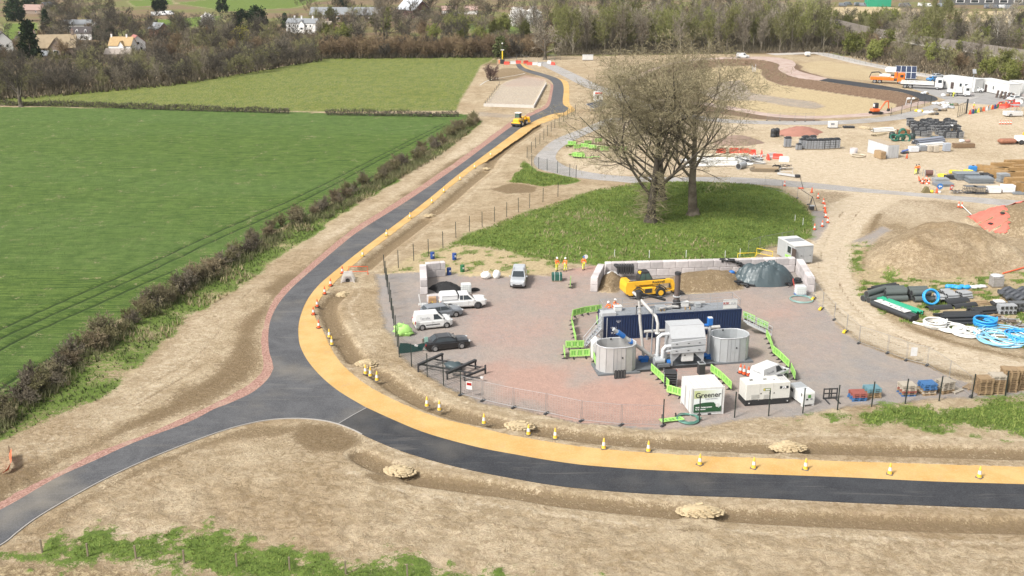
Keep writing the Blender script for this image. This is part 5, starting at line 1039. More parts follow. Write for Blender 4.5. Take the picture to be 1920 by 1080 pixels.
# white cabinet, stair, rib radiators
p = LP(1119,672); t = local_thing('equipment_cabinet','tall white cabinet with sloped top left of the left tank','cabinet',V3((p.x,p.y,0))); mb = MB(); mb.prism([(-.55,.1),(-.55,1.75),(-.1,2.25),(.55,1.9),(.55,.1)],-.5,.5,WHP); mb.build('housing',t); mb = MB(); mb.box((0,-.51,.9),(.9,.02,1.4),CABW); mb.box((.3,-.53,1.0),(.05,.03,.2),DKP); mb.build('door',t)
p = LP(1096,650); t = local_thing('access_stair','light metal stair with handrails climbing to the left end of the navy container','stair',V3((p.x,p.y,0))); mb = MB(); q = V3((-p.x - .2,-p.y + .3,1.35))
for s in (-.45,.45): mb.bar((0,s,.05),(q.x,q.y + s,q.z),.06,.22,GALVL)
for k in range(7): f = (k + .5) / 7; mb.box((q.x * f,q.y * f,q.z * f + .05),(.3,.9,.05),GALV)
mb.build('flight',t); mb = MB()
for s in (-.45,.45):
 mb.tube([(0,s,.9),(q.x,q.y + s,q.z + .95)],.035,GALVL,6); mb.tube([(0,s,.5),(q.x,q.y + s,q.z + .5)],.03,GALVL,6)
 for f in (0,.5,1): mb.tube([(q.x * f,q.y * f + s,q.z * f),(q.x * f,q.y * f + s,q.z * f + .95)],.035,GALVL,6)
mb.build('handrail',t)
p = LP(1396,625); t = local_thing('access_stair','open-mesh metal steps at the right end of the navy container','stair',V3((p.x,p.y,0))); mb = MB()
for s in (-.5,.5): mb.bar((0,s,1.3),(2.6,s - .6,.05),.05,.2,GALVL)
for k in range(7): f = (k + .5) / 7; mb.box((2.6 * f,-.6 * f,1.3 - 1.25 * f),(.3,1.0,.04),GALV)
mb.build('flight',t); mb = MB()
for s in (-.5,.5):
 for hh in (.95,.5): mb.tube([(0,s,1.3 + hh),(2.6,s - .6,.05 + hh)],.03,GALVL,6)
 for f in (0,.25,.5,.75,1): mb.tube([(2.6 * f,s - .6 * f,1.3 - 1.25 * f),(2.6 * f,s - .6 * f,2.25 - 1.25 * f)],.025,GALVL,5)
mb.build('handrail',t)
p = LP(1161,708); t = local_thing('rib_bundle','dark ribbed bundle of coiled hose sections on the ground before the left tank','hose bundle',V3((p.x,p.y - .1,0))); mb = MB()
for k in range(4):
 for h in range(5): mb.tube([(-.42 + k * .28 + .12 * math.cos(q),-.15 + .0,.14 + h * .15 + .12 * math.sin(q)) for q in np.linspace(0,2 * PI,9)],.05,DKP,5)
 mb.box((-.42 + k * .28,-.05,.42),(.2,.3,.8),paint('hose_grey',(.075,.075,.075),.8),bev=.06)
mb.build('ribs',t)
p = LP(1259,726); t = local_thing('tray_stack','black stack of shallow trays with red corner, held in a wire frame','tray stack',V3((p.x,p.y + .5,0)),R(-14)); mb = MB()
for k in range(6): mb.box((0,0,.14 + k * .24),(1.15,1.05,.19),DKP,bev=.05,taper=1.05)
mb.build('trays',t); mb = MB()
for x in (-.6,.6):
 for y in (-.55,.55): mb.bar((x,y,0),(x,y,1.5),.03,.03,GALV)
mb.build('wire_frame',t); mb = MB(); mb.box((.6,.3,1.2),(.05,.3,.5),REDL); mb.build('red_panel',t)
p = LP(1316,703); t = local_thing('heater_pillar','black square pillar with grey top behind the white battery container','pillar',V3((p.x,p.y + .3,0))); mb = MB(); mb.box((0,0,.55),(.62,.62,1.1),DKP,bev=.03); mb.build('housing',t); mb = MB(); mb.box((0,0,1.14),(.66,.66,.08),GALV); mb.box((0,0,1.19),(.45,.45,.03),DKP); mb.build('vent_cap',t)
# battery container
g0,g1 = G(1294,780),G(1355.5,775.8); tg = math.atan2(g1.y - g0.y,g1.x - g0.x); GL = (g1 - g0).length
t = thing('battery_container','white battery container with dark green curved banner and large lettering','container',g0,tg); BW,BH = 2.75,2.62
mb = MB(); mb.box((GL / 2,BW / 2,BH / 2 + .08),(GL - .08,BW - .08,BH - .2),CABW); corrugated(mb,.15,BW - .1,.05,.25,BH - .1,CABW,.3,.04,'y')
for x in (.06,GL - .06):
 for y in (.06,BW - .06): mb.box((x,y,BH / 2),(.16,.16,BH),CABW)
for z in (.12,BH - .06):
 for y in (.03,BW - .03): mb.box((GL / 2,y,z),(GL - .3,.12,.16),CABW)
mb.build('shell',t); mb = MB(); mb.box((GL / 2,BW / 2,BH - .02),(GL - .14,BW - .14,.04),CABW)
for k in range(5): mb.box((.3 + k * (GL - .6) / 4,BW / 2,BH + .012),(.06,BW - .2,.025),paint('rust_streak_cream',(.60,.52,.38),.8))
mb.build('roof',t)
mb = MB(); mb.box((GL / 2,-.045,BH / 2 + .06),(GL - .46,.02,BH - .42),paint('banner_white',(.66,.70,.70),.5)); mb.build('banner',t)
n = N('banner_green_fade'); n.set(.5); n.col(n.mix(n.rng(n.sep(n.co('Generated'))[0],0,.9,0,1,False),(.42,.47,.22),(.66,.70,.68))); mb = MB(); mb.box((GL / 2,-.058,BH / 2 + .72),(GL - .5,.012,.74),n.m); mb.build('banner_tint',t)
xs = np.linspace(.25,GL - .25,12); mb = MB(); mb.prism([(.25,.32)] + [(x,.98 + .26 * math.sin(PI * (.12 + .72 * (x - .25) / (GL - .5))) - .0) for x in xs[:9]] + [(xs[9],.92),(xs[10],.66),(GL - .25,.86),(GL - .25,.32)],-.085,-.062,paint('banner_green',(.018,.075,.030),.5)); mb.build('banner_wave',t)
writing('Greener',.68,INK,t,(GL / 2 + .02,-.07,BH / 2 + .62),(R(90),0,R(0)),bold=.012); writing('Power Solutions',.17,INKG,t,(GL / 2 + .32,-.07,BH / 2 + .26),(R(90),0,0)); writing('Mobile battery power',.17,INKW,t,(.42,-.09,.80),(R(90),0,0),bold=.006,align='LEFT'); writing('for tomorrow',.16,INKW,t,(.42,-.09,.60),(R(90),0,0),bold=.006,align='LEFT')
mb = MB(); mb.prism([(GL - .62 + .16 * math.cos(q),.93 + .19 * math.sin(q)) for q in np.linspace(PI / 6,PI / 6 + 2 * PI,7)[:-1]],-.098,-.086,WHP); mb.build('emblem',t); mb = MB(); mb.tube([(-.06,.4,.3),(-.06,.4,BH - .3)],.03,GALV,5); mb.tube([(-.06,1.5,.3),(-.06,1.5,BH - .3)],.03,GALV,5); mb.build('lock_rods',t)
mb = MB()
for x in (.8,1.75): mb.box((x,-.02,.1),(.3,.1,.14),DKP)
mb.build('fork_pockets',t)
# generator
g0,g1 = G(1396.5,762),G(1480,756); tg = math.atan2(g1.y - g0.y,g1.x - g0.x); GL = (g1 - g0).length; CREAM = paint('generator_cream',(.57,.56,.515),.45,dirt=.12)
t = thing('generator','cream white diesel generator with louvres and badge on a black base','generator',g0,tg)
mb = MB(); mb.box((GL / 2,.85,.26),(GL,1.7,.5),BLK,bev=.03); mb.build('base_tank',t); mb = MB(); mb.box((GL / 2,.85,1.33),(GL - .04,1.66,1.6),CREAM,bev=.05)
for x in (.36,.66): mb.box((GL * x * .99 - .25,.85,1.335),(.05,1.70,1.64),CREAM)
mb.build('canopy',t)
def louvre(x,z,w_,h_):
 m_ = MB(); m_.box((x,0.01,z),(w_,.03,h_),paint('louvre_grey',(.22,.215,.20),.7))
 for k in range(8): m_.box((x,-.008,z - h_ / 2 + (k + .5) * h_ / 8),(w_,.02,.02),CREAM)
 m_.build('louvre',t)
louvre(.92,.84,.72,.44); louvre(1.95,.80,.45,.42)
for x,z in ((1.45,1.15),(2.3,1.15),(2.7,1.12)): mb = MB(); mb.box((x,.015,z),(.1,.04,.1),DKP); mb.build('latch',t)
mb = MB(); mb.box((2.0,.012,1.52),(.68,.02,.22),paint('badge_olive',(.10,.16,.03),.5)); mb.box((1.74,.0,1.52),(.12,.02,.16),PLATE); mb.box((2.06,.0,1.52),(.42,.012,.12),WHP); mb.build('company_plate',t)
mb = MB(); mb.box((GL - .62,.012,1.62),(.82,.02,.24),INK); mb.build('badge_plate',t); writing('JCB',.24,INKW,t,(GL - .62,-.004,1.62),(R(90),0,0),bold=.012); writing('G200',.1,INK,t,(.75,.015,.57),(R(90),0,0))
for c,d in (((.8,.9,2.15),(.3,.2,.04)),((2.1,.9,2.15),(.34,.14,.04)),((2.9,.7,2.15),(.1,.1,.04))): mb = MB(); mb.box(c,d,DKP,bev=.01); mb.build('lifting_eye',t)
mb = MB(); mb.box((GL - .55,.85,2.15),(.8,1.2,.04),CREAM)
for k in range(5): mb.box((GL - .85 + k * .15,.85,2.18),(.03,1.1,.02),INKG)
mb.box((GL - .5,1.35,2.2),(.5,.25,.06),DKP); mb.build('exhaust_grille',t)
for x in (.35,GL - .25): mb = MB(); mb.tube([(x,-.06,.3),(x,.02,.3)],.16,DKP,10); mb.tube([(x,-.07,.3),(x,-.05,.3)],.06,WHP,8); mb.build('lug',t)
# small fuel cube
g0,g1 = G(1505,763.5),G(1527,760.5); tg = math.atan2(g1.y - g0.y,g1.x - g0.x); GL = (g1 - g0).length
t = thing('fuel_tank','small white tank box with grey hatch lid right of the generator','fuel tank',g0,tg); mb = MB(); mb.box((GL / 2,1.25,.72),(GL,2.5,1.15),WHP,bev=.06)
for x in (.12,GL - .12):
 for y in (.2,2.3): mb.box((x,y,.08),(.2,.3,.16),WHP)
mb.build('tank',t); mb = MB(); mb.box((GL / 2,.65,1.325),(GL - .04,1.2,.06),WHP,bev=.02); mb.box((GL / 2,1.9,1.325),(GL - .04,1.1,.06),GALV,bev=.02); mb.box((GL / 2,1.0,1.37),(.6,.5,.03),GALVL); mb.build('lid',t); mb = MB(); mb.box((GL / 2,-.012,.98),(.28,.02,.3),paint('leaf_green_badge',(.08,.25,.05),.5)); mb.box((GL / 2 - .22,-.012,.7),(.22,.02,.14),INK); mb.box((GL / 2 + .22,-.012,.7),(.22,.02,.12),INKG); mb.build('badge',t); mb = MB(); mb.box((-.012,2.0,.9),(.02,.5,.3),DKP); mb.box((-.02,.3,1.1),(.03,.1,.3),DKP); mb.build('side_vent',t)
t = thing('pallet_forks','black fork carriage frame with two tines standing on the gravel','fork frame',G(1556,748),R(5)); mb = MB()
for z in (.1,.55,1.0): mb.box((0,0,z),(1.35,.08,.1),DKP)
for x in (-.62,-.1,.1,.62): mb.box((x,0,.55),(.09,.1,1.05),DKP)
mb.build('carriage',t); mb = MB()
for x in (-.5,.5): mb.box((x,-.6,.06),(.12,1.2,.06),DKP)
mb.build('tines',t)
# ================================================================ BARRIERS, CONES, FENCES
LIME = paint('lime_plastic',(.36,.64,.17),.5,dirt=.15); LIMED = paint('lime_plastic_dark',(.16,.42,.07),.5)
def barrier_bm(mat):
 mb = MB(); mb.box((0,0,.93),(2.0,.05,.13),mat,bev=.02); mb.box((0,0,.30),(2.0,.05,.16),mat,bev=.02)
 for x in (-.95,.95,-.32,.32): mb.box((x,0,.6),(.10 if abs(x) > .5 else .16,.05,.62),mat)
 for k in range(9):
  x = -.85 + k * .2125
  if min(abs(x - .32),abs(x + .32)) > .12: mb.box((x,0,.6),(.05,.035,.52),mat)
 for cx in (-.63,0,.63): mb.box((cx,0,.62),(.40,.02,.46),LIMED if mat is LIME else mat)
 return mb
BAR = None; bgroup = 'lime green barriers round the plant'
def barrier(p,q,label,z=0.0):
 global BAR
 a,b = G(*p),G(*q); d = b - a; loc = (a + b) / 2; loc.z = z
 if BAR is None:
  BAR = thing('barrier',label,'barrier',(0,0,0),0,bgroup); barrier_bm(LIME).build('panel',BAR)
  for x in (-.6,.6): m_ = MB(); m_.prism([(-.32,0),(.32,0),(.1,.1),(.04,.24),(-.04,.24),(-.1,.1)],x - .06,x + .06,BLK,axis='x'); m_.build('foot',BAR)
  BAR.location = loc; BAR.rotation_euler = (0,0,math.atan2(d.y,d.x)); BAR.scale = (max(.85,min(1.15,d.length / 2)),1,1); return BAR
 return dup(BAR,loc,math.atan2(d.y,d.x),label,(max(.85,min(1.15,d.length / 2)),1,1))
for p,q,l in [((1074.6,596),(1095,591),'lime green barrier at the back of the left enclosure, its left end'),((1096,590.5),(1128,586),'lime green barrier at the back of the left enclosure, nearest the navy container'),
 ((1073,598),(1071,614),'lime green barrier on the left side of the left enclosure, furthest of three'),((1073,615),(1076,630),'lime green barrier on the left side of the left enclosure, middle of three'),((1076,631),(1080,646),'lime green barrier on the left side of the left enclosure, nearest of three'),
 ((1060,656),(1095,655),'lime green barrier across the foot of the metal stair, further of the pair'),((1068,673),(1106,671),'lime green barrier across the foot of the metal stair, nearer of the pair'),((1057,664),(1059,674),'lime green barrier end-on at the far left of the pair by the stair'),((1113,677),(1117,688),'lime green barrier end-on between the white cabinet and the left tank'),((1118,603),(1123,622),'lime green barrier end-on beside the left end of the navy container'),
 ((1393,599),(1415,608),'lime green barrier behind the right tank, touching the navy container end'),((1420,612),(1439,620.5),'lime green barrier with grey sticker, second from the navy container on the right'),((1436,633),(1444,648),'lime green barrier on the right run, first after the corner'),((1444,650),(1449,666),'lime green barrier on the right run, second after the corner'),((1450,666),(1462,676),'lime green barrier just above the roof of the slanted white van'),((1462,676),(1479,693),'lime green barrier at the nose of the slanted white van'),((1481,695),(1491,718),'lime green barrier leading down to the small white tank box'),
 ((1220.6,699),(1238,715),'lime green barrier left of the black tray stack, further one'),((1239,716),(1254,731),'lime green barrier left of the black tray stack, nearer one'),((1249.7,739),(1281,748),'lime green barrier meeting the left side of the battery container'),((1332,700),(1352,715),'lime green barrier behind the battery container, further one'),((1353,716),(1371,734),'lime green barrier behind the battery container, nearer one'),((1068.5,546),(1070.5,528),'lime green barrier end-on beside the dark green crate and the workers')]: barrier(p,q,l)
lyb = barrier((1233,786),(1275,781),'lime green barrier lying flat by the coiled hose in front of the fence',.1); lyb.rotation_euler = (R(86),0,lyb.rotation_euler.z)
rnB = random.Random(8)
for i in range(26):      # heap of spare barriers behind the tree
 p = G(1062 + rnB.uniform(0,118),268 + rnB.uniform(0,30)); b = dup(BAR,(p.x,p.y,rnB.choice((0,.12,.24))),rnB.uniform(-.4,.4),'spare lime green barrier in the heap inside the bend of the grey loop road',None,'spare green barriers in the heap'); b.rotation_euler = (rnB.choice((0,0,R(85),R(60))),0,b.rotation_euler.z)
REDP = paint('red_plastic',(.62,.07,.045),.5,dirt=.2); WPL = paint('white_plastic',(.60,.595,.58),.5,dirt=.2)
def wbarrier(label,px,rz,mat,group):
 t = thing('water_barrier',label,'barrier',G(*px),rz,group); mb = MB(); mb.prism([(-.25,0),(.25,0),(.22,.25),(.1,.45),(.09,.95),(-.09,.95),(-.1,.45),(-.22,.25)],-.95,.95,mat,axis='x'); mb.box((-.5,0,.7),(.3,.2,.12),mat); mb.box((.5,0,.7),(.3,.2,.12),mat); mb.build('block',t); mb = MB(); mb.box((0,0,1.0),(1.7,.12,.1),mat,bev=.03); mb.build('top_rail',t); return t
for i,(x,y,r_,k) in enumerate([(1428,292,80,'red'),(1440,299,85,'red'),(1447,296,20,'white'),(1458,298,-20,'red'),(1470,303,-15,'white'),(1408,290,5,'red'),(1395,288,5,'red'),(1376,287,0,'red'),(1352,288,10,'red')]): wbarrier('%s plastic barrier block among the pipes right of the bare trees, %s from the right' % (k,('ninth eighth seventh sixth fifth fourth third second first'.split())[i] if False else ['fifth','fourth','third','second','first','sixth','seventh','eighth','ninth'][i]),(x,y),R(r_),REDP if k == 'red' else WPL,'plastic barrier blocks by the pipes')
for i,(x,y,r_,k) in enumerate([(950,121,0,'red'),(962,120,10,'white'),(972,119,0,'red'),(986,119,30,'red'),(993,122,-5,'red'),(1003,122,0,'white'),(1012,124,-60,'white'),(1030,119,-50,'white'),(1037,122,-50,'red')]): wbarrier('%s barrier block at the far site entrance, %s from the left' % (k,['first','second','third','fourth','fifth','sixth','seventh','eighth','ninth'][i]),(x,y),R(r_),REDP if k == 'red' else WPL,'barrier blocks at the far entrance')
# cones
CONE_RW = [(642,513),(620,536.6),(609,552),(595,575.6),(588,590.5),(598,615.6),(1471,349),(1533.6,372),(1543.7,382),(1546,391),(1548,408),(1552,418),(1541.6,425),(1388,699.5),(1395,702),(1403,704.5),(1527,431),(1797,389),(1803,390)]
CONE_Y = [(617.7,633),(622.5,647),(685.6,701.5),(694.7,706),(707,714),(800.7,762.5),(824,770),(907.5,795),(991,815.5),(1041,822.5),(1132,841.7),(1215.6,847),(1312,872),(1413,878.5),(1510,880.7),(1668,889.5),(1835.7,896),(680,481.5),(725,443),(769,410),(810,381),(832.6,361),(863,338),(890,316),(920,293)]
CONE_R = [(1522,361.5),(1547,398.5),(1756,362),(1700,297)]
def cone(name,label,c1,c2,grp):
 t = thing(name,label,'traffic cone',(0,0,0),0,grp); mb = MB(); mb.lathe([(.20,.05),(.145,.32),(.105,.62),(.05,.95),(.02,.97)],c1,14); mb.build('cone_body',t); mb = MB(); mb.lathe([(.149,.32),(.109,.62)],c2,14); mb.build('reflective_sleeve',t); mb = MB(); mb.box((0,0,.03),(.5,.5,.06),BLK if c1 is not CYEL else paint('cone_base_grey',(.12,.11,.10),.8),bev=.02); mb.build('base',t); return t
CORG = paint('cone_red',(.66,.09,.02),.5); CYEL = paint('cone_yellow',(.72,.44,.05),.5,dirt=.3); CWHT = paint('cone_white',(.62,.61,.6),.4)
ORD = 'first second third fourth fifth sixth seventh eighth ninth tenth eleventh twelfth thirteenth fourteenth fifteenth sixteenth seventeenth eighteenth nineteenth twentieth twenty-first twenty-second twenty-third twenty-fourth twenty-fifth'.split()
cr_ = cone('traffic_cone','',CORG,CWHT,'red and white cones'); cy_ = cone('traffic_cone','',CYEL,CWHT,'yellow and white cones'); co_ = cone('traffic_cone','',CORG,CORG,'plain red cones')
def cones(pr,px,labels):
 for i,p in enumerate(px):
  z = G(*p); z.z = .035 if pr is cy_ or i < 6 and pr is cr_ else 0
  z.z = max(z.z,HZ(z.x,z.y))
  if i == 0: pr.location = z; pr['label'] = labels[0]
  else: dup(pr,z,random.random() * 3,labels[i])
cones(cr_,CONE_RW,['red and white cone on the sandy path edge, %s along from the trench box' % ORD[i] for i in range(6)] + ['red and white cone alone beside the pale road behind the mound'] + ['red and white cone in the line right of the mound, %s from the far end' % ORD[i] for i in range(6)] + ['red and white cone by the right tank, %s of three' % s for s in ('left','middle','right')] + ['red and white cone right at the grass edge, nearest of the mound line','red and white cone by the red netting, left of two','red and white cone by the red netting, right of two'])
cones(cy_,CONE_Y,['yellow and white cone beside the curved trench, %s' % s for s in ('upper of two','lower of two')] + ['yellow and white cone below the sandbag dam on the bend, %s of three' % s for s in ('left','middle','right')] + ['yellow and white cone along the sandy path, %s after the sandbag dam' % ORD[i] for i in range(12)] + ['yellow and white cone on the straight path towards the loader, %s from the near end' % ORD[i] for i in range(8)])
cones(co_,CONE_R,['plain red cone standing just over the pale road behind the mound','plain red cone between red-white ones in the line right of the mound','plain red cone at the edge of the sheet stacks','plain red cone by the foot of the grey container'])
# fences
POST = paint('fence_green_black',(.018,.026,.022),.5)
MESH = None
def wire_mat(name,pitch,w_,c):
 n = N(name); n.set(.5,.3); n.col(c); sp = n.sep(n.co('UV')); u = n.math('FRACT',sp[0]); v = n.math('FRACT',sp[1]); k = n.math('MAXIMUM',n.math('LESS_THAN',u,w_),n.math('LESS_THAN',v,w_)); n.link(k,n.b.inputs['Alpha']); return n.m
def mesh_sheet(name,pts,h,parent,mat,z=.05,pitch=.25):
 me = bpy.data.meshes.new(name); vs = []; uv = []; d = 0
 for i,p in enumerate(pts):
  if i: d += (Vector(p) - Vector(pts[i - 1])).length
  vs += [(p[0],p[1],p[2] + z),(p[0],p[1],p[2] + h)]; uv += [(d / pitch,0),(d / pitch,h / pitch)]
 fs = [(2 * i,2 * i + 2,2 * i + 3,2 * i + 1) for i in range(len(pts) - 1)]; me.from_pydata(vs,[],fs); l = me.uv_layers.new(name='UVMap')
 for lp in me.loops: l.data[lp.index].uv = uv[lp.vertex_index]
 me.materials.append(mat); o = bpy.data.objects.new(name,me); COL.objects.link(o); o.parent = parent; return o
WIRE = wire_mat('weldmesh',.25,.07,(.03,.045,.04)); WIREG = wire_mat('galv_mesh',.2,.045,(.26,.27,.27))
def post_fence(name,label,px,h,group=None,mesh=True,mat=POST,r=.045,wires=0,rail=None):
 P = [G(*p) for p in px]
 for p in P: p.z = HZ(p.x,p.y)
 t = thing(name,label,'fence',P[0],0,group); o = P[0]; L = [p - o for p in P]; me0 = None
 mb = MB(); mb.box((0,0,h / 2),(r * 2,r * 2,h),mat); mb.box((0,0,h + .02),(r * 2.4,r * 2.4,.04),mat); q = mb.build('post',t)
 for p in L[1:]: c = q.copy(); COL.objects.link(c); c.parent = t; c.location = p; c.rotation_euler = (R(RU(-1.2,1.2)),R(RU(-1.2,1.2)),0)
 if mesh: mesh_sheet('mesh',L,h * .97,t,WIRE)
 if wires or rail:
  mb = MB()
  for k in range(wires):
   for a,b in zip(L[:-1],L[1:]): mb.tube([a + V3((0,0,h * (k + 1) / (wires + .5))),b + V3((0,0,h * (k + 1) / (wires + .5)))],.005,GALV,3)
  for k in range(rail or 0):
   for a,b in zip(L[:-1],L[1:]): mb.bar(a + V3((0,0,h * (.42 + .5 * k))),b + V3((0,0,h * (.42 + .5 * k))),.04,.1,mat)
  mb.build('wire' if wires else 'rail',t)
 return t
def lerp_px(a,b,n_):
 A,B = G(*a),G(*b); out = []
 for i in range(n_):
  p = A.lerp(B,i / (n_ - 1)); t_ = p.y * CP + CAMH * SP; out.append((960 + FPX * p.x / t_,540 - FPX * (p.y * SP - CAMH * CP) / t_))
 return out
post_fence('mesh_fence','dark mesh fence running away along the left side of the parked cars',lerp_px((748.6,669),(721,512),11),2.4)
post_fence('mesh_fence','dark mesh fence from the black car corner down past the steel trailer frame',[(748.6,669.5),(772,687.5),(801,707),(832,723),(864,740.5)],2.4)
post_fence('mesh_fence','dark post fence climbing from the blue barrels towards the bare trees',[(747,502),(776,489),(803.5,480),(830.5,465),(855,446),(880,434),(904,426),(927,416),(950,407),(972,398),(993,390),(1018,379),(1046,369)],2.3,mesh=False,wires=0)
post_fence('mesh_fence','dark mesh fence curving round the outside of the grey loop road',lerp_px((1079,213),(1040,240),6)[:-1] + lerp_px((1040,240),(988,296),8) + [(997,311),(1010,317),(1026,320),(1045,325),(1068,330),(1080,333)],2.2)
post_fence('mesh_fence','row of dark bare posts in front of the generator and pallets',[(1243,797),(1311,791),(1377,783),(1441,780),(1505,775),(1570,769),(1634,762.5),(1697,757),(1760.6,751.7),(1822,747),(1884.6,742),(1945,737)],2.4,mesh=False)
TIMB = paint('weathered_timber',(.20,.16,.11),.9,dirt=.3)
post_fence('timber_fence','short weathered timber posts through the grass along the bottom edge',[(79,1036),(165,1043),(255,1047),(345,1055),(444,1062),(543,1068),(648,1074),(764,1082)],.95,mesh=False,mat=TIMB,r=.05)
post_fence('timber_fence','low brown timber rail fence along the wood edge behind the pale soil',lerp_px((1045,106),(1300,103.5),16) + lerp_px((1310,103.4),(1530,98),14),1.1,mesh=False,mat=paint('timber_rail',(.16,.13,.10),.9),r=.06,rail=2)
post_fence('mesh_fence','grey post fence along the pale track below the budding scrub',lerp_px((1535,102),(1690,134),16) + lerp_px((1700,136),(1920,168),18),1.8,mesh=True,mat=paint('post_grey',(.22,.22,.21),.7))
post_fence('mesh_fence','dark post fence on the near right rim of the basin by the excavator',[(1670,218),(1690,214),(1707,209),(1720,204),(1733,199),(1745,195)],2.2,mesh=True)
for i,(a,b) in enumerate([((1438,221),(1438,221))]): pass
# temporary site fencing panels
FGR = paint('fence_grey',(.24,.245,.25),.5,.3)
def heras(label,px,foot=DKP,group=None,sign=None):
 P = [G(*p) for p in px]; t = thing('temporary_fence',label,'fence',P[0]); L = [p - P[0] for p in P]
 for a,b in zip(L[:-1],L[1:]):
  d = (b - a); e = d.normalized() * .06; a2,b2 = a + e,b - e; mb = MB()
  for z in (.15,1.95): mb.tube([a2 + V3((0,0,z)),b2 + V3((0,0,z))],.018,FGR,4)
  for p in (a2,b2): mb.tube([p + V3((0,0,.05)),p + V3((0,0,2.0))],.018,FGR,4)
  mb.build('panel_frame',t); mesh_sheet('mesh',[a2,b2],1.92,t,WIREG,.18)
 for p in L: mb = MB(); mb.box((p.x,p.y,.07),(.65,.24,.13),foot,rz=.9,bev=.03); mb.build('foot',t)
 return t
hf = heras('temporary grey mesh fencing on dark feet along the front of the red gravel',[(864,741),(905,752),(963,765),(1024.5,776),(1090,790),(1165,797.5),(1243,799)])
p0 = G(864,741); mb = MB(); q = (G(880,745) - p0); mb.box((q.x,q.y - .05,1.2),(.55,.03,.75),WPL,rz=-.35); mb.build('notice',hf); mb = MB(); mb.box((q.x,q.y - .075,1.35),(.45,.02,.25),REDL,rz=-.35); mb.build('notice_header',hf)
hf = heras('temporary grey mesh fencing between the red gravel and the curved haul track',[(1512,534),(1527,560),(1542,579),(1564,600),(1587,622),(1610,644),(1664,662.5),(1699,676),(1738,685.5),(1779,712),(1820,744)])
p0 = G(1512,534); q = G(1711,680) - p0; mb = MB(); mb.box((q.x,q.y - .06,1.2),(.62,.03,.9),WPL); mb.build('notice',hf)
YELP = paint('yellow_block',(.72,.52,.03),.5,dirt=.2)
for i,p in enumerate([(1527,560),(1541,579),(1586,622)]):
 t = thing('fence_weight','yellow fence weight at a foot of the haul track fencing, %s from the tank' % ORD[i],'fence weight',G(p[0] - 3,p[1] + 2),1.0,'yellow fence weights'); mb = MB(); mb.box((0,0,.14),(.75,.3,.26),YELP,bev=.06); mb.box((0,0,.3),(.3,.16,.1),YELP,bev=.03); mb.build('block',t); mb = MB(); mb.box((0,-.16,.15),(.3,.02,.1),DKP); mb.build('handle_slot',t)
heras('temporary white mesh fencing panels at the far site entrance',[(946,119),(956,117.5),(968,118),(969,113),(977,112),(987,115.5),(1000,119),(1009,120),(1018,118.5)])
heras('temporary white mesh fencing right of the ivy-wrapped tree at the entrance',[(1028,118),(1030,112),(1040,112.5),(1051,111.5)])
heras('green-tinged mesh fencing panels on the grass behind the long block wall',[(1402,478),(1424,470),(1465,462),(1486,458)])
heras('mesh fencing lying along the right edge of the mound',[(1433,352),(1466,361),(1495,372),(1515,384)])
heras('mesh fencing with small cones on the near rim of the basin',[(1438,226),(1462,227),(1490,228),(1510,228),(1526,227)])
t = thing('site_gate','open green mesh gate leaf with thick black post by the compound','gate',G(1795,221),ang((1795,221),(1811,213))); mb = MB()
Lg = (G(1811,213) - G(1795,221)).length
for k in range(5): mb.bar((Lg * k / 4,0,.1),(Lg * k / 4,0,3.0),.08,.08,POST)
for z in (.2,2.95): mb.bar((0,0,z),(Lg,0,z),.08,.08,POST)
mb.build('gate_frame',t); mb = MB(); mb.box((Lg + .2,0,1.8),(.35,.35,3.6),DKP); mb.build('gate_post',t)
# pedestrian guard rails (yellow tube)
for px,rz,lb,m in (((1399,488),.15,'yellow tubular guard rail behind the tarpaulin heap, left of two',YELP),((1433,482),-.75,'yellow tubular guard rail behind the tarpaulin heap, right of two',YELP),((1474,325),.1,'white and yellow tubular guard rail by the rusty mat stack',WPL),((672,514),0.05,'thin orange tubular guard rail beside the trench box',CORG)):
 t = thing('guard_rail',lb,'guard rail',G(*px),rz); mb = MB(); mb.tube([(-1.2,0,0),(-1.2,0,1.0),(1.2,0,1.0),(1.2,0,0)],.05,m,6); mb.tube([(-1.2,0,.35),(1.2,0,.35)],.04,m,6)
 mb.build('frame',t); mb = MB(); mb.box((-1.2,0,.03),(.1,.6,.05),m); mb.box((1.2,0,.03),(.1,.6,.05),m); mb.build('feet',t)
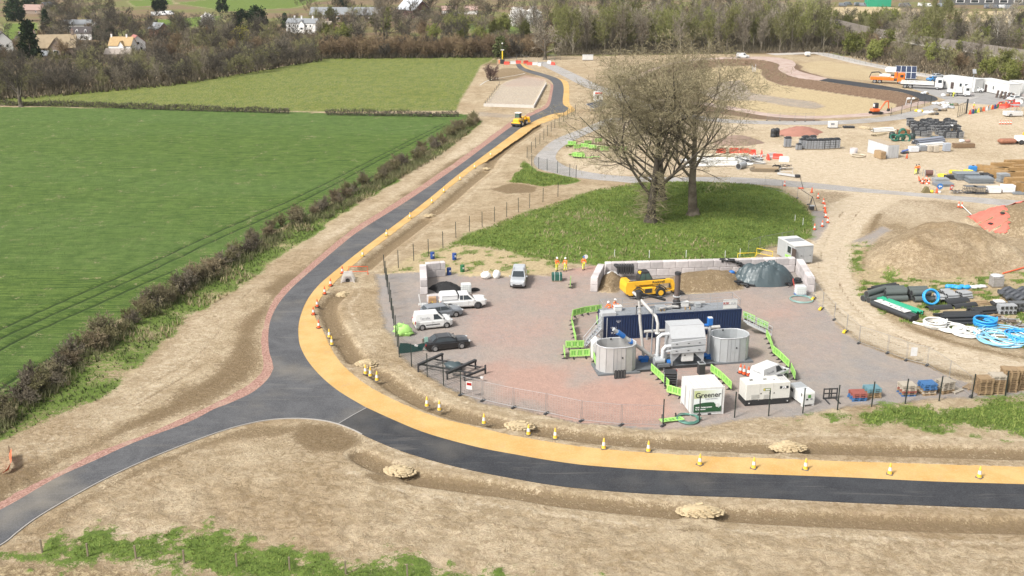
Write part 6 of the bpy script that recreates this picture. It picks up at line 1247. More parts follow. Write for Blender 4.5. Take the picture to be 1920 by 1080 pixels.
# ================================================================ BLOCK WALLS
CONC = N('block_concrete'); CONC.set(.9,0,.2); oi = CONC.new('ShaderNodeObjectInfo'); c = CONC.mix(CONC.rng(CONC.noise(.9,5,.65),.35,.7),(.54,.50,.49),(.42,.39,.385)); h = CONC.new('ShaderNodeHueSaturation'); CONC.link(CONC.rng(oi.outputs['Random'],0,1,.78,1.12,False),h.inputs['Value']); CONC.link(c,h.inputs['Color']); CONC.col(h.outputs[0]); CONC.bump(CONC.noise(6,4),.3,.02); CONC = CONC.m
def block_wall(name,label,runs,hgt=2,bl=1.6,bh=.92,dp=.85,capmat=None):
 """runs: list of (p, q) ground pixels of the inner foot line; blocks stand to the left of p->q"""
 t = thing(name,label,'block wall',G(*runs[0][0])); o = G(*runs[0][0]); me = {}
 for p,q,*hh in runs:
  a,b = G(*p) - o,G(*q) - o; d = b - a; L = d.length; e = d / L; nr = V3((-e.y,e.x,0)); rz = math.atan2(e.y,e.x); k = max(1,round(L / bl)); w_ = L / k
  for r_ in range(hh[0] if hh else hgt):
   off = .5 if r_ % 2 else 0
   ed = [0] + [(i + off) * w_ for i in range(0 if off else 1,k)] + [L] if k > 1 or off == 0 else [0,L]
   ed = sorted(set(round(x,3) for x in ed))
   for x0,x1 in zip(ed[:-1],ed[1:]):
    if x1 - x0 < .1: continue
    key = round(x1 - x0,2)
    c = a + e * (x0 + x1) / 2 + nr * dp / 2; c.z = bh * (r_ + .5)
    if key not in me: m_ = MB(); m_.box((0,0,0),(key - .035,dp,bh - .025),CONC,bev=.04); ob = m_.build('block',t); me[key] = ob
    else: ob = me[key].copy(); COL.objects.link(ob); ob.parent = t
    ob.location = c; ob.rotation_euler = (0,0,rz)
 return t
block_wall('block_bay','long pale concrete block bay holding brown heaps and a tarpaulin',[((1135,520),(1490,510)),((1120,548),(1133,521)),((1491,511),(1513,548))],2)
block_wall('block_bay','three-sided pale concrete block bay with a black heap, behind the white pickup',[((802,552),(800,521)),((800,521),(836,518)),((841,561),(800,566),1)],2)
CH_ = paint('black_chippings',(.012,.012,.013),.95,dirt=.1)
def mound(name,label,cat,px,rx,ry,h,mat,seed=1,rz=0,amp=.12,sharp=1.0):
 t = thing(name,label,cat,G(*px),rz); r = random.Random(seed); n_ = 28; m_ = 10; vs = [(0,0,h)]; fs = []
 for i in range(1,m_ + 1):
  f = i / m_
  for k in range(n_):
   a = 2 * PI * k / n_; w_ = 1 + .16 * math.sin(2 * a + seed) + .1 * math.sin(5 * a + seed * 2); z = h * max(0,math.cos(f * PI / 2)) ** sharp
   vs.append((math.cos(a) * rx * f * w_,math.sin(a) * ry * f * w_,max(-.05,z + r.uniform(-amp,amp) * h * (f < .98) * .6 - (.05 if i == m_ else 0))))
 for k in range(n_): fs.append([0,1 + k,1 + (k + 1) % n_])
 for i in range(m_ - 1):
  for k in range(n_): a = 1 + i * n_ + k; b = 1 + i * n_ + (k + 1) % n_; fs.append([a,a + n_,b + n_,b])
 mb = MB(); mb.add(vs,fs,mat,True); mb.build('heap_surface',t); return t
mound('chippings_heap','black chippings heap inside the small block bay','heap',(837,543),2.0,1.9,.95,CH_,3); mound('chippings_heap','little black chippings spill right of the tank cube behind the pickup','heap',(890,544),.8,.5,.3,CH_,5)
mound('red_soil_heap','small reddish soil heap beside the twin black tanks','soil heap',(1498,250),5.5,4.0,1.5,paint('red_soil',(.32,.15,.11),.95,dirt=.3,scale=.8),6); mound('brown_soil_heap','flat brown soil heap half hidden by the right bare tree','soil heap',(1382,268),5.0,4.0,1.6,paint('brown_soil',(.24,.17,.13),.95,dirt=.3),7)
# tarpaulin heap
TARP = paint('tarp_grey_green',(.052,.074,.082),.45,dirt=.15,scale=1.2)
t = thing('tarpaulin_heap','heap under a creased grey-green tarpaulin at the right end of the block bay','covered heap',G(1432,528)); r = random.Random(4); n_ = 56; m_ = 18; vs = [(0,0,1.95)]; fs = []
for i in range(1,m_ + 1):
 f = i / m_
 for k in range(n_):
  a = 2 * PI * k / n_; rx = 4.0 * (1 + .08 * math.sin(3 * a)); ry = 2.3; px_,py_ = math.cos(a) * rx * f,math.sin(a) * ry * f; q_ = float(vnoise(np.array([px_ * .5]),np.array([py_ * .5]),31)[0]); z = 2.3 * (1 - f ** 2.2) * (.82 + .3 * q_) + (.42 * abs(math.sin(1.1 * px_ + 1.9 * py_ + 5 * q_)) + .24 * abs(math.sin(2.7 * px_ - 1.3 * py_ + 7 * q_))) * min(1,3 * (1 - f) + .25) - .12 + r.uniform(-.03,.03)
  vs.append((math.cos(a) * rx * f + r.uniform(-.05,.05),math.sin(a) * ry * f,max(.03,z)))
for k in range(n_): fs.append([0,1 + k,1 + (k + 1) % n_])
for i in range(m_ - 1):
 for k in range(n_): a = 1 + i * n_ + k; b = 1 + i * n_ + (k + 1) % n_; fs.append([a,a + n_,b + n_,b])
mb = MB(); mb.add(vs,fs,TARP,False); mb.build('tarpaulin',t)
mb = MB()
for k in range(60):
 a = r.uniform(2.3,4.2) if k < 46 else r.uniform(-.9,.5); f = r.uniform(.8,1.16); x,y = math.cos(a) * 4.05 * f,math.sin(a) * 2.35 * f; mb.box((x,y,r.uniform(.08,.45)),(r.uniform(.5,1.3),r.uniform(.15,.45),r.uniform(.1,.35)),paint('black_sheet',(.015,.016,.018),.5),rz=a + r.uniform(-.8,.8) + 1.5,rx=r.uniform(-.6,.6),bev=.04)
mb.build('loose_folds',t); mb = MB(); mb.sphere((-3.9,.6,1.0),.35,BLUEP,8,6,(1.4,.8,.8),.2,r); mb.build('blue_rag',t)
t = thing('black_sheeting','crumpled black sheeting over the block wall left of the tarpaulin','sheeting',G(1372,512)); mb = MB()
for k in range(46): f = k / 46; mb.box((-1.6 + 4.2 * f + r.uniform(-.2,.2),r.uniform(-.3,.5) - f,1.75 - 1.2 * f * f + r.uniform(-.15,.15)),(r.uniform(.4,.9),r.uniform(.2,.45),r.uniform(.08,.3)),_mc['black_sheet'],rz=r.uniform(-1,1),rx=r.uniform(-.8,.8),bev=.05)
mb.build('folds',t)
# bundles behind the telehandler
t = thing('black_crate_stack','black ribbed crates stacked on the little heap behind the telehandler','crates',V3((*G(1172,525)[:2],.9))); mb = MB()
for k in range(7): mb.box((-.9 + k * .3,0,.55),(.24,1.1,1.0),DKP,bev=.03)
mb.box((-1.1,0,.95),(.5,1.1,.3),DKP,rz=.2,bev=.05); mb.build('crates',t); mb = MB(); mb.sphere((-1.6,-.2,-.05),.6,WPL,9,6,(1.3,1,.5),.15,r); mb.build('white_sheet',t)
# IBC tanks
def ibc(label,px,rz,hose=False):
 t = thing('tank_cube',label,'tank',G(*px),rz,'caged water cubes'); mb = MB(); mb.box((0,0,.66),(1.14,.96,1.0),paint('ibc_plastic',(.66,.70,.68),.35,dirt=.1),bev=.08); mb.tube([(0,0,1.15),(0,0,1.2)],.12,WPL,10); mb.build('bottle',t)
 mb = MB()
 for z in (.2,.42,.64,.86,1.12):
  for y in (-.5,.5): mb.bar((-.6,y,z),(.6,y,z),.025,.025,GALVL)
  for x in (-.6,.6): mb.bar((x,-.5,z),(x,.5,z),.025,.025,GALVL)
 for x in np.linspace(-.6,.6,6):
  for y in (-.5,.5): mb.bar((x,y,.12),(x,y,1.14),.022,.022,GALVL)
 mb.build('cage',t); mb = MB(); mb.box((0,0,.07),(1.2,1.0,.13),BLUEP if hose else TIMB); mb.build('pallet',t)
ibc('white caged tank cube standing behind the white canopied pickup',(874,549),.1); ibc('white caged tank cube on a blue pallet at the long bay end',(1500,553),.05,True)
def coil(name,label,cat,px,Rr,r_,turns,mat,seed=1,rx=0,hgt=.0,messy=.1,rz=0,group=None):
 t = thing(name,label,cat,G(*px),rz,group); q = random.Random(seed); pts = []
 for i in range(turns * 20 + 1):
  a = 2 * PI * i / 20; k = i // 20; R_ = Rr * (1 + messy * math.sin(a * 1.3 + k * 2.1) + (k % 3 - 1) * messy * .6); pts.append((R_ * math.cos(a) + messy * Rr * math.sin(k * 1.7),R_ * math.sin(a) * 1.0 + messy * Rr * math.cos(k * 2.3),r_ + k * r_ * (1.5 if messy < .06 else .5) + .05 * q.random()))
 mb = MB(); mb.tube(pts,r_,mat,6); o = mb.build('coiled_hose',t)
 if rx: o.rotation_euler = (rx,0,0); o.location = (0,0,hgt)
 return t
HOSEG = paint('hose_green',(.08,.20,.16),.5); HOSEW = paint('hose_white',(.66,.65,.62),.5); HOSEB = paint('hose_blue',(.03,.30,.66),.45); HOSET = paint('hose_teal',(.22,.36,.33),.5)
coil('coiled_hose','thin teal hose coiled in front of the white tank cube at the bay end','hose',(1502,562),1.3,.04,3,HOSET,2); coil('coiled_hose','green hose coil lying in front of the battery container','hose',(1290,787),.95,.045,5,HOSEG,3)
# bulk bags, barrels, boxes
for px,lb,s in (((911,522),'white bulk bag slumped to the left, left of the silver pickup',1.0),((931,521),'white bulk bag standing fuller, next to the silver pickup',.95)):
 t = thing('bulk_bag',lb,'bulk bag',G(*px),0,'white bulk bags'); mb = MB(); mb.sphere((0,0,.42),.62 * s,paint('bag_white',(.72,.72,.70),.7),12,8,(1.1 if s == 1 else .85,.9,.78 if s == 1 else 1.0),.10,random.Random(int(px[0]))); mb.build('sack',t); mb = MB()
 for k in (-.3,.3): mb.tube([(k,-.2,.85),(k,0,1.05),(k,.2,.85)],.025,WPL,5)
 mb.build('loops',t)
def drum(label,px,m,rz=0):
 t = thing('steel_drum',label,'barrel',G(*px),rz); mb = MB(); mb.lathe([(.29,0),(.30,.02),(.29,.3),(.305,.32),(.29,.34),(.29,.58),(.305,.6),(.29,.62),(.29,.88),(.30,.9),(.27,.9),(.27,.86)],m,16); mb.build('drum_body',t); mb = MB(); mb.lathe([(.26,.865),(.0,.87)],m,14); mb.tube([(.12,.1,.87),(.12,.1,.9)],.04,DKP,6); mb.build('lid',t); mb = MB(); mb.box((.15,-.275,.55),(.2,.03,.22),WPL,rz=.5); mb.build('sticker',t)
DBL = paint('drum_blue',(.015,.06,.25),.4); DGR = paint('drum_green',(.02,.14,.05),.45)
drum('blue steel barrel on the weedy strip, nearest the dark post fence',(811,485),DBL); drum('blue steel barrel on the weedy strip, further from the fence',(852,487),DBL); drum('dark green barrel beside the small block bay',(867,509.5),DGR); drum('blue barrel tipped behind the small block bay wall',(842,515),DBL)
t = thing('green_crate','dark green strapped crate at the feet of the two workers','crate',G(1044,526),.03); mb = MB(); mb.box((0,0,.55),(1.25,1.0,.85),paint('crate_green',(.012,.085,.065),.5),bev=.04); mb.box((0,0,.06),(1.2,1,.12),TIMB); mb.build('box',t); mb = MB()
for x in (-.3,.3): mb.box((x,0,.56),(.05,1.03,.88),WPL)
mb.build('straps',t)
t = thing('cardboard_box','brown boxes stacked against the small block bay behind the pickup','box',G(811,577),.05); mb = MB(); mb.box((0,0,.45),(.95,.7,.9),paint('cardboard',(.34,.21,.11),.8),bev=.02); mb.box((0,0,1.1),(.85,.65,.38),_mc['cardboard'],rz=.08,bev=.02); mb.build('boxes',t); mb = MB(); mb.box((0,-.352,.5),(.1,.01,.8),PLATE); mb.build('tape',t)
t = thing('trailer','small low trailer with white upright and ribbed wheel beside the small block bay','trailer',G(800,578),.1); mb = MB(); mb.box((.4,0,.45),(2.0,1.1,.1),GALV); mb.box((-.75,0,.95),(.12,.12,1.5),WPL,ry=-.15); mb.box((-.5,0,.5),(.9,.2,.14),WPL); mb.build('frame',t); wheel(t,.5,-.6,.34,.18); wheel(t,.5,.6,.34,.18); mb = MB(); mb.tube([(.0,-.75,.35),(.1,-.75,.75),(.5,-.75,.9),(.9,-.75,.75),(1.0,-.75,.35)],.05,DKP,6); mb.build('mudguard',t)
t = thing('green_sheeting','crumpled lime green sheeting bundled against the mesh fence','sheeting',G(755,627)); r = random.Random(9); mb = MB(); mb.sphere((0,0,.5),.95,LIME,14,9,(1.0,.9,.75),.22,r); mb.sphere((.5,-.2,.25),.6,LIME,11,7,(1.2,.8,.6),.25,r); mb.build('bundle',t); mb = MB(); mb.sphere((-.25,.1,.75),.5,WPL,9,6,(.8,.6,.7),.2,r); mb.build('white_lining',t)
t = thing('debris_netting','dark green netting stretched on the fence behind the black car','netting',G(770,660)); mb = MB(); mb.add([(-1.2,-.6,.05),(.2,-.1,.02),(1.2,.2,.1),(1.5,.35,.9),(.4,0,.75),(-.3,-.2,1.05),(-1.0,-.45,1.15)],[[0,1,5,6],[1,4,5],[1,2,3,4]],paint('net_green',(.012,.055,.05),.8)); mb.box((1.6,.35,.8),(.35,.08,1.4),paint('net_pale',(.25,.42,.36),.8),rz=.3); mb.box((.6,-.1,.75),(.35,.05,.2),WPL,rz=.3,ry=.4); mb.build('net',t)
t = thing('steel_trailer','black steel trailer frame with rails lying behind the mesh fence','steel frame',G(838,698),R(-22)); mb = MB()
mb.bar((-2.6,-.2,.5),(3.0,-.6,.6),.14,.14,DKP); mb.bar((-2.4,1.6,.45),(3.0,1.3,.5),.12,.12,DKP); mb.bar((-2.6,-1.0,.75),(-1.6,2.4,.8),.26,.2,DKP); mb.bar((.8,-1.7,.7),(2.2,2.0,.85),.3,.22,DKP); mb.bar((2.4,-1.4,.4),(3.6,1.2,.5),.2,.16,DKP); mb.bar((1.2,-1.2,.4),(4.0,-1.0,.4),.1,.1,DKP)
for x,y in ((-2.6,-1),(-1.6,2.3),(.8,-1.6),(2.2,1.9),(2.5,-1.3),(3.6,1.1)): mb.bar((x,y,0),(x,y,.9),.14,.14,DKP)
mb.build('rails',t); mb = MB(); mb.sphere((.4,.8,.35),.75,TARP,12,8,(1.3,.8,.6),.25,r); mb.build('sheet_bundle',t); mb = MB(); mb.box((4.1,-.9,.45),(.3,.2,.14),WPL); mb.build('tow_eye',t)
# sandbag dams in the trenches, culvert box
SBAG = paint('sandbag',(.42,.33,.20),.9,dirt=.2,rand=.1)
def dam(label,px,rz,rows_,nl,sp=.31):
 p = G(*px); t = thing('sandbag_dam',label,'sandbags',(p.x,p.y,HZ(p.x,p.y) + .05),rz,'sandbag dams in the trenches'); m_ = MB(); m_.box((0,0,0),(.60,.30,.13),SBAG,bev=.045); o = None
 t.scale = (.8,.72,.8); Wd_,Hd_ = rows_ * .26,nl * .13; cm = MB(); cm.sphere((0,0,0),1,paint('dam_soil',(.40,.315,.19),.95),14,8,(Wd_ * .9,.85,Hd_ - .03),.05,random); cm.build('core',t)
 for l in range(nl):
  f = 1 - l / (nl + .5); kk = max(3,int(rows_ * 2.2 * f))
  for k in range(kk):
   for s in range(1):
    a_ = 2 * PI * (k + .5 * (l % 2)) / kk
    if o is None: o = m_.build('sandbag',t); c = o
    else: c = o.copy(); COL.objects.link(c); c.parent = t
    c.location = (math.cos(a_) * Wd_ * f + RU(-.06,.06),math.sin(a_) * (.35 + .75 * f) + RU(-.05,.05),.05 + l * .125); c.rotation_euler = (RU(-.1,.1),RU(.05,.25),a_ + 1.57 + RU(-.45,.45))
for lb,px,rz,a_,b_ in [('sandbag dam below the concrete trench box, at the top of the curved trench',(644,548),.25,4,4),('sandbag dam beside three yellow cones on the bend',(687,684),-.4,5,4),('sandbag dam in the trench below the temporary fencing',(975,800),-.2,6,3),('sandbag dam beyond the sandy path, on the right',(1478,841),0,7,5),('small sandbag dam in the near trench, close to the road joint',(750,884),-.3,6,4),('big sandbag dam in the near trench, in the lower right',(1312,962),-.05,8,5),('sandbag dam in the straight trench, nearest to the yellow loader',(913,317),.6,3,2),('sandbag dam in the straight trench, nearer of the two',(806,405),.6,4,2)]: dam(lb,px,rz,a_,b_)
t = thing('trench_box','pale concrete headwall with dark pipe mouth and slanted edges beside the path','headwall',V3((*G(652,530)[:2],-.2)),.1); mb = MB()
for k in range(3): mb.prism([(-1.0 - .0,-.1 + .0),(-.8,-.1),(-.42,1.02),(.42,1.02),(.8,-.1),(1.0,-.1),(.52,1.2),(-.52,1.2)],-.05 + k * .75,.12 + k * .75,M_KERB)
mb.prism([(-.75,-.1),(-.42,.95),(.42,.95),(.75,-.1)],.3,.4,CONC); mb.build('headwall',t); mb = MB(); mb.tube([(0,.25,.4),(0,.29,.4)],.26,DKP,14); mb.build('pipe_mouth',t)
# pad walls
PW = M_KERB
def low_wall(name,label,px,h,wd=.25,sp=None):
 P = [G(*p) for p in px]; t = thing(name,label,'low wall',P[0]);
 for a,b in zip(P[:-1],P[1:]): m_ = MB(); m_.bar(a - P[0] + V3((0,0,h / 2)),b - P[0] + V3((0,0,h / 2)),wd,h,PW); m_.build('panel',t)
 return t
low_wall('low_wall','pale low wall closing the near end of the small pad by the loader',lerp_px((907,199.5),(1001,202.5),4),.75); low_wall('low_wall','pale slatted low wall along the right side of the small pad',lerp_px((1001,202),(1024,159),7),.7)
post_fence('timber_fence','dark posted edge on the left side of the small pad, under the bushes',lerp_px((910,197),(937,160),9),1.1,mesh=False,rail=1)
# plastic snow fence at the left edge
ORN = paint('orange_net',(.75,.13,.05),.6); t = thing('orange_netting','strip of sagging orange netting at the left edge of the view','netting',G(10,885)); mb = MB(); mb.add([(-.9,2.6,.1),(-.6,2.6,.75),(.0,1.0,.2),(.15,1.0,.85),(.2,.2,.1),(.5,.2,.8),(-.1,-.3,.02),(.4,-.35,.5)],[[0,2,3,1],[2,4,5,3],[4,6,7,5]],ORN); mb.build('net',t); mb = MB(); mb.tube([(-.35,-.35,0),(-.75,.1,1.1)],.04,TIMB,5); mb.tube([(-.8,2.6,0),(-.8,2.6,1.0)],.04,TIMB,5); mb.build('stake',t)
# red netting on the right heap
RN = paint('red_net',(.62,.14,.10),.7,dirt=.3,scale=1.5); P_ = [(1806,411),(1845,410),(1878,416),(1890,430),(1895,444),(1860,437),(1832,428)]
def drape(name,label,cat,px,mat,lift=.06,step=.45):
 Wp = W(px); lo = Wp.min(0); hi = Wp.max(0); xs = np.arange(lo[0],hi[0] + step,step); ys = np.arange(lo[1],hi[1] + step,step); XX,YY = np.meshgrid(xs,ys); ins = inside(Wp,XX.ravel(),YY.ravel()).reshape(XX.shape); o = V3((float(Wp[:,0].mean()),float(Wp[:,1].mean()),0)); vs = [];
 for y_,x_ in zip(YY.ravel(),XX.ravel()): vs.append((x_ - o.x,y_ - o.y,HZ(x_,y_) + lift + RU(0,.08)))
 nx = len(xs); fs = [[j * nx + i,j * nx + i + 1,(j + 1) * nx + i + 1,(j + 1) * nx + i] for j in range(len(ys) - 1) for i in range(nx - 1) if ins[j,i] and ins[j + 1,i + 1] and ins[j,i + 1] and ins[j + 1,i]]
 t = thing(name,label,cat,o); mb = MB(); mb.add(vs,fs,mat,True); q = mb.build('sheet',t); q.data.update(); sm = q.modifiers.new('thick','SOLIDIFY'); sm.thickness = .03; return t
dr = drape('red_netting','red netting pulled over the left flank of the heap at the right edge','netting',P_,RN); tx = MB()
o_ = dr.location
for p in ((1856,430),(1876,427),(1822,407)): q = G(*p); tx.lathe([(.28,0),(.42,.1),(.28,.2)],BLK,12,c=(q.x - o_.x,q.y - o_.y,HZ(q.x,q.y) + .12))
tx.build('tyres',dr)
drape('red_netting','red netting over the crest of the heap at the right edge','netting',[(1850,408),(1895,406),(1930,405),(1990,406),(1990,416),(1930,414),(1900,415)],RN)
t = thing('rope_line','thin orange rope netting line running off the spoil heap to the right edge','rope',G(1880,514)); mb = MB(); a0 = G(1880,514); mb.tube([G(1880,514) - a0 + V3((0,0,.1)),G(1920,504) - a0 + V3((0,0,.2)),G(1980,492) - a0],.09,ORN,5); mb.build('rope',t)
t = thing('barrier_pole','pale pole lying from the two cones to the red netting','pole',G(1803,391)); mb = MB(); a0 = G(1803,391); mb.tube([V3((0,0,.5)),G(1828,410) - a0 + V3((0,0,.1))],.07,HOSEW,6); mb.tube([G(1805,413) - a0 + V3((0,0,.1)),G(1850,432) - a0 + V3((0,0,.1))],.08,paint('tan_edge',(.42,.33,.2),.8),6); mb.build('pole',t)
# swing-sign tripod, signs
t = thing('tripod_sign','black tripod frame with dark weight box at the right edge of the mound','tripod',G(1521,394)); mb = MB()
for x,y in ((-.8,-.6),(.8,-.5),(0,.8)): mb.bar((x,y,0),(0,0,2.2),.07,.07,DKP)
mb.bar((-.1,0,2.2),(-1.5,1.4,3.0),.06,.06,DKP); mb.build('legs',t); mb = MB(); mb.box((-.1,-.5,.5),(.7,.5,.6),DKP,bev=.05); mb.box((-.1,-.5,.85),(.74,.54,.12),GALV); mb.build('weight_box',t)
t = thing('lifting_pole','thin dark leaning pole with red base beside the pale road','pole',G(1506,354)); mb = MB(); mb.tube([(0,0,0),(-.55,.2,1.8)],.05,DKP,5); mb.build('pole',t); mb = MB(); mb.box((-.4,0,.12),(.9,.4,.2),CORG,bev=.05); mb.build('base',t)
for px,lb in (((1098,500),'white round sign on a short post behind the third worker'),):
 t = thing('round_sign',lb,'sign',G(*px)); mb = MB(); mb.tube([(0,0,0),(0,0,1.3)],.03,GALV,5); mb.build('post',t); mb = MB(); mb.tube([(0,-.03,1.35),(0,.0,1.35)],.28,WPL,14); mb.build('disc',t)
stk = None
for i,px in enumerate([(1152,485),(1217,486),(1286,486),(1359,487),(1387,483),(1490,418),(1505,424)]):
 lb = 'white marker stake in the grass behind the block wall, %s from the left' % ORD[i] if i < 5 else 'white marker stake in the right part of the mound, %s one' % ('left','right')[i - 5]
 if stk is None: stk = thing('marker_stake',lb,'stake',G(*px),0,'white marker stakes'); mb = MB(); mb.box((0,0,.6),(.07,.07,1.2),WPL); mb.prism([(-.035,1.2),(.035,1.2),(0,1.3)],-.03,.03,WPL); mb.build('stake',stk)
 else: dup(stk,G(*px),0,lb)
# ================================================================ PEOPLE
SKIN = paint('skin',(.42,.25,.17),.6,dirt=.05); HIVO = paint('hivis_orange',(.85,.17,.02),.6,dirt=.1); HIVY = paint('hivis_yellow',(.70,.72,.06),.6,dirt=.1); BOOT = paint('boots',(.02,.018,.016),.7); REFL = paint('reflective_tape',(.62,.63,.62),.4); HAIR = paint('hair_brown',(.05,.03,.02),.8)
def skinned(name,nodes,edges,mat,parent,root_i=0):
 me = bpy.data.meshes.new(name); me.from_pydata([n_[0] for n_ in nodes],edges,[]); o = bpy.data.objects.new(name,me); COL.objects.link(o); o.parent = parent
 m_ = o.modifiers.new('skin','SKIN'); m_.use_smooth_shade = True
 for i,n_ in enumerate(nodes): sv = me.skin_vertices[0].data[i]; r_ = n_[1]; sv.radius = r_ if isinstance(r_,tuple) else (r_,r_); sv.use_root = i == root_i
 s_ = o.modifiers.new('sub','SUBSURF'); s_.levels = 1; s_.render_levels = 1; me.materials.append(mat); return o
def person(label,px,rz,jacket,trousers,helmet,stride=.12,arm=(.1,.1),bend=0.0,z=0.0):
 p = G(*px); t = thing('person',label,'person',(p.x,p.y,z),rz); s = stride; b = bend
 hip = [(-.10,0,.92),(.10,0,.92)]; kn = [(-.11,-s * .4 - .02,.5),(.11,s * .5 + .02,.5)]; an = [(-.12,-s,.09),(.12,s,.09)]; toe = [(-.13,-s - .17,.04),(.13,s - .17,.04)]
 def bd(x,y,z_): return (x,y - b * (z_ - .92),z_ - .12 * b * (z_ - .92))
 sh = [bd(-.19,0,1.43),bd(.19,0,1.43)]; el = [bd(-.26,-.02 - arm[0],1.16),bd(.26,-.02 - arm[1],1.16)]; wr = [bd(-.25,-.12 - 2.2 * arm[0],.95 + arm[0] * .9),bd(.25,-.12 - 2.2 * arm[1],.95 + arm[1] * .9)]
 N_ = [((0,0,.95),(.13,.10)),(bd(0,0,1.18),(.14,.10)),(bd(0,0,1.40),(.15,.10)),(bd(0,-.01,1.52),.055),(bd(0,-.02,1.60),(.075,.085)),(bd(0,-.02,1.70),(.078,.095))]; E_ = [(0,1),(1,2),(2,3),(3,4),(4,5)]
 for i in (0,1):
  k = len(N_); N_ += [(hip[i],.085),(kn[i],.055),(an[i],.04),(toe[i],.035)]; E_ += [(0,k),(k,k + 1),(k + 1,k + 2),(k + 2,k + 3)]
  k = len(N_); hd = Vector(wr[i]) + V3((0,-.02,-.08)); N_ += [(sh[i],.06),(el[i],.042),(wr[i],.028),(tuple(hd),(.036,.018))]; E_ += [(2,k),(k,k + 1),(k + 1,k + 2),(k + 2,k + 3)]
  sg_ = 1 if i == 0 else -1
  for f,(dx,L_) in enumerate(((-.028,.065),(-.010,.078),(.010,.074),(.028,.058))):
   j = len(N_); a_ = hd + V3((dx * sg_ * .8,-.012,-.035)); N_ += [(tuple(a_),.009),(tuple(a_ + V3((dx * .1,-.02,-L_ * .6))),.008),(tuple(a_ + V3((dx * .1,-.045,-L_ * .9))),.007)]; E_ += [(k + 3,j),(j,j + 1),(j + 1,j + 2)]
  j = len(N_); a_ = hd + V3((.035 * sg_,-.02,.01)); N_ += [(tuple(a_),.011),(tuple(a_ + V3((.02 * sg_,-.03,-.03))),.009)]; E_ += [(k + 3,j),(j,j + 1)]
 skinned('body',N_,E_,SKIN,t)
 J = [((0,0,.90),(.155,.12)),(bd(0,0,1.18),(.165,.125)),(bd(0,0,1.40),(.17,.12)),(bd(0,0,1.49),(.08,.08))]; JE = [(0,1),(1,2),(2,3)]
 for i in (0,1): k = len(J); J += [(sh[i],.08),(el[i],.062),(tuple(Vector(wr[i]) * .95 + Vector(el[i]) * .05),.048)]; JE += [(2,k),(k,k + 1),(k + 1,k + 2)]
 skinned('jacket',J,JE,jacket,t)
 T_ = [((0,0,.96),(.15,.115))]; TE = []
 for i in (0,1): k = len(T_); T_ += [(hip[i],.10),(kn[i],.078),((an[i][0],an[i][1],.12),.068)]; TE += [(0,k),(k,k + 1),(k + 1,k + 2)]
 skinned('trousers',T_,TE,trousers,t)
 for i in (0,1): mb = MB(); c = Vector(an[i]); mb.box((c.x,c.y - .07,.06),(.11,.29,.11),BOOT,bev=.035); mb.build('boot',t)
 hx = Vector(bd(0,-.02,1.70)); mb = MB(); mb.lathe([(.135,.0),(.13,.07),(.10,.13),(.05,.16),(.001,.165)],helmet,14,c=(hx.x,hx.y,hx.z + .0)); mb.box((hx.x,hx.y - .15,hx.z + .01),(.17,.1,.02),helmet,bev=.01); mb.build('helmet',t)
 mb = MB(); f = hx + V3((0,-.098,-.055)); mb.box((f.x,f.y,f.z - .02),(.028,.03,.045),SKIN,bev=.008); mb.box((f.x,f.y + .004,f.z - .075),(.05,.012,.012),paint('lips',(.32,.13,.10),.6))
 for s_ in (-1,1): mb.sphere((f.x + s_ * .033,f.y + .008,f.z + .012),.011,INK,6,4); mb.box((hx.x + s_ * .085,hx.y,hx.z - .05),(.02,.035,.055),SKIN,bev=.008)
 mb.build('face',t); mb = MB(); mb.sphere((hx.x,hx.y + .02,hx.z - .03),.098,HAIR,10,7,(.85,.95,.8)); mb.build('hair',t)
 mb = MB(); w0 = Vector(bd(0,0,1.12)); mb.lathe([(.172,-.03),(.172,.03)],REFL,14,M=Matrix.Translation(w0) @ Matrix.Diagonal((1,.78,1,1)))
 for i in (0,1): mb.lathe([(.083,-.025),(.083,.025)],REFL,10,c=(kn[i][0],kn[i][1],.40))
 mb.build('reflective_bands',t); return t
HW = paint('helmet_white',(.78,.78,.77),.35); HB = paint('helmet_blue',(.03,.10,.42),.35)
person('worker in orange jacket and white helmet behind the dark green crate, left one',(1044,508),R(20),HIVO,HIVY,HW,.08,(.18,.05)); person('worker in orange jacket and white helmet, right of the pair by the green crate',(1060,508.5),R(-30),HIVO,HIVY,HW,.1,(.1,.2)); person('worker in orange jacket and blue helmet standing apart by the white round sign',(1094,506),R(10),HIVO,HIVY,HB,.12,(.05,.1))
person('worker in orange at the left end of the navy container, further one',(1150,588),R(60),HIVO,HIVO,HW,.05,(.2,.2),.2); person('worker in orange with white helmet bending at the left end of the navy container',(1143,592),R(-40),HIVO,HIVO,HW,.05,(.2,.3),.35)
person('worker in orange and yellow walking across the sandy compound, left of two',(1716.5,327),R(150),HIVO,HIVY,paint('helmet_dark',(.04,.03,.03),.5),.22,(.1,.02)); person('worker in orange walking across the sandy compound, right of two',(1721,326),R(160),HIVO,paint('trousers_dark',(.05,.06,.04),.8),_mc['helmet_dark'],.2,(.02,.1))
person('worker in yellow jacket and orange trousers by the open green gate',(1825,206),R(30),HIVY,HIVO,HW,.1,(.1,.1)); person('worker in orange by the tall yellow mast at the far entrance',(936,121),R(0),HIVO,HIVO,HW,.1,(.2,.1)); person('worker in yellow jacket beside the short white lorry',(1787,183),R(20),HIVY,HIVY,HW,.1,(.1,.1))
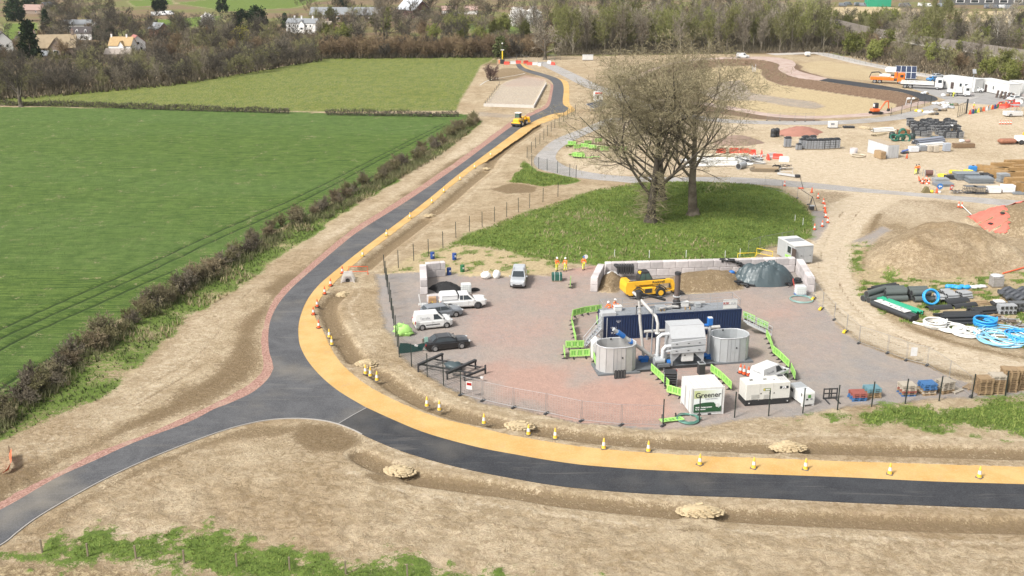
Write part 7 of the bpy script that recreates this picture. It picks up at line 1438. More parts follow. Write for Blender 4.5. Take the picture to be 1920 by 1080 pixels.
# CCTV mast
t = thing('camera_mast','yellow and black camera mast with white head at the far entrance','mast',G(942,119.5)); mb = MB(); mb.box((0,0,.8),(1.6,1.4,1.4),DKP,bev=.08); mb.build('base',t); mb = MB(); mb.box((0,0,3.0),(.4,.4,3.0),YELP,bev=.04); mb.build('lower_mast',t); mb = MB(); mb.tube([(0,0,4.4),(0,0,6.8)],.12,DKP,6); mb.box((0,0,4.8),(1.2,.3,.3),WPL); mb.build('upper_mast',t); mb = MB(); mb.sphere((0,0,7.0),.3,WPL,10,8); mb.build('camera_head',t)
# ================================================================ PALLETS
WOOD = paint('pallet_wood',(.31,.215,.12),.85,dirt=.3,rand=.12); WOODP = paint('pallet_pale',(.42,.37,.30),.85,dirt=.25,rand=.1); PBLUE = paint('pallet_blue',(.05,.15,.33),.8,dirt=.35); PRED = paint('pallet_red',(.30,.09,.07),.8,dirt=.35); PTEAL = paint('pallet_teal',(.13,.25,.29),.8,dirt=.3)
def pal_mb(mat,deck=None):
 m_ = MB()
 for y in (-.45,0,.45):
  for x in (-.5,0,.5): m_.box((x,y,.07),(.14,.1,.08),mat)
  m_.box((0,y,.015),(1.2,.1,.022),mat)
 for x in (-.5,0,.5): m_.box((x,0,.12),(.1,1.0,.02),mat)
 for k in range(7): m_.box((0,-.45 + k * .15,.142),(1.2,.1,.022),deck or mat)
 return m_
_pp = {}
def pallet_stack(label,px,rz,cols_,sc=1.15,jit=.04):
 """cols_ bottom to top: each pallet in the pile is its own liftable thing"""
 p = G(*px)
 for i,mat in enumerate(cols_):
  nm = ['bottom','second','third','fourth','fifth','sixth','seventh','eighth','ninth','tenth','eleventh','twelfth'][i] if i < len(cols_) - 1 else 'top'
  lb = '%s pallet of %s' % (nm,label) if len(cols_) > 1 else label; rr = rz + RU(-jit,jit); loc = (p.x + RU(-jit,jit),p.y + RU(-jit,jit),i * .158 * sc)
  if mat.name not in _pp: t = thing('pallet',lb,'pallet',loc,rr,'pallets stacked along the post row'); t.scale = (sc,) * 3; pal_mb(mat).build('boards',t); _pp[mat.name] = t
  else: dup(_pp[mat.name],loc,rr,lb)
 return p
pallet_stack('the low red and blue stack behind the posts',(1607,748),.08,[PBLUE,PBLUE,PRED,PRED]); pallet_stack('the low stack topped in teal',(1634,742),.12,[WOOD,WOOD,WOOD,PTEAL,PTEAL]); pallet_stack('the pale slatted stack left of the blue one',(1699,739),.05,[PBLUE,WOOD,PRED,WOODP,WOODP,WOODP])
pallet_stack('the stack topped by worn blue pallets',(1737,737),.12,[WOOD,WOODP,WOOD,PBLUE,PBLUE,PBLUE]); pallet_stack('the pale stack right of the blue one',(1770,734),.35,[WOOD,WOOD,WOODP,WOODP,WOODP,WOODP],1.25); pallet_stack('grey-green pallet leaning flat beside the pale stack',(1789,733),.6,[WOODP])
pallet_stack('the tall brown stack under the last temporary fence panel',(1842,737),.05,[WOOD] * 9); pallet_stack('the tall pale-topped brown stack, second from the fence end',(1865,735),.02,[WOOD] * 8 + [WOODP] * 2); pallet_stack('the tallest brown stack near the right edge',(1888,731),-.1,[WOOD] * 12); pallet_stack('the brown stack cut by the right edge',(1915,728),.1,[WOOD] * 11)
pallet_stack('loose pale pallet lying left of the tall brown stacks',(1822,728),.7,[WOOD])
# ================================================================ PIPE STORE (right)
PIPEB = paint('pipe_black',(.028,.030,.033),.5,dirt=.15); PIPEG = paint('pipe_green',(.02,.30,.17),.45); MESHR = paint('mesh_roll_grey',(.085,.10,.095),.8,dirt=.25,scale=5); PIPEGR = paint('pipe_grey',(.30,.31,.32),.55,dirt=.2)
def bundle(name,label,cat,a,b,r_,layout,mat,n_=10,jit=.0,partname='pipe',hollow=True):
 """straight pipes side by side between two ground pixels; layout = pipes per layer"""
 A,B = G(*a),G(*b); d = B - A; L = d.length; t = thing(name,label,cat,(A + B) / 2,math.atan2(d.y,d.x)); proto_ = None
 for l,k in enumerate(layout):
  for i in range(k):
   if proto_ is None:
    m_ = MB(); m_.tube([(-L / 2,0,0),(0,0,0),(L / 2,0,0)],r_,mat,n_)
    for s in (-1,1): m_.tube([(s * (L / 2 + .004),0,0),(s * (L / 2 + .012),0,0)],r_ * .82,DKP,n_)
    proto_ = m_.build(partname,t); o = proto_
   else: o = proto_.copy(); COL.objects.link(o); o.parent = t
   o.location = (RU(-jit,jit),(i - (k - 1) / 2) * 2.02 * r_,r_ + l * 1.76 * r_); o.rotation_euler = (random.random() * 3,0,RU(-jit,jit) * .06)
 return t
bundle('mesh_roll_stack','left stack of dark grey netting-wrapped rolls in the pipe store','rolls',(1655,560),(1694,559),.36,[4,3],MESHR,12,.25,'roll'); bundle('mesh_roll_stack','dark grey rolls lying skewed at the left corner of the pipe store','rolls',(1624,566),(1660,555),.36,[2,1],MESHR,12,.2,'roll'); bundle('mesh_roll_stack','right stack of dark grey netting-wrapped rolls beside the blue ring','rolls',(1704,561),(1739,560),.36,[4,3],MESHR,12,.15,'roll')
bundle('pipe_bundle','thin black pipes behind the left stack of grey rolls','pipes',(1637,547),(1682,540),.14,[6,5],PIPEB,8,.3); bundle('pipe_bundle','fat black pipes lying at the front left of the pipe store','pipes',(1638,572),(1714,602),.36,[2],PIPEB,14,.2); bundle('pipe_bundle','green pipes lying beside the fat black pipes','pipes',(1645,563),(1724,590),.14,[6,4],PIPEG,8,.5)
t = thing('perforated_sheet','white and black patterned wrapping lying on the fat black pipes','sheet',V3((*G(1672,585)[:2],.74)),ang((1638,572),(1714,602))); mb = MB(); mb.box((0,0,.02),(4.6,1.1,.03),WPL);
for i in range(26): mb.box((RU(-2.1,2.1),RU(-.45,.45),.04),(RU(.1,.35),RU(.04,.12),.012),INK,rz=random.random() * 3)
mb.build('sheet',t)
coil('pipe_coil','single thick blue ring leaning against the right grey rolls','hose',(1742,569),.85,.12,3,HOSEB,1,R(62),.75,.01)
for i,(a,b,lay_) in enumerate([((1764,556),(1782,555),[5,5,4]),((1771,562),(1791,561),[4,4,4]),((1797,559),(1816,557),[5,5,4]),((1750,560),(1769,561),[4,3])]): bundle('pipe_bundle','short pale grey pipe pack in the pipe store, %s of four' % ['first behind the blue ring','second, nearest the blue ring','rightmost','lowest and leftmost'][i],'pipes',a,b,.15,lay_,PIPEGR,8,.1)
def half_chan(label,a,b,r_):
 A,B = G(*a),G(*b); d = B - A; L = d.length; t = thing('black_channel',label,'channel',(A + B) / 2,math.atan2(d.y,d.x)); mb = MB(); P = [(r_ * math.cos(q),r_ * math.sin(q) * .8) for q in np.linspace(0,PI,9)]; P += [(x * .88,z * .88) for x,z in P[::-1]]; mb.prism(P,-L / 2,L / 2,PIPEB,axis='x'); mb.build('shell',t)
half_chan('black half-round channel lying below the blue ring',(1738,580),(1782,577),.5); half_chan('black curved channel right of the first, under the grey pipe packs',(1770,570),(1812,565),.65); half_chan('black curved channel lying lowest of the three',(1786,577),(1828,572),.5)
bundle('pipe_bundle','long heap of black pipes behind the white hose coils','pipes',(1766,602),(1838,600),.16,[9,7,5],PIPEB,8,.7); bundle('pipe_bundle','black pipes in the middle of the pipe store','pipes',(1816,588),(1864,584),.15,[6,4],PIPEB,8,.5)
coil('hose_coil','neat white hose coil at the front of the pipe store','hose',(1752,613),1.15,.10,5,HOSEW,3,messy=.05); coil('hose_coil','loose white hose coil right of the neat one','hose',(1782,617),1.4,.10,4,HOSEW,4,messy=.16); coil('hose_coil','tangled white hose loops nearest the haul track','hose',(1808,624),1.3,.09,5,HOSEW,6,messy=.3); coil('hose_coil','neat blue hose coil above the tangled loops','hose',(1846,611),1.15,.11,5,HOSEB,5,messy=.04)
coil('hose_coil','big tangle of pale blue and white hose at the front right','hose',(1874,635),2.0,.07,9,paint('hose_pale_blue',(.22,.48,.66),.5),7,messy=.3); coil('hose_coil','white hose loops lying inside the pale blue tangle','hose',(1884,637),1.5,.06,6,HOSEW,8,messy=.35); coil('hose_coil','blue hose coil cut by the right edge','hose',(1918,634),1.6,.09,7,HOSEB,9,messy=.15)
t = thing('long_pipe','long cream pipe lying along the edge of the haul track','pipe',G(1712,607)); mb = MB(); a0 = G(1712,607); mb.tube([G(x,y) - a0 + V3((0,0,.16)) for x,y in ((1712,607),(1750,617),(1788,627))],.15,HOSEW,8); mb.build('pipe',t)
t = thing('long_pipe','grey pipe continuing the line of the cream one','pipe',G(1790,628)); mb = MB(); a0 = G(1790,628); mb.tube([G(x,y) - a0 + V3((0,0,.16)) for x,y in ((1790,628),(1842,637))],.15,PIPEGR,8); mb.build('pipe',t)
def wrapped(label,px,d,mat,rz=0,name='wrapped_pallet',cat='wrapped pallet',lay_=5):
 t = thing(name,label,cat,G(*px),rz); mb = MB(); mb.box((0,0,.07),(d[0],d[1],.13),TIMB)
 mb.build('pallet',t); mb = MB(); h = (d[2]) / lay_
 for k in range(lay_): mb.box((RU(-.02,.02),RU(-.02,.02),.14 + h * (k + .5)),(d[0] * .96,d[1] * .96,h * .93),mat,bev=.03)
 mb.build('load',t); return t
STG = paint('stone_grey',(.27,.255,.24),.85,dirt=.3); wrapped('grey stone-filled pallet with plastic on top, at the foot of the spoil heap',(1867,537),(1.4,1.3,1.15),STG); t = thing('plastic_wrap','crumpled clear wrapping on top of the grey stone pallet','wrapping',V3((*G(1867,537)[:2],1.3))); mb = MB(); mb.sphere((0,0,.08),.7,GALVL,12,6,(1,.9,.3),.25,random.Random(3)); mb.build('wrap',t)
t = thing('blue_sheeting','bright blue crumpled sheeting at the back of the pipe store','sheeting',G(1796,541)); mb = MB(); r = random.Random(2)
for k in range(5): mb.sphere((-1 + k * .5,r.uniform(-.2,.2),.2),.45,HOSEB,9,6,(1.2,.8,.6),.25,r)
mb.build('bundle',t)
t = thing('white_sheeting','white crumpled sheeting right of the blue sheeting','sheeting',G(1824,540)); mb = MB()
for k in range(5): mb.sphere((-1 + k * .55,r.uniform(-.2,.2),.16),.42,WPL,9,6,(1.3,.8,.5),.25,r)
mb.build('bundle',t)
for i,(px,d,rz_) in enumerate([((1820,549),(3.4,.3,.18),.02),((1800,546),(3.0,.25,.15),-.03),((1835,569),(2.8,.6,.25),.3),((1862,596),(2.4,.5,.3),.5)]):
 t = thing('timber_planks','loose timber planks in the pipe store, %s from the back' % ORD[i],'planks',G(*px),rz_,'loose planks in the pipe store'); mb = MB()
 for k in range(5): mb.box((RU(-.2,.2),(k - 2) * d[1] * .5,d[2] * .3 + .05 * (k % 2)),(d[0],.16,.06),WOOD,rz=RU(-.08,.08))
 mb.build('planks',t)
def drain_box(label,px,rz,mat):
 t = thing('drain_units',label,'drain units',G(*px),rz); mb = MB()
 for i in range(4):
  for j in range(2):
   mb.box((i * .5 - .75,0,.3 + j * .55),(.47,.9,.52),mat,bev=.04); mb.tube([(i * .5 - .75,-.46,.3 + j * .55),(i * .5 - .75,-.5,.3 + j * .55)],.17,DKP,10)
 mb.build('units',t)
drain_box('grey drain units with round dark holes, front right of the pipe store',(1886,588),.05,PIPEGR); drain_box('dark drain units behind the grey ones, near the right edge',(1906,583),.05,paint('dark_grey_plastic',(.10,.105,.11),.6))
t = thing('square_cover','white square lid on a black tray in the pipe store','lid',G(1873,573)); mb = MB(); mb.box((0,0,.25),(1.7,1.2,.35),DKP,bev=.06); mb.build('tray',t); mb = MB(); mb.box((0,.1,.5),(1.2,.9,.16),WPL,bev=.06); mb.box((0,.1,.62),(.6,.45,.1),WPL,bev=.04); mb.build('lid',t)
t = thing('black_sheet_rolls','wavy dark grey moulded channels piled at the right edge','channels',G(1903,560)); mb = MB()
for k in range(5):
 pts = [(-1.6 + i * .4,-1.0 + k * .5,.35 + .25 * math.sin(i * 1.4 + k) + .1 * k) for i in range(9)]; mb.tube(pts,.28,paint('charcoal_plastic',(.06,.065,.075),.5,dirt=.2),8)
mb.build('channels',t)
for i,(px,s) in enumerate([((1897,605),1.0),((1880,602),.8),((1910,615),.9)]):
 t = thing('scrap_pile','mixed scrap lengths, %s heap at the lower right of the pipe store' % ('middle','left','right')[i],'scrap',G(*px),0); mb = MB()
 for k in range(22): mb.bar((RU(-1,1) * s,RU(-.8,.8) * s,RU(.05,.4)),(RU(-1.4,1.4) * s,RU(-.8,.8) * s,RU(.05,.4)),.1,.06,random.choice((TIMB,PIPEGR,RUSTY,WOODP)))
 mb.build('lengths',t)
# ================================================================ COMPOUND (upper right)
KRB = paint('kerb_grey_pack',(.24,.25,.265),.8,dirt=.25); BLKC = paint('crate_black',(.03,.032,.036),.6,dirt=.2)
def stillage(label,px,rz,s=1.0,group='dark wrapped packs in the row',mat=KRB,name='wrapped_pack',top=BLKC):
 t = thing(name,label,'wrapped pack',G(*px),rz,group); t.scale = (1.12,1.12,1.4); mb = MB(); mb.box((0,0,.07),(1.25 * s,1.1 * s,.12),TIMB); mb.build('pallet',t); mb = MB()
 for k in range(4): mb.box((0,0,.26 + k * .3),(1.2 * s,1.05 * s,.27),mat,bev=.03)
 mb.build('load',t); mb = MB(); mb.box((0,0,1.42),(1.26 * s,1.12 * s,.12),top,bev=.03); mb.box((.1,.1,1.52),(.8 * s,.7 * s,.14),top,rz=.3,bev=.04); mb.build('top_sheet',t)
 mb = MB()
 for x in (-.3,.3): mb.box((x,0,.8),(.05,1.09 * s,1.3),BLKC)
 mb.build('straps',t); return t
sp_ = stillage('grey strapped pack under black sheet in the long row, first from the left',(1504,279),.05)
for i,px in enumerate([(1515,280),(1526,280),(1537,280),(1547,279.5),(1557,279),(1567,278.5)]): dup(sp_,G(*px),RU(-.04,.08),'grey strapped pack in the long row, %s from the left' % ORD[i + 1])
dup(sp_,G(1497,281),.1,'grey strapped pack standing forward at the left end of the long row',.85); dup(sp_,G(1476,276),0,'grey strapped pack standing alone left of the long row'); dup(sp_,G(1509,274),.0,'grey strapped pack in the second row behind, left of two'); dup(sp_,G(1523,273.5),.0,'grey strapped pack in the second row behind, right of two')
for i,px in enumerate([(1449.5,257),(1456,256)]):
 t = thing('black_tank','tall black upright tank by the red soil heap, %s of the pair' % ('left','right')[i],'tank',G(*px)); mb = MB(); mb.lathe([(.55,0),(.6,.1),(.6,.7),(.57,.73),(.6,.76),(.6,1.5),(.55,1.7),(.3,1.85),(0.001,1.86)],BLKC,16); mb.build('shell',t); mb = MB(); mb.tube([(0,0,1.84),(0,0,1.93)],.16,DKP,10); mb.build('lid',t)
t = thing('white_generator','small white generator box with dark end beside the pale road','generator',G(1561,240),.0); mb = MB(); mb.box((0,0,.85),(2.0,1.2,1.4),WPL,bev=.05); mb.build('canopy',t); mb = MB(); mb.box((1.03,0,.85),(.08,1.1,1.3),DKP); mb.box((-.2,-.61,1.0),(.8,.03,.4),INKG); mb.build('louvre',t); mb = MB(); mb.box((0,0,.1),(2.1,1.25,.18),DKP); mb.build('base',t)
t = thing('lying_skip','black flat pallets beside the small white generator','pallets',G(1591,240)); mb = MB()
for k in range(5): mb.box((-1 + k * .5,0,.25 + .04 * (k % 2)),(.46,1.2,.4),BLKC,bev=.04)
mb.build('pallets',t)
# storage container
k0,k1,k2 = G(1626,285.5),G(1663,297.5),G(1687,295); rzk = math.atan2(k1.y - k0.y,k1.x - k0.x); Lk = (k1 - k0).length; Wk = 2.45
CTW = paint('store_container',(.50,.51,.52),.5,dirt=.25)
t = thing('store_container','pale grey storage container with tan roof alone in the sandy compound','container',k1,rzk); mb = MB(); mb.box((-Lk / 2,Wk / 2,1.3),(Lk - .1,Wk - .1,2.55),CTW); corrugated(mb,-Lk + .1,-.1,.02,.15,2.5,CTW)
for x in (-.06,-Lk + .06):
 for y in (.06,Wk - .06): mb.box((x,y,1.3),(.14,.14,2.6),CTW)
mb.build('shell',t); mb = MB(); mb.box((-Lk / 2,Wk / 2,2.62),(Lk - .1,Wk - .05,.06),paint('tan_roof',(.36,.29,.21),.85)); mb.build('roof',t)
for y in (.62,Wk - .62):
 mb = MB(); mb.box((.01,y,1.3),(.05,1.12,2.35),paint('door_grey',(.45,.46,.475),.5)); q = mb.build('door',t); mb = MB()
 for o_ in (-.25,.25): mb.tube([(.06,y + o_,.2),(.06,y + o_,2.4)],.025,GALV,5)
 mb.build('lock_rods',q)
def timber_stack(label,px,rz,L,Wd,nl,mat=WOOD,name='timber_stack',bh=.2,z=0,cols_=None):
 p = G(*px); t = thing(name,label,'timber stack',(p.x,p.y,z),rz); mb = MB(); k = cols_ or max(2,int(Wd / .26)); w_ = Wd / k
 for l in range(nl):
  for i in range(k): mb.box((RU(-.06,.06),-Wd / 2 + (i + .5) * w_,.1 + bh * (l + .5)),(L,w_ * .94,bh * .93),mat)
 mb.build('sleepers',t); mb = MB()
 for x in (-L * .3,L * .3): mb.box((x,0,.05),(.12,Wd,.1),TIMB); mb.box((x,0,.1 + nl * bh + .004),(.05,Wd + .02,.01),DKP)
 mb.build('bearers',t); return t
timber_stack('brown timber pack standing against the pale storage container',(1649,297),rzk,2.4,1.1,7,WOOD,bh=.2)
t = thing('concrete_ring','grey concrete manhole ring beside the storage container','manhole ring',G(1600,288)); mb = MB(); mb.lathe([(.75,0),(.75,1.1),(.62,1.1),(.62,.05)],CONC,18); mb.build('ring',t)
coil('hose_coil','flat cream hose coil in front of the concrete ring','hose',(1609,293),1.3,.1,3,paint('hose_cream',(.50,.44,.33),.7),14,messy=.08)
SB = None
for j in range(5):
 for i in range(8):
  px = (1719 + i * 11.0 - j * 3 + RU(-3,3),256 - j * 5.4 + i * .2 + RU(-1.8,1.8)); lb = 'black-topped cage bin in the big dark block of bins, %s row, %s along' % (['front','second','third','fourth','back'][j],ORD[i])
  if SB is None:
   SB = thing('cage_bin',lb,'bin',G(*px),0,'black-topped cage bins'); mb = MB(); mb.box((0,0,.65),(1.1,1.0,1.1),BLKC,bev=.04)
   mb.build('bin',SB); mb = MB()
   for x in np.linspace(-.58,.58,6): mb.bar((x,-.53,.05),(x,-.53,1.2),.04,.04,GALVL)
   for z in (.15,.65,1.15): mb.bar((-.6,-.53,z),(.6,-.53,z),.04,.04,GALVL)
   mb.build('cage',SB); mb = MB()
   for q in range(7): mb.sphere((RU(-.45,.45),RU(-.4,.4),1.25),.22,BLKC,7,5,(1.3,1,.8),.2,random)
   mb.build('contents',SB)
  elif random.random() < .93: dup(SB,G(*px),RU(-.5,.5),lb,RU(1.05,1.3))
t = thing('fork_truck','small yellow and white forklift at the front right of the cage bins','forklift',G(1786,252),R(-95)); mb = MB(); mb.box((0,0,.7),(1.6,1.1,.7),VYEL,bev=.1); mb.box((-.6,0,1.0),(.5,1.1,.6),VYEL,bev=.1); mb.build('body',t); mb = MB(); mb.box((0,0,2.0),(1.2,1.1,.1),INKW)
for x in (-.5,.5):
 for y in (-.5,.5): mb.bar((x,y,1),(x,y,2.0),.07,.07,DKP)
mb.build('cab_guard',t); mb = MB(); mb.box((.95,0,1.2),(.12,.8,2.2),DKP); mb.box((1.4,-.25,.15),(.9,.1,.06),DKP); mb.box((1.4,.25,.15),(.9,.1,.06),DKP); mb.build('mast',t)
for x in (-.55,.55):
 for s in (-1,1): wheel(t,x,s * .5,.28,.2,STEEL)
GFIT = paint('fitting_green',(.015,.11,.075),.45)
for i,(px,s_) in enumerate([((1676,264),1.0),((1688,265),1.1),((1697,264),1.0),((1692,258),.9)]): coil('pipe_coil','dark green pipe coil in the heap right of the storage container, %s of four' % ('left','front middle','right','top')[i],'hose',px,.85 * s_,.16,3,GFIT,20 + i,R(35 + 18 * i) * (-1) ** i,.5 if i < 3 else 1.0,.08)
BRN = paint('brown_pipe',(.34,.17,.085),.6,dirt=.2)
bundle('pipe_pack','upright-looking brown pipe pack behind the green coils','pipes',(1684,253),(1702,252),.16,[5,5,5,5],BRN,8,.1)
for i,px in enumerate([(1672,259),(1710,261)]):
 t = thing('black_tank','short dark green-black tank %s the green coils' % ('left of','right of')[i],'tank',G(*px)); mb = MB(); mb.lathe([(.62,0),(.65,.1),(.65,1.1),(.5,1.3),(.001,1.34)],paint('green_black',(.02,.035,.032),.5),14); mb.build('shell',t); mb = MB(); mb.tube([(0,0,1.3),(0,0,1.4)],.18,DKP,10); mb.build('lid',t)
bundle('pipe_pack','long blue-grey pipe pack lying behind the wrapped pallets','pipes',(1716,271),(1765,265),.2,[5,4,3],paint('pipe_slate',(.22,.24,.29),.5),8,.2); bundle('pipe_pack','white pipes lying in front of the long blue-grey pack','pipes',(1722,275),(1768,271),.15,[5,3],HOSEW,8,.2); bundle('pipe_pack','pale pipes lying across the back of the compound','pipes',(1638,247),(1676,245),.15,[6,4,2],HOSEW,8,.5); bundle('pipe_pack','cream timber poles splayed at the back of the compound','poles',(1615,240),(1630,243),.12,[5,3],paint('cream_pole',(.46,.38,.25),.8),7,.6); bundle('pipe_pack','tangled cream poles left of the brown pipe pack','poles',(1640,255),(1662,250),.1,[6,4],_mc['cream_pole'],7,.8)
WRP = paint('white_wrap',(.62,.63,.65),.35,dirt=.12); wrapped('white shrink-wrapped pallet, first right of the storage container',(1712,285),(1.9,1.3,1.0),WRP,.1,lay_=3); wrapped('grey block pallet right of the white shrink-wrapped one',(1729,283),(1.6,1.3,.95),KRB,.1); wrapped('pale striped pallet standing on end, left of two',(1743,285),(.8,.9,1.2),WOODP,.1); wrapped('pale striped pallet standing on end, right of two',(1754,285.5),(1.0,.9,1.2),WOODP,.1); wrapped('tall blue-grey pack at the end of the pallet line',(1774,284),(1.3,1.2,1.6),paint('slate_pack',(.34,.37,.42),.6),.05); wrapped('dark green and white tray pack below the cage bins',(1757,262),(2.6,1.2,.6),paint('tray_dark',(.03,.06,.06),.6),.05,lay_=2)
t = thing('blue_item','blue wrapped tube on a dark tray beside the storage container','tube',G(1696,288),.4); mb = MB(); mb.box((0,0,.15),(1.6,.8,.3),DKP,bev=.05); mb.build('tray',t); mb = MB(); mb.tube([(-.7,0,.5),(.8,0,.7)],.2,paint('tube_blue',(.12,.18,.42),.5),10); mb.build('tube',t)
timber_stack('dark brown sleeper stack carrying white sacks',(1806,277),.06,4.2,1.4,3,paint('sleeper_dark',(.20,.13,.075),.85),bh=.28)
t = thing('white_sacks','white and brown sacks on the dark brown sleeper stack','sacks',V3((*G(1808,275)[:2],.95)),.06); mb = MB(); mb.sphere((-.7,0,.3),.55,WRP,10,7,(1.2,.9,.65),.12,random.Random(1)); mb.build('white_sack',t); mb = MB(); mb.sphere((.6,0,.25),.5,paint('brown_sack',(.30,.19,.14),.8),10,7,(1.2,.9,.6),.12,random.Random(2)); mb.build('brown_sack',t)
# lower right stack yard
BRT = paint('timber_brown',(.30,.185,.075),.85,dirt=.25,rand=.15)
for i,(px,rz_,L,wd,nl) in enumerate([((1860,322),-.6,5.5,1.2,4),((1873,332),-.62,5.0,1.2,5),((1890,324),.12,6.5,1.2,4),((1898,335),.12,6.5,1.2,5),((1912,346),.12,5.5,1.2,5),((1907,360),.1,1.6,1.3,7),((1922,362),.1,1.6,1.3,7),((1880,313),.1,4.5,1.0,3),((1905,310),.1,4.5,1.0,4),((1925,322),.1,5.5,1.2,5)]): timber_stack('brown timber stack at the right of the store yard, %s from the left' % ORD[i],px,rz_,L,wd,nl,BRT,bh=.24)
GSH = paint('sheet_grey',(.27,.30,.33),.45,.3,dirt=.2)
def sheets(label,px,rz,L,wd,nl,mat=GSH,tilt=0.0,name='sheet_stack',z=0):
 p = G(*px); t = thing(name,label,'sheet stack',(p.x,p.y,z),rz); mb = MB()
 for k in range(nl): mb.box((RU(-.12,.12),RU(-.1,.1),.12 + k * .12),(L,wd,.09),mat,rz=RU(-.02,.02),ry=tilt)
 for k in range(8): mb.box((-L / 2 + (k + .5) * L / 8,0,.12 + nl * .12),(.05,wd * .96,.03),mat,ry=tilt)
 mb.build('sheets',t); mb = MB()
 for x in (-L * .35,L * .35): mb.box((x,0,.04),(.12,wd,.08),TIMB)
 mb.build('bearers',t)
sheets('grey metal sheet stack lowest on the left of the store yard',(1768,348),.05,3.0,2.0,4); sheets('pale metal plates left of the big grey stack',(1763,341),.02,2.6,1.6,5,GALV); sheets('tall grey metal panel stack at the back',(1810,336),.0,4.0,2.4,10); sheets('grey metal panel stack in front of the tall one',(1835,342),-.05,4.2,2.4,8); sheets('galvanised ladder-like panels against the timber',(1880,341),.1,1.8,1.4,12,GALV); sheets('thin blue-grey panels at the lower right edge',(1915,363),-.2,3.0,2.2,2,GSH)
for i,px in enumerate([(1818,362),(1836,363)]):
 t = thing('mesh_cage','dark empty mesh cage in front of the panel stacks, %s one' % ('left','right')[i],'cage',G(*px)); mb = MB()
 for z in (.1,.65,1.2):
  for y in (-.7,.7): mb.bar((-.95,y,z),(.95,y,z),.05,.05,STEEL)
  for x in (-.95,.95): mb.bar((x,-.7,z),(x,.7,z),.05,.05,STEEL)
 for x in np.linspace(-.95,.95,8):
  for y in (-.7,.7): mb.bar((x,y,.05),(x,y,1.2),.04,.04,STEEL)
 mb.box((0,0,1.2),(1.9,1.4,.05),paint('cage_top',(.14,.145,.15),.7)); mb.build('frame',t); mb = MB(); mb.box((0,0,.1),(1.9,1.4,.08),STEEL); mb.build('floor',t)
for i,(px,d) in enumerate([((1862,362),(2.2,1.3,1.0)),((1888,361),(2.2,1.3,1.2))]): wrapped('white insulation board stack, %s of two' % ('left','right')[i],px,d,paint('board_white',(.72,.70,.69),.7,dirt=.1),.03,'board_stack','board stack',4)
YH = paint('yellow_duct',(.70,.55,.04),.5,dirt=.1)
for i,px in enumerate([(1767,333),(1788,326),(1799,327),(1815,325)]): coil('duct_coil','bright yellow coiled duct in the store yard, %s from the left' % ORD[i],'hose',px,.7,.17,4,YH,30 + i,messy=.07)
for i,px in enumerate([(1778,336),(1845,332),(1852,335)]):
 t = thing('black_crates','black plastic crates in the store yard, %s from the left' % ORD[i],'crates',G(*px)); mb = MB()
 for k in range(3): mb.box((-.5 + k * .5,RU(-.1,.1),.4),(.46,1.0,.75),BLKC,bev=.04)
 mb.build('crates',t)
t = thing('blue_tank','bright blue box tank at the back of the store yard','tank',G(1823,322)); mb = MB(); mb.box((0,0,.6),(1.3,1.0,1.0),paint('tank_blue',(.03,.20,.52),.5),bev=.1); mb.build('body',t); mb = MB(); mb.tube([(0,0,1.1),(0,0,1.2)],.2,DKP,10); mb.build('cap',t)
t = thing('reel_frame','dark brown cable reel in a pale tubular frame, left in the store yard','cable reel',G(1741,331)); mb = MB(); mb.tube([(-.6,0,.7),(.6,0,.7)],.5,paint('reel_brown',(.14,.07,.06),.7),14); mb.build('reel',t); mb = MB()
for x in (-.9,.9): mb.tube([(x,-.6,0),(x,-.5,1.2),(x,.5,1.2),(x,.6,0)],.05,PIPEGR,6)
mb.build('frame',t)
for i in range(9): c = dup(cr_ if i % 3 else co_,G(1724 + i * 2.1 + RU(-1,1),341 + RU(-3,4)),0,'red and white cone in the jumbled cluster at the left of the store yard' if i % 3 else 'plain red cone in the jumbled cluster at the left of the store yard',None,'jumbled cones of the store yard'); c.rotation_euler = (random.choice((0,0,1.4)),random.choice((0,0,.5)),random.random() * 3)
t = thing('road_sign','round blue sign with white arrow leaning on a stand by the pale road','sign',G(1761,362),R(0)); SGB = paint('sign_blue',(.02,.16,.48),.4); mb = MB(); mb.tube([(0,-.04,1.15),(0,0,1.15)],.48,SGB,20); mb.build('disc',t); mb = MB(); mb.prism([(-.3,1.15),(-.02,1.42),(-.02,1.24),(.3,1.24),(.3,1.06),(-.02,1.06),(-.02,.88)],-.065,-.045,WPL); mb.build('arrow',t); mb = MB(); mb.bar((-.3,.3,0),(0,.02,1.1),.05,.05,GALV); mb.bar((.3,.3,0),(0,.02,1.1),.05,.05,GALV); mb.box((0,0,.2),(.5,.3,.4),WPL,bev=.05); mb.build('stand',t)
t = thing('road_sign','red and white tilted sign right of the round blue one','sign',G(1783,362),R(15)); mb = MB(); mb.box((0,0,.95),(.55,.04,.85),REDP,ry=.25,bev=.01); mb.box((0,-.03,1.0),(.32,.02,.4),WPL,ry=.25); mb.build('face',t); mb = MB(); mb.bar((-.2,.2,0),(0,.02,.8),.05,.05,GALV); mb.bar((.2,.2,0),(0,.02,.8),.05,.05,GALV); mb.build('stand',t)
t = thing('metal_scrap','dark tangled metal frames between the tilted sign and the mesh cages','scrap',G(1795,364)); mb = MB()
for k in range(18): mb.bar((RU(-1.2,1.2),RU(-.5,.5),RU(.05,.7)),(RU(-1.2,1.2),RU(-.5,.5),RU(.05,.7)),.06,.06,random.choice((STEEL,RUSTY,GALV)))
mb.build('frames',t)
t = thing('olive_chute','olive folded board and yellow bag beside the pale road','board',G(1736,361)); mb = MB(); mb.prism([(-.7,0),(-.2,1.0),(.2,1.0),(.7,0)],-.4,.4,paint('olive_board',(.16,.13,.06),.8)); mb.build('board',t); mb = MB(); mb.sphere((.9,-.2,.25),.35,YH,8,6,(1,1,.7),.15,random.Random(5)); mb.build('bag',t)
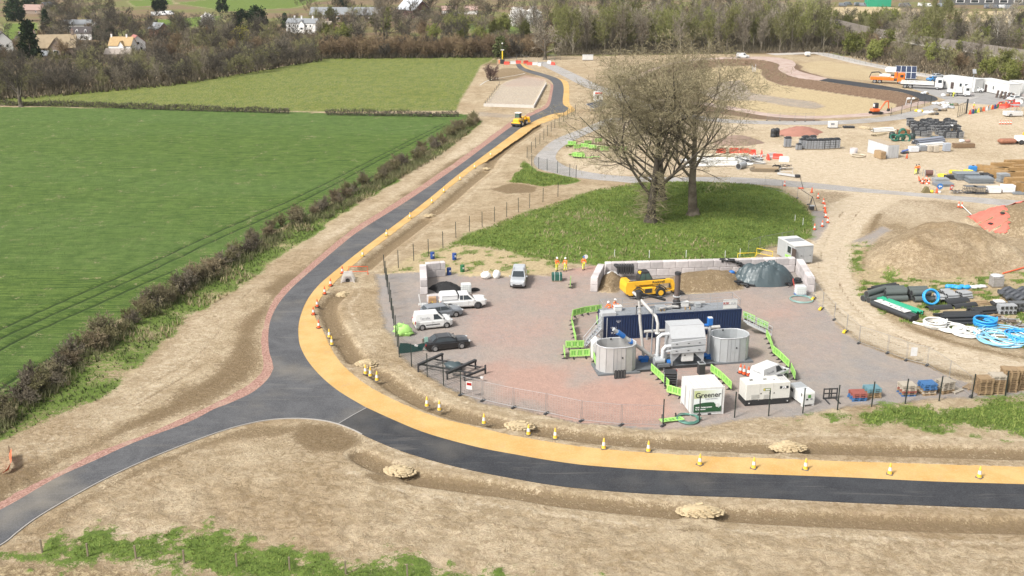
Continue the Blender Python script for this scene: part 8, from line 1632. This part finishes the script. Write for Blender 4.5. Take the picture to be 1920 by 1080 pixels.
# material right of the bare trees
for i,(px,L,m_,lay_) in enumerate([((1340,305),13,HOSEW,[7,5]),((1352,297),11,paint('pipe_cream2',(.52,.46,.34),.6),[6,4]),((1345,312),14,HOSEW,[3])]): bundle('pipe_pack','long pale pipes lying behind the right bare tree, %s row' % ('middle','back','front')[i],'pipes',(px[0] - L * 4.5,px[1]),(px[0] + L * 4.5,px[1] - 1),.22,lay_,m_,9,.8)
t = thing('wide_pipe','dark wide pipe end beside the pale pipe heap','pipe',G(1390,316),R(50)); mb = MB(); mb.tube([(-1.2,0,.6),(1.2,0,.6)],.58,PIPEGR,16); mb.tube([(-1.22,0,.6),(-1.2,0,.6)],.48,DKP,14); mb.build('pipe',t)
t = thing('metal_scrap','white and black heap of bent metal beyond the right bare tree','scrap',G(1405,306)); mb = MB(); r = random.Random(15)
for k in range(60): mb.bar((r.uniform(-3.5,3),r.uniform(-1.5,1.5),r.uniform(.1,1.9) * (1 - abs(k - 30) / 45)),(r.uniform(-3.5,3),r.uniform(-1.5,1.5),r.uniform(.1,1.6)),.14,.10,r.choice((WPL,WPL,STEEL,GALVL,DKP)))
mb.build('frames',t)
t = thing('rusty_mats','brown timber mats stacked beyond the right bare tree','timber mats',G(1432,320),-.1); mb = MB()
for k in range(4):
 for j in range(7): mb.box((RU(-.2,.2) + (k - 1.5) * .2,-1.2 + j * .4,.1 + k * .2),(4.2,.37,.18),TIMB if k < 3 else paint('mat_tan',(.33,.25,.16),.85),rz=RU(-.03,.03))
mb.build('mats',t)
t = thing('tyre_heap','dark scrap with two worn wheels right of the timber mats','scrap',G(1466,318)); mb = MB()
for k in range(26): mb.bar((RU(-1.6,2.2),RU(-.8,1.2),RU(.05,.9)),(RU(-1.6,2.2),RU(-.8,1.2),RU(.05,.9)),.1,.08,random.choice((RUSTY,STEEL,TIMB)))
for x in (-1.6,-1.0): mb.tube([(x + .5 * math.cos(q),-1.0 + .1 * math.sin(q),.5 + .5 * math.sin(q)) for q in np.linspace(0,2 * PI,14)],.13,BLK,6)
mb.build('pieces',t)
t = thing('guide_rail','pale steel guide rail lying by the pale road edge','rail',G(1475,331)); mb = MB(); a0 = G(1475,331); mb.bar(G(1458,328) - a0 + V3((0,0,.3)),G(1492,333) - a0 + V3((0,0,.3)),.5,.3,GALVL); mb.build('beam',t); mb = MB(); q = G(1495,333) - a0; mb.box((q.x,q.y,.3),(1.0,.7,.5),DKP,bev=.1); mb.build('dark_end',t)
# ================================================================ CABINS AND YARD CLUTTER
def cabin(label,p,q,wd,h,doors,wins,mat=CABW,name='site_cabin'):
 a,b = G(*p),G(*q); rz = math.atan2(b.y - a.y,b.x - a.x); L = (b - a).length; t = thing(name,label,'cabin',a,rz); mb = MB(); mb.box((L / 2,wd / 2,h / 2 + .1),(L,wd,h - .2),mat)
 for x in np.linspace(0,L,max(3,int(L / 2.4) + 1)): mb.box((x,-.012,h / 2),(.06,.03,h - .2),GALVL); mb.box((x,wd + .012,h / 2),(.06,.03,h - .2),GALVL)
 mb.build('wall',t); mb = MB(); mb.box((L / 2,wd / 2,h + .02),(L + .12,wd + .12,.12),WHP); mb.build('roof',t)
 for x in doors: mb = MB(); mb.box((x,-.02,1.15),(1.0,.06,2.05),paint('door_brown',(.07,.05,.045),.6)); d_ = mb.build('door',t); mb = MB(); mb.box((x + .35,-.07,1.1),(.05,.05,.2),GALV); mb.build('handle',d_)
 for x,w_ in wins: mb = MB(); mb.box((x,-.02,1.7),(w_,.06,1.0),GALVL); f_ = mb.build('window',t); mb = MB(); mb.box((x,-.055,1.7),(w_ - .1,.02,.88),GLS); mb.build('pane',f_)
 mb = MB()
 for x in (.3,L - .3):
  for y in (.3,wd - .3): mb.box((x,y,.06),(.3,.3,.12),TIMB)
 mb.build('feet',t); return t,L
cabin('long white site cabin with brown door, left of two in the cabin yard',(1766,166),(1826,174),3.6,3.7,[3.4],[(.8,.5),(6.2,.8),(8.2,1.2)]); cabin('long white site cabin with brown door, right of two in the cabin yard',(1834,170),(1890,182),3.6,3.5,[3.4],[(1.2,.5),(6.8,.5)]); cabin('low grey-white site cabin at the right edge behind the second white one',(1890,172),(1960,190),3.6,3.2,[4],[(2,1)])
c1,c2 = G(1489,497),G(1518,490); t,_ = cabin('pale grey welfare cabin behind the right corner of the long block bay',(1457,479),(1488,497),2.6,2.5,[4.4],[(3.2,1.0)],paint('cabin_grey',(.37,.38,.385),.55,dirt=.15))
mb = MB(); mb.box((1.9,1.3,2.60),(1.4,2.3,.05),KRB); mb.build('roof_patch',t)
_Lw = (G(1488,497) - G(1457,479)).length
for y in (.66,1.94): mb = MB(); mb.box((_Lw + .03,y,1.25),(.05,1.15,2.0),paint('door_slate',(.36,.37,.38),.55)); d_ = mb.build('door',t); mb = MB(); mb.box((_Lw + .07,y + .3,1.2),(.05,.2,.06),DKP); mb.build('handle',d_)
barrier((1473,490),(1486,495),'lime green barrier against the pale grey welfare cabin wall')
t = thing('propped_board','red and black board leaning on the right inner wall of the block bay','board',G(1488,540),1.3); mb = MB(); mb.box((0,0,.55),(1.0,.06,1.1),REDP,rx=-.3); mb.box((0,-.05,.35),(.9,.03,.4),DKP,rx=-.3); mb.build('face',t); mb = MB(); mb.bar((0,.6,0),(0,.1,.8),.06,.06,STEEL); mb.build('prop',t)
def solar(label,px,rz,nx,ny,s,tilt):
 t = thing('solar_panel',label,'solar panel',G(*px),rz); SP_ = paint('solar_cell',(.020,.030,.065),.2); W_,H_ = nx * s,ny * s * 1.5; M = Matrix.Translation((0,0,.9 + H_ / 2 * math.sin(tilt))) @ Matrix.Rotation(tilt,4,'X')
 mb = MB(); v = [M @ V3((x * W_ / 2,y * H_ / 2,z)) for z in (-.04,0) for x,y in ((-1,-1),(1,-1),(1,1),(-1,1))]; mb.add(v,[[3,2,1,0],[4,5,6,7]] + [[i,(i + 1) % 4,4 + (i + 1) % 4,4 + i] for i in range(4)],GALVL); mb.build('frame',t); mb = MB()
 for i in range(nx):
  for j in range(ny): cx,cy = -W_ / 2 + (i + .5) * s,-H_ / 2 + (j + .5) * s * 1.5; v = [M @ V3((cx + a_ * s * .45,cy + b_ * s * .70,.012)) for a_,b_ in ((-1,-1),(1,-1),(1,1),(-1,1))]; mb.add(v,[[0,1,2,3]],SP_)
 mb.build('cells',t); mb = MB()
 for x in (-W_ / 3,W_ / 3): mb.bar((x,.4,0),M @ V3((x,H_ * .3,-.05)),.1,.1,GALV); mb.bar((x,-.4,0),M @ V3((x,-H_ * .3,-.05)),.1,.1,GALV)
 mb.build('stand',t)
solar('large tilted solar panel array of eight cells behind the white flatbed lorry',(1697,152),R(-18),4,2,1.5,R(52)); solar('dark folded solar panel beside the large array, tilted away',(1709,150),R(35),3,1,1.3,R(40)); solar('long narrow solar panel slab raised on edge by the far loop road',(1120,205),R(62),6,1,1.6,R(24))
t = thing('welfare_unit','red-striped white welfare trailer behind the narrow solar panel','cabin',G(1121,190),.1); mb = MB(); mb.box((0,0,1.4),(2.2,2.2,2.4),CABW,bev=.08); mb.build('body',t); mb = MB(); mb.box((0,-1.12,2.35),(2.0,.05,.35),REDP); mb.build('stripe',t); mb = MB(); mb.box((-.3,-1.12,1.3),(.6,.04,.9),DKP); mb.build('window',t)
for px,h,lb in (((1821,178),6.2,'slim solar lamp mast between the two white cabins'),((1917,180),6.0,'slim solar lamp mast at the right edge')):
 t = thing('lamp_mast',lb,'mast',G(*px)); mb = MB(); mb.tube([(0,0,0),(0,0,h)],.08,GALV,6); mb.box((0,0,.3),(.9,.9,.6),CONC); mb.build('post',t); mb = MB(); mb.box((0,-.1,h + .3),(1.0,.1,1.3),PIPEGR,rx=-.5); mb.build('solar_head',t)
for i,px in enumerate([(1097,113),(1107,113)]):
 t = thing('white_cabinet','small white box cabinet by the far wood edge, %s of two' % ('left','right')[i],'cabinet',G(*px)); mb = MB(); mb.box((0,0,1.0),(1.9,1.4,1.7),WPL,bev=.05); mb.box((0,0,1.9),(2.0,1.5,.1),WHP); mb.build('housing',t); mb = MB(); mb.box((0,-.72,.95),(.9,.03,1.4),CABW); mb.build('door',t); mb = MB(); mb.box((0,0,.08),(1.9,1.4,.16),DKP); mb.build('plinth',t)
t = thing('small_van_trailer','white trailer box with red tools beside the far bend of the pink road','trailer',G(1514,106)); mb = MB(); mb.box((0,0,1.0),(2.2,1.5,1.5),WPL,bev=.3); mb.build('body',t); wheel(t,0,-.8,.35,.2); wheel(t,0,.8,.35,.2)
def stairlet(label,px,rz):
 t = thing('embankment_steps',label,'steps',V3((*G(*px)[:2],-1.4)),rz); mb = MB()
 for s in (-.6,.6):
  for h in (.5,1.0): mb.tube([(0,s,h),(2.6,s,1.4 + h)],.05,GALVL,5)
  for f in (0,.5,1): mb.tube([(2.6 * f,s,1.4 * f),(2.6 * f,s,1.4 * f + 1.0)],.05,GALVL,5)
 mb.build('handrail',t); mb = MB()
 for k in range(7): mb.box((2.6 * (k + .5) / 7,0,1.4 * (k + .5) / 7),(.34,1.1,.1),CONC)
 mb.build('treads',t)
stairlet('small white-railed steps on the far brown bank of the basin',(1414,127),R(80)); stairlet('small white-railed steps at the right end of the basin by the black road',(1702,196),R(65))
RUG = [REDP,YELP,WPL,paint('navy_bag',(.03,.05,.2),.7),TIMB,PIPEGR,DGR,CORG]
for i in range(16):
 px = (1818 + i * 5.2,214 - i * 1.15); t = thing('sign_frame','folded sign frames in the coloured row by the green gate, %s from the left' % ORD[i],'sign frames',G(*px),RU(-.4,.4),'folded sign frames by the gate'); mb = MB()
 for k in range(3): mb.prism([(-.35,0),(.35,0),(.12,1.1),(-.12,1.1)],-.3 + k * .25,-.2 + k * .25,RUG[(i * 3 + k) % 8])
 mb.build('frames',t)
for i in range(5): dup(cr_,G(1875 + i * 5,233),0,'red and white cone in the short row near the right edge, %s along' % ORD[i],None,'short row of cones on the right')
for i in range(10):
 px = (1876 + (i % 5) * 8 + RU(-2,2),198 + (i // 5) * 5 - (i % 5)); wbarrier('red and white barrier in the jumble below the white cars, %s of ten' % ORD[i],px,RU(-.6,.6),random.choice((REDP,WPL,REDP)),'jumbled barriers below the cars')
t = thing('tool_trailer','white open trailer with grey cab frame at the right end of the compound','trailer',G(1898,218),.1); mb = MB(); mb.box((0,0,.75),(4.2,1.9,1.0),WPL,bev=.05); mb.build('body',t); mb = MB()
for x in (-.2,1.4):
 for y in (-.8,.8): mb.bar((x,y,1.2),(x,y,2.7),.1,.1,GALV)
mb.box((.6,0,2.75),(2.2,1.9,.14),PIPEGR,bev=.05); mb.build('cab_frame',t); wheel(t,-1,-1.0,.38,.2); wheel(t,-1,1.0,.38,.2)
for i,(px,m_) in enumerate([((1758,196),GALVL),((1768,199),STG),((1776,196),WPL),((1786,198),DGR),((1740,213),WPL),((1752,215),BLKC),((1764,208),BLKC),((1777,203),PIPEGR),((1722,210),YELP),((1735,176),GALVL),((1776,180),WPL),((1711,187),WPL)]):
 t = thing('site_debris','mixed bags dumped along the end of the black road, %s pile' % ORD[i],'debris',G(*px),0,'dumped piles by the black road'); mb = MB(); r = random.Random(40 + i)
 for k in range(6): mb.sphere((r.uniform(-1.2,1.2),r.uniform(-.6,.6),.25),r.uniform(.25,.6),random.choice((m_,m_,TIMB,WPL)),8,5,(1.3,1,.8),.2,r)
 mb.build('pile',t)
for i in range(5):
 px = (1868 + i * 7,183 + i * 1.4); t = thing('black_rolls','brown-black rolls propped against the second white cabin, %s from the left' % ORD[i],'rolls',G(*px),0,'rolls propped by the cabin'); mb = MB(); mb.tube([(0,0,0),(.5,.3,1.9)],.3,paint('roll_brown',(.08,.055,.045),.8),8); mb.build('roll',t)
# ================================================================ VILLAGE
RTAN = paint('roof_tan',(.30,.235,.15),.9,dirt=.3,scale=.8); RYEL = paint('roof_ochre',(.38,.265,.13),.9,dirt=.25,scale=.8); RRED = paint('roof_red',(.30,.12,.10),.9,dirt=.25,scale=.8); RDK = paint('roof_dark',(.055,.045,.045),.8,dirt=.3); RGR = paint('roof_grey',(.20,.21,.22),.7,dirt=.2); WREND = paint('render_white',(.72,.71,.69),.8,dirt=.1); BRICK = paint('brick',(.24,.12,.085),.9,dirt=.3); STONE = paint('stone_wall',(.24,.185,.145),.9,dirt=.3)
def house(name,label,px,rz,L,Wd,eave,ridge,wm,rm,chim=(),wins=(),gable=None,dormers=0,over=.35,z=0.0,loc=None):
 sc = {'tiled_house': .62,'red_roofed_house': .7,'dark_roofed_house': .74,'country_house': .72,'country_wing': .72,'stone_barn': .7}.get(name,1)
 p = G(*px); t = thing(name,label,'house',(p.x,p.y,z),rz); t.scale = (sc,) * 3; mb = MB(); mb.prism([(-Wd / 2,0),(Wd / 2,0),(Wd / 2,eave),(0,ridge - .05),(-Wd / 2,eave)],-L / 2,L / 2,wm,axis='x'); mb.build('wall',t)
 sl = (ridge - eave) / (Wd / 2); mb = MB(); e = Wd / 2 + over; ze = eave - over * sl
 mb.prism([(-e,ze),(0,ridge),(e,ze),(e,ze + .22),(0,ridge + .25),(-e,ze + .22)],-L / 2 - over,L / 2 + over,rm,axis='x'); rf = mb.build('roof',t)
 for x in chim: mb = MB(); mb.box((x,0,ridge + .7),(.9,.7,2.0),wm,bev=.03); mb.box((x,0,ridge + 1.75),(1.05,.85,.14),wm); mb.tube([(x,0,ridge + 1.8),(x,0,ridge + 2.2)],.15,RRED,6); mb.build('chimney',rf)
 def win(c,d,side):
  mb = MB(); mb.box(c,d,WREND); f_ = mb.build('window',t); mb = MB(); s = 1.25 if True else 1
  cc = (c[0] + (.05 if side == 'e' else -.05 if side == 'w' else 0),c[1] - (.05 if side == 's' else 0),c[2]); mb.box(cc,tuple(x * .82 if x > .2 else x * .9 for x in d),GLS); mb.build('pane',f_)
 for side,a_,zz,w_,h_ in wins:
  if side == 's': win((a_,-Wd / 2 - .01,zz),(w_,.1,h_),'s')
  elif side == 'e': win((L / 2 + .01,a_,zz),(.1,w_,h_),'e')
  else: win((-L / 2 - .01,a_,zz),(.1,w_,h_),'w')
 for k in range(dormers):
  x = -L / 2 + (k + .7) * L / (dormers + .4); mb = MB(); y0 = -Wd / 2 + .3; mb.prism([(x - .7,eave + .2),(x + .7,eave + .2),(x + .7,eave + 1.4),(x,eave + 2.1),(x - .7,eave + 1.4)],y0,y0 + 2.2,WREND); d_ = mb.build('dormer',t); mb = MB(); mb.box((x,y0 - .03,eave + .95),(.9,.05,.8),GLS); mb.build('pane',d_)
 if gable:
  gx,gw,gl,ge,gr = gable; mb = MB(); mb.prism([(gx - gw / 2,0),(gx + gw / 2,0),(gx + gw / 2,ge),(gx,gr - .05),(gx - gw / 2,ge)],-Wd / 2 - gl,0,wm); mb.build('wing_wall',t); s2 = (gr - ge) / (gw / 2); e2 = gw / 2 + .3; z2 = ge - .3 * s2; mb = MB(); mb.prism([(gx - e2,z2),(gx,gr),(gx + e2,z2),(gx + e2,z2 + .22),(gx,gr + .25),(gx - e2,z2 + .22)],-Wd / 2 - gl - .3,0,rm); mb.build('wing_roof',t); win((gx,-Wd / 2 - gl - .01,ge * .55),(2.0,.1,1.5),'s')
 return t
S2 = [('s',-3,1.6,1.1,1.2),('s',0,1.6,1.1,1.2),('s',3,1.6,1.1,1.2)]
house('cottage','white gabled cottage cut by the left edge of the view',(8,97),R(-62),9,6.5,4.2,7.6,WREND,RDK,(),[('s',1,1.6,1,1.2),('e',-1.2,2.6,.9,1.2),('e',1.2,2.6,.9,1.2)],over=.15); house('cottage','small grey-white gabled cottage right of the white one at the left edge',(39,96),R(-55),6,5.5,3,5.8,paint('render_grey',(.50,.47,.44),.85),RDK,(2,),[('e',0,2.2,.9,1.1)])
house('long_house','long brown-tiled house with front gable and dark stone walls',(107,104),R(12),15,7,3.4,7.6,STONE,RTAN,(6.5,-7),[('w',0,2.2,1.2,1.4)],(1.0,5.5,2.2,3.2,6.6)); house('greenhouse_shed','low grey sheet-roofed shed with skylights below the long brown house',(68,112),R(8),9,5,1.8,3.0,STONE,RGR,(),[('s',-2,1.0,1,.8),('s',1,1.0,1,.8)])
house('dark_roofed_house','dark-roofed house with two white dormers beside the village lane',(157,74),R(4),12,7,4.2,7.4,WREND,RDK,(),S2 + [('s',-4.8,1.6,.8,1)],None,2); house('pub_annex','low grey-roofed building just behind the dark-roofed house',(148,58),R(4),13,6,3.4,5.2,WREND,RGR,(),S2)
house('tiled_house','ochre-tiled house with white chimneys and small front dormers',(232,98),R(-8),15,8.5,4.6,9.4,WREND,RYEL,(-7,3.2),[('s',-4,2,1,1.2),('s',1,2,1,1.2)],(1.5,3.6,1.4,4.5,7.2)); house('red_roofed_house','red-roofed white-gabled house joined to the right of the ochre-tiled one',(257,95),R(-58),9,8,5.0,8.6,WREND,RRED,(),[('e',0,4.6,1.6,1.4),('e',1.6,1.6,1.2,1.4)]); house('stone_barn','low brown barn in front of the ochre-tiled house',(225,108),R(-4),14,6,2.2,4.6,STONE,paint('roof_pinkgrey',(.30,.26,.225),.9,dirt=.3),(),[('s',-4,1.2,.8,.7),('s',4,1.2,.8,.7)])
house('cottage','pink-roofed brick cottage far up on the left',(66,26),R(-14),14,6,2.6,5.4,STONE,paint('roof_pink',(.30,.20,.17),.9,dirt=.3),(),[('s',3,1.5,1,1)]); house('cottage','brick cottage end with pale ridge right of the pink-roofed one',(90,24),R(70),7,5,4.2,6.4,BRICK,RGR,(),[('w',0,3,1,1.2)]); house('cottage','small brick cottage with grey roof right of the lane',(300,68),R(-40),8,6,3.6,6.0,BRICK,RGR,(),[('e',0,2.4,1.2,1.4),('s',0,1.6,1,1)])
house('country_house','tall white country house with slate roof and three chimneys',(570,62),R(-14),21,9,6.8,9.4,WREND,RGR,(-6,-1,7),[('s',x,zz,1.1,1.6) for x in (-8,-5,-2,4,7) for zz in (1.8,5.0)] + [('e',0,4.8,1.1,1.6),('e',2.5,1.8,1.1,1.6)],(1.2,4,1.5,6.2,8.4)); house('country_wing','lower tan wing on the right of the white country house',(606,58),R(-14),13,7,4.5,6.4,STONE,paint('roof_drab',(.28,.24,.20),.9),(4,),[('s',0,2,1,1.3)])
house('long_barn','long slate-roofed barn right of the white country house',(652,40),R(-3),40,10,3.8,7.4,STONE,RGR,(),[('s',x,2,2.2,1.2) for x in (-12,-4,6,14)]); house('red_barn','dark red barn with pale metal roof among the trees',(776,32),R(-48),17,12,4.5,9.6,paint('barn_red',(.11,.05,.05),.85),paint('metal_roof',(.48,.50,.53),.45),(),[('e',0,3,2.5,2.5)]); house('far_bungalow','low pink-roofed bungalow in the trees right of the red barn',(862,26),R(3),22,8,2.4,4.4,WREND,paint('roof_rose',(.36,.25,.21),.9),(),S2)
house('green_shed','green-sided shed among the vans at the top right',(1645,12),R(0),16,8,5.5,6.5,paint('shed_green',(.02,.28,.16),.6),paint('shed_green_roof',(.03,.30,.18),.6),(),[]); house('warehouse','long dark grey warehouse in the top right corner',(1870,8),R(-4),75,22,5.5,9.5,paint('warehouse_dark',(.10,.105,.11),.7),paint('warehouse_roof',(.24,.25,.27),.6),(),[('s',x,2.6,6,2.2) for x in (-30,-20,-10,0,10,20,30)])
for i,(x,y) in enumerate([(1580,12),(1590,10),(1608,11),(1618,12),(1628,10),(1692,13),(1700,12),(1728,12),(1740,13),(1765,13),(1852,16),(1866,16),(1880,16),(1892,17),(292,30),(305,29),(318,28)]):
 vehicle('parked_van','tiny distant van parked in the line beside the %s, %s from the left' % (('green shed',ORD[i]) if i < 14 else ('far meadow hedge',ORD[i - 14])),'van',G(x,y),R(RU(-30,30)),L=5.6,Wd=2.1,H=2.5,paintm=random.choice((VWHITE,VWHITE,VGREY)) if i < 14 else VWHITE,belt=1.3,zb=.25,gh=(-2.7,-2.6,1.2,1.9),sidew=[[(.5,.05),(.5,.75),(1.1,.7),(1.6,.06)]],wheels=[(-1.7,.36),(1.8,.36)],hood=1.2,backdoor='none',group='distant vans')
sheet('lane',smooth([(172,46),(190,56),(206,68),(212,76)],3) + smooth([(202,78),(192,68),(180,58),(166,48)],3),.03,M_HAUL)
vehicle('parked_van','white van on the village lane above the dark-roofed house, left one','van',G(171,44),R(-10),**FV); vehicle('parked_van','white van on the village lane above the dark-roofed house, right one','van',G(182,47),R(-20),**FV)
# raised road behind the wood: deck edge and panelled barrier
t = thing('noise_barrier','weathered panelled barrier along the raised road behind the right-hand trees','barrier wall',G(1500,44)); mb = MB(); a0 = G(1500,44); BP = paint('barrier_panel',(.23,.20,.17),.9,dirt=.35,scale=.3)
bp = [G(*p) for p in ((1440,34),(1500,48),(1560,62),(1640,84),(1720,100),(1800,112),(1930,134))]
for a_,b_ in zip(bp[:-1],bp[1:]):
 k = max(2,int((b_ - a_).length / 6))
 for i in range(k): p_,q_ = a_.lerp(b_,i / k) - a0,a_.lerp(b_,(i + .96) / k) - a0; mb.bar(p_ + V3((0,0,5.0)),q_ + V3((0,0,5.0)),.3,3.4,BP)
mb.build('panels',t); mb = MB()
for a_,b_ in zip(bp[:-1],bp[1:]): mb.bar(a_ - a0 + V3((0,0,1.6)),b_ - a0 + V3((0,0,1.6)),5,3.2,paint('bank_earth',(.12,.10,.06),.95)); mb.bar(a_ - a0 + V3((0,-1.5,3.3)),b_ - a0 + V3((0,-1.5,3.3)),.25,.5,M_KERB)
mb.build('deck_edge',t)
# ================================================================ faint spring haze over the whole scene
hm = bpy.data.materials.new('haze_air'); hm.use_nodes = True; ht = hm.node_tree; ht.nodes.clear(); ho = ht.nodes.new('ShaderNodeOutputMaterial'); hv = ht.nodes.new('ShaderNodeVolumePrincipled')
hv.inputs['Color'].default_value = (.93,.95,.98,1); hv.inputs['Density'].default_value = 0.00006; hv.inputs['Anisotropy'].default_value = .3; ht.links.new(hv.outputs[0],ho.inputs['Volume'])
mb = MB(); mb.box((0,4490,19),(16000,9100,50),hm); tag(mb.build('haze'),kind='stuff')
